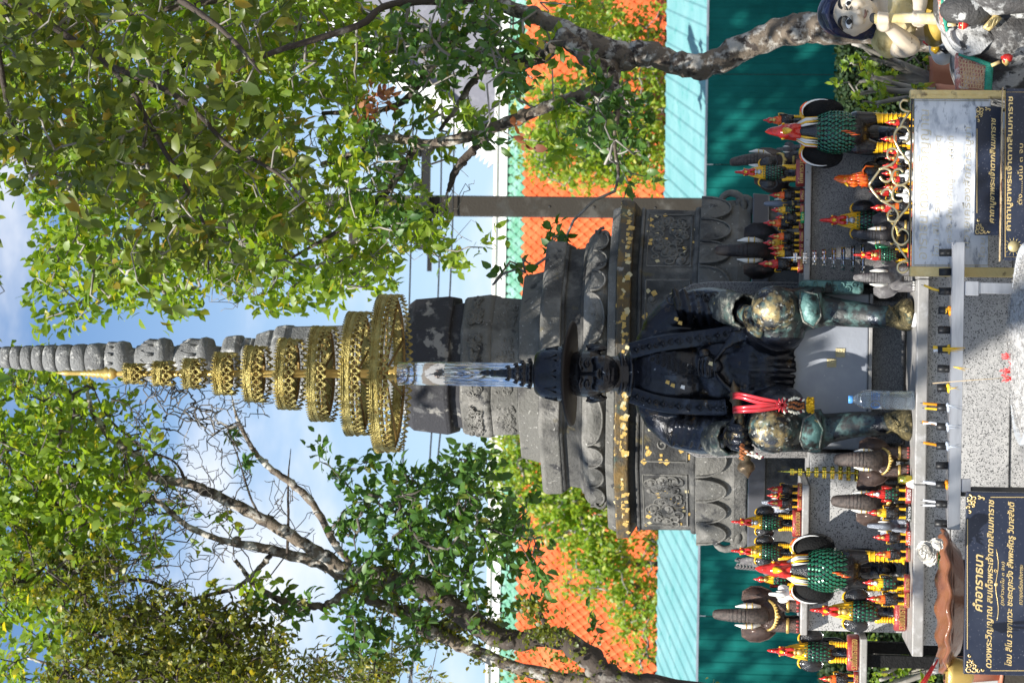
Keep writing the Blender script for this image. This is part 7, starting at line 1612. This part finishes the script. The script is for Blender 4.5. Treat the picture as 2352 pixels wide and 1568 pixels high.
pos, dr, sz = sprigs(P, rng.normal(size=(len(P), 3)), (4, 8), (.016, .03), .05); link('fern_scales', leaf_mesh('scales', pos, dr, sz, LEAF_D, 1.6), T4)['kind'] = 'stuff'
# wispy hanging twigs low on the sunny side
An = sample_region([(760, 1540, 120, 40, 1), (960, 1555, 60, 30, 1), (900, 1500, 60, 30, .4)], 60, 11, 12); P, D, L = grow('twigs', sk3, An, T3, TWIG, .0015, .3, .0008, .3); pos, dr, sz = sprigs(P, D, (5, 9), (.04, .065), .1, .5); link('crown', leaf_mesh('crown', pos, dr, sz * 1.0, LEAF_D, .5), T3)['kind'] = 'stuff'

# ---- creepers spread over the orange roof
def roofvine(label, ells, n, trunkdy):
    t = thing('roof_creeper', label, 'creeper'); An = []
    W = np.array([e[4] * e[2] * e[3] for e in ells]); W = W / W.sum()
    for _ in range(n):
        e = ells[rng.choice(len(ells), p=W)]; a = rng.uniform(0, 6.28); r = math.sqrt(rng.uniform()); dx_, dy_ = e[0] + e[2] * r * math.cos(a), e[1] + e[3] * r * math.sin(a)
        An.append(tuple(at(dx_, dy_, rng.uniform(28.2, 29.4))))
    An = np.array(An); pts = [(1900, trunkdy, 28.8), (1700, trunkdy, 28.8), (1560, trunkdy + 5, 28.8), (1450, trunkdy, 28.8), (1330, trunkdy - 6, 28.8)]; sk = limb(t, pts, [9, 8, 7, 5, 3], BARK, 'trunk', 8)
    P, D, L = grow('stems', sk, An, t, TWIG, .005, .4, .003, .15); pos, dr, sz = sprigs(P, D, (14, 22), (.055, .095), .20, .1); link('crown', leaf_mesh('crown', pos, dr, sz, LEAF_E), t)['kind'] = 'stuff'
roofvine('lime green small leaved tree in front of the orange roof near the utility post', [(1330, 340, 110, 90, 1), (1430, 330, 90, 90, .9), (1300, 250, 80, 60, .8), (1400, 60, 70, 60, 1), (1450, 130, 60, 60, .8), (1500, 360, 30, 70, .8), (1240, 330, 40, 60, .8), (1490, 200, 40, 60, .6), (1500, 60, 30, 40, .6), (1380, 220, 60, 60, .6), (1330, 50, 60, 50, .8)], 620, 250)
roofvine('lime green bushy tree in front of the orange roof beyond the stupa', [(1230, 1100, 90, 70, 1), (1330, 1150, 80, 60, 1), (1190, 1030, 40, 50, .9), (1380, 1260, 60, 70, 1), (1290, 1190, 90, 60, .9), (1440, 1300, 60, 50, .9), (1460, 1400, 50, 60, .8), (1480, 1500, 24, 60, .5), (1500, 1260, 20, 40, .6), (1350, 1330, 60, 40, .5)], 560, 1290)
# ---- clipped hedges at the foot of the fence
def hedge(label, x0, x1, y0, y1, h, n, m, name='hedge'):
    t = thing(name, label, 'hedge', ((x0 + x1) / 2, (y0 + y1) / 2, 0)); hx, hy = (x1 - x0) / 2, (y1 - y0) / 2
    b = MB(); b.bx(-hx + .1, hx - .1, -hy + .1, hy - .1, 0, h - .1); b.build('dark_core', mat('dark_hedge_core', (.012, .016, .008), .95), t, False)  # solid dark box filling the hedge behind its leaves
    P = np.stack([rng.uniform(-hx, hx, n), rng.choice([-1, 1], n, p=[.8, .2]) * hy * rng.uniform(.8, 1.05, n), rng.uniform(.02, h, n)], 1); tp = rng.uniform(size=n) < .3; P[tp, 1] = rng.uniform(-hy, hy, tp.sum()); P[tp, 2] = h * rng.uniform(.93, 1.05, tp.sum())
    dr = rng.normal(size=(n, 3)); dr[:, 1] -= .6; dr[:, 2] += .3; dr /= np.linalg.norm(dr, axis=1)[:, None]; link('foliage', leaf_mesh('foliage', P, dr, rng.uniform(.03, .06, n), m, 1.2), t)['kind'] = 'stuff'
hz_ = zat(1928, 18.7)
hedge('clipped dark green hedge at the fence foot near the flute player', xat(420, 18.8, 1950), xat(-250, 18.8, 1950), 18.4, 19.2, hz_, 15000, LEAF_F)
hedge('clipped dark green hedge at the fence foot beyond the side stand', xat(1900, 18.8, 1900), xat(1400, 18.8, 1900), 18.4, 19.2, zat(1905, 18.7, 1500), 12000, LEAF_F)
# ---- potted desert rose behind the altar end
def potplant(label, dy_, Y, dxtop, dxbot, rp_, n, seed):
    base = at(dxbot, dy_, Y); t = thing('potted_shrub', label, 'potted plant', tuple(base)); r = rp_ * Y / FPX
    hz = base.z; b = MB(); b.lathe([(r * .7, -.22), (r * .95, -.02), (r * 1.05, 0), (r * 1.05, .02), (r * .93, .02), (r * .9, -.02)], 28); b.build('pot', POT, t)
    sd_ = MB(); sd_.lathe([(r * .2, -.24), (r, -.235), (r, -.222)], 20); sd_.build('saucer', POT, t)
    b = MB(); b.bx(-r * 1.2, r * 1.2, -r, r, -hz + .02, -.242); b.build('block', CONC, t, False)
    sk = []; b = MB(); H_ = (dxbot - dxtop) * Y / FPX
    for k in range(n):
        a = rng.uniform(-1, 1); P = cr_spline([Vector((0, 0, 0)), Vector((a * H_ * .12, rng.uniform(-.04, .04), H_ * .3)), Vector((a * H_ * .28, rng.uniform(-.08, .08), H_ * .6)), Vector((a * H_ * .42, rng.uniform(-.1, .1), H_ * rng.uniform(.75, 1)))], 5); b.tube(P, lerp_list([.02, .014, .010, .008], len(P)), 8); sk += P[6:]
    b.build('stem', TWIG, t); An = np.array([tuple(p + Vector(rng.normal(size=3)) * .05) for p in sk]); P, D, L = grow('twigs', sk, An[::3], t, TWIG, .003); pos, dr, sz = sprigs(P, D, (7, 11), (.028, .048), .03); link('foliage', leaf_mesh('foliage', pos, dr, sz, LEAF_A), t)['kind'] = 'stuff'
potplant('pale stemmed shrub in a terracotta pot between the hedge and white elephant', 178, 10.5, 1950, 2142, 46, 9, 1)
potplant('smaller shrub in a clay pot half hidden by the marble board', 214, 9.9, 1985, 2160, 20, 5, 2)
potplant('shrub in a pot in deep shade beneath the side stand', 1530, 10.8, 2010, 2180, 40, 6, 3)
wr = thing('white_rooster_figurine', 'white rooster figurine with yellow black tail behind the white elephant blanket', 'rooster figurine', tuple(at(2190, 118, 8.6))); b = MB(); q0 = wr.location
qq = lambda zx, zy, Y=8.6: at(1837.4 + zx * .21875, zy * .21875, Y) - q0
b.ell(qq(1500, 560), (s(28, 8.6), .05, s(26, 8.6)), 16); chain(b, [qq(1440, 520), qq(1400, 480), qq(1370, 450)], [.03, .02, .012], 10); b.lathe([(.03, qq(1900, 540).z), (.02, qq(1560, 540).z)], 10); link('body', fuse(b, .006, 2, 'b', WHITE_P), wr)
b = MB(); b.tube([qq(1370, 450), qq(1340, 440), qq(1290, 440)], [.012, .016, .004], 8); b.build('comb', RED_P, wr)
b = MB(); b.tube([qq(1400, 480, 8.55), qq(1430, 520, 8.54), qq(1420, 560, 8.55)], [.01, .02, .006], 8); b.build('neck_feathers', YELLOW_P, wr); b = MB(); b.tube([qq(1460, 500, 8.53), qq(1540, 520, 8.53), qq(1640, 540, 8.55)], [.006, .018, .004], 8); b.build('wing_feathers', BLACK_P, wr)

# ---- unseen tree beside the camera, leaf clumps placed along sun rays to shade chosen spots
T5 = thing('shade_tree', 'tall tree over the visitors side of the shrine casting dappled shade on the statue', 'tree', (0, 0, 0))
SV = np.array(SUNV)
def outframe(pos, m=90):
    uv = np.array([proj(p) for p in pos]); f = (pos - np.array(EYE)) @ np.array(F_)
    return pos[~((uv[:, 0] > -m) & (uv[:, 0] < 2352 + m) & (uv[:, 1] > -m) & (uv[:, 1] < 1568 + m) & (f > 0))]
def shade(targets):
    pos = []
    bx_ = np.cross(SV, [0, 0, 1]); bx_ /= np.linalg.norm(bx_); by_ = np.cross(SV, bx_)
    for (dx_, dy_, Y, rpx, n, t0, t1) in targets:
        P0 = np.array(at(dx_, dy_, Y)); r = rpx * Y / FPX
        for _ in range(n):
            a = rng.uniform(0, 6.283); q_ = r * math.sqrt(rng.uniform()); pos.append(P0 + SV * rng.uniform(t0, t1) + bx_ * q_ * math.cos(a) + by_ * q_ * math.sin(a))
    return outframe(np.array(pos))
TG = [(1480, 830, 8.3, 95, 34, 3.6, 5.2), (1360, 850, 8.3, 90, 30, 3.6, 5.2), (1620, 830, 8.2, 80, 30, 3.6, 5.2), (1760, 850, 8.1, 50, 10, 3.6, 5.2), (1260, 640, 9.3, 110, 34, 4, 5.5), (1420, 620, 9.1, 120, 60, 4, 5.5), (1560, 560, 9.1, 120, 60, 4, 5.5), (1700, 540, 9.0, 120, 60, 4, 5.5), (1330, 700, 9.2, 70, 20, 4, 5.5), (1030, 730, 9.4, 60, 22, 4, 5.5), (1780, 430, 8.2, 120, 42, 3.6, 5), (1960, 480, 8.1, 130, 26, 3.6, 5), (1900, 330, 8.0, 80, 14, 3.6, 5), (1020, 780, 9.4, 70, 14, 4, 5.5), (1150, 740, 9.4, 80, 18, 4, 5.5), (980, 720, 9.4, 70, 16, 4, 5.5), (2060, 800, 8.0, 45, 10, 3.6, 5), (1950, 1050, 8.05, 40, 8, 3.6, 5), (2120, 560, 7.4, 60, 12, 3.4, 4.8), (2150, 270, 7.4, 60, 12, 3.4, 4.8), (2250, 900, 7.6, 130, 5, 3.4, 4.6), (2110, 1250, 7.6, 60, 3, 3.4, 4.6), (2200, 330, 7.4, 30, 3, 3.4, 4.6), (2290, 250, 7.2, 60, 10, 3.4, 4.8), (1700, 1120, 8.9, 40, 8, 4, 5), (1960, 40, 7.7, 110, 13, 3.4, 4.8), (1560, 1000, 8.3, 30, 4, 3.6, 5), (2270, 700, 7.65, 50, 8, 3.4, 4.6), (1500, 1180, 9.1, 60, 8, 4, 5), (880, 730, 8.75, 40, 5, 4, 5), (1320, 1060, 9.2, 40, 5, 4, 5),
      (300, 150, 8.9, 240, 20, 3.4, 5), (420, 400, 8.9, 180, 14, 3.4, 5), (60, 320, 8.9, 120, 10, 3.4, 5), (1940, 30, 10.3, 80, 12, 3, 5), (1500, 130, 10.4, 50, 6, 3, 4.5)]
An = shade(TG)
tp = [Vector((-2.6, 1.2, 0.02)), Vector((-2.55, 1.3, 2.0)), Vector((-2.4, 1.6, 3.6)), Vector((-2.1, 2.2, 4.8)), Vector((-1.9, 3.0, 5.6)), Vector((-1.6, 3.8, 6.2))]
b = MB(); P = cr_spline(tp, 6); b.tube(P, lerp_list([.26, .2, .17, .13, .10, .05], len(P)), 14, wob=.05); b.build('trunk', BARK, T5)
skel = P[8:]
for e in ((-.4, 4.6, 5.6), (.6, 4.9, 5.6), (-2.8, 4.6, 5.9), (1.0, 3.6, 5.2), (-1.0, 5.4, 6.6)):
    Q = cr_spline([P[20], P[20].lerp(Vector(e), .5) + Vector((0, 0, .25)), Vector(e)], 7); b = MB(); b.tube(Q, lerp_list([.08, .05, .02], len(Q)), 9); b.build('limb', BARK, T5); skel += Q
def clear(pos, zones, mg=.03):
    keep = np.ones(len(pos), bool)
    for (a, c, Y, r) in zones:
        P0 = np.array(at(a, c, Y)); d_ = pos - P0; t_ = d_ @ SV; keep &= np.linalg.norm(d_ - t_[:, None] * SV, axis=1) > r * Y / FPX + mg
    uv = np.array([proj(p) for p in pos]); f = (pos - np.array(EYE)) @ np.array(F_); keep &= ~((uv[:, 0] > -15) & (uv[:, 1] > -15) & (uv[:, 1] < 1583) & (f > 0)); return keep
CLR = [(1762, 712, 7.9, 34), (1765, 985, 7.9, 36), (1520, 985, 8.25, 34), (1925, 850, 8.1, 50), (1960, 800, 8.1, 30), (2150, 420, 7.42, 70), (2130, 300, 7.42, 30), (2200, 480, 7.42, 30), (500, 855, 8.7, 60), (590, 855, 8.7, 60), (670, 850, 8.7, 80), (730, 900, 8.7, 60), (810, 880, 8.6, 90), (880, 920, 8.6, 90), (880, 790, 8.6, 50), (400, 860, 8.7, 60), (300, 860, 8.7, 50), (1350, 1080, 9.1, 70), (1450, 1150, 9.1, 60), (1620, 1160, 9.1, 70), (1240, 980, 9.3, 60), (1760, 1200, 8.1, 80), (1780, 1380, 8.1, 60), (1850, 1300, 7.9, 120), (1960, 1200, 8, 90), (2280, 900, 7.65, 110), (2270, 1060, 7.65, 60), (2110, 880, 7.6, 60), (2110, 1200, 7.6, 60), (980, 930, 9.3, 40), (1150, 900, 9.3, 40), (2300, 130, 7.4, 60), (1900, 700, 8, 20), (2180, 1400, 7.2, 90), (1330, 940, 9.0, 24)]  # crown opened along the sun rays so these spots stay lit
P_, D, L = grow('twigs', skel, An, T5, TWIG, .0015); pos, dr, sz = sprigs(P_, D, (13, 20), (.06, .095), .13); k = clear(pos, CLR + [(1690, 262, 20, 16), (1780, 225, 20, 15), (1655, 345, 20, 16), (1700, 400, 20, 14), (1770, 400, 20, 15), (1870, 190, 20, 12)]); pos, dr, sz = pos[k], dr[k], sz[k]; link('crown', leaf_mesh('crown', pos, dr, sz, LEAF_C, 1.25), T5)['kind'] = 'stuff'
# ---- unseen tree above the frame, clumps and gaps placed to dapple the fence
T6 = thing('fence_shade_tree', 'broad tree crown above the altar that throws dappled shade on the teal fence', 'tree', (0, 0, 0))
def shade_f(n, dyr, dens):
    pos = []
    for _ in range(n):
        P0 = np.array(at(rng.uniform(1600, 1960), rng.uniform(*dyr), 20)); zt_ = rng.uniform(7.0, 9.0); t = (zt_ - P0[2]) / SV[2]; pos.append(P0 + SV * t + rng.normal(size=3) * .1)
    return outframe(np.array(pos), 20)
An = np.concatenate([shade_f(330, (-150, 520), 1), shade_f(170, (1130, 1700), 1)])
b = MB(); P = cr_spline([Vector((5.4, 14.6, 0)), Vector((5.2, 14.7, 3)), Vector((4.4, 14.7, 5.6)), Vector((2.6, 14.8, 7.4)), Vector((0.2, 14.9, 8.1)), Vector((-2.4, 15, 8.3))], 7); b.tube(P, lerp_list([.3, .24, .2, .15, .12, .05], len(P)), 12, wob=.04); b.build('trunk', BARK, T6)
P_, D, L = grow('twigs', P[14:], An, T6, TWIG, .003); pos, dr, sz = sprigs(P_, D, (12, 18), (.08, .13), .22); k = clear(pos, [(a, c, 20, r * .85) for a, c, r in ((1690, 262, 14), (1712, 290, 16), (1780, 225, 13), (1655, 345, 14), (1700, 400, 12), (1745, 330, 12), (1870, 190, 10), (1850, 120, 12), (1770, 400, 14), (1650, 420, 16), (1690, 60, 10), (1640, 230, 12), (1660, 1520, 26), (1700, 1480, 22), (1760, 1540, 24), (1650, 1400, 18), (1720, 1330, 16), (1780, 1460, 18), (1820, 1530, 16), (1680, 1280, 12), (1850, 1470, 14))], .045); pos, dr, sz = pos[k], dr[k], sz[k]; link('crown', leaf_mesh('crown', pos, dr, sz, LEAF_A, 1.2), T6)['kind'] = 'stuff'
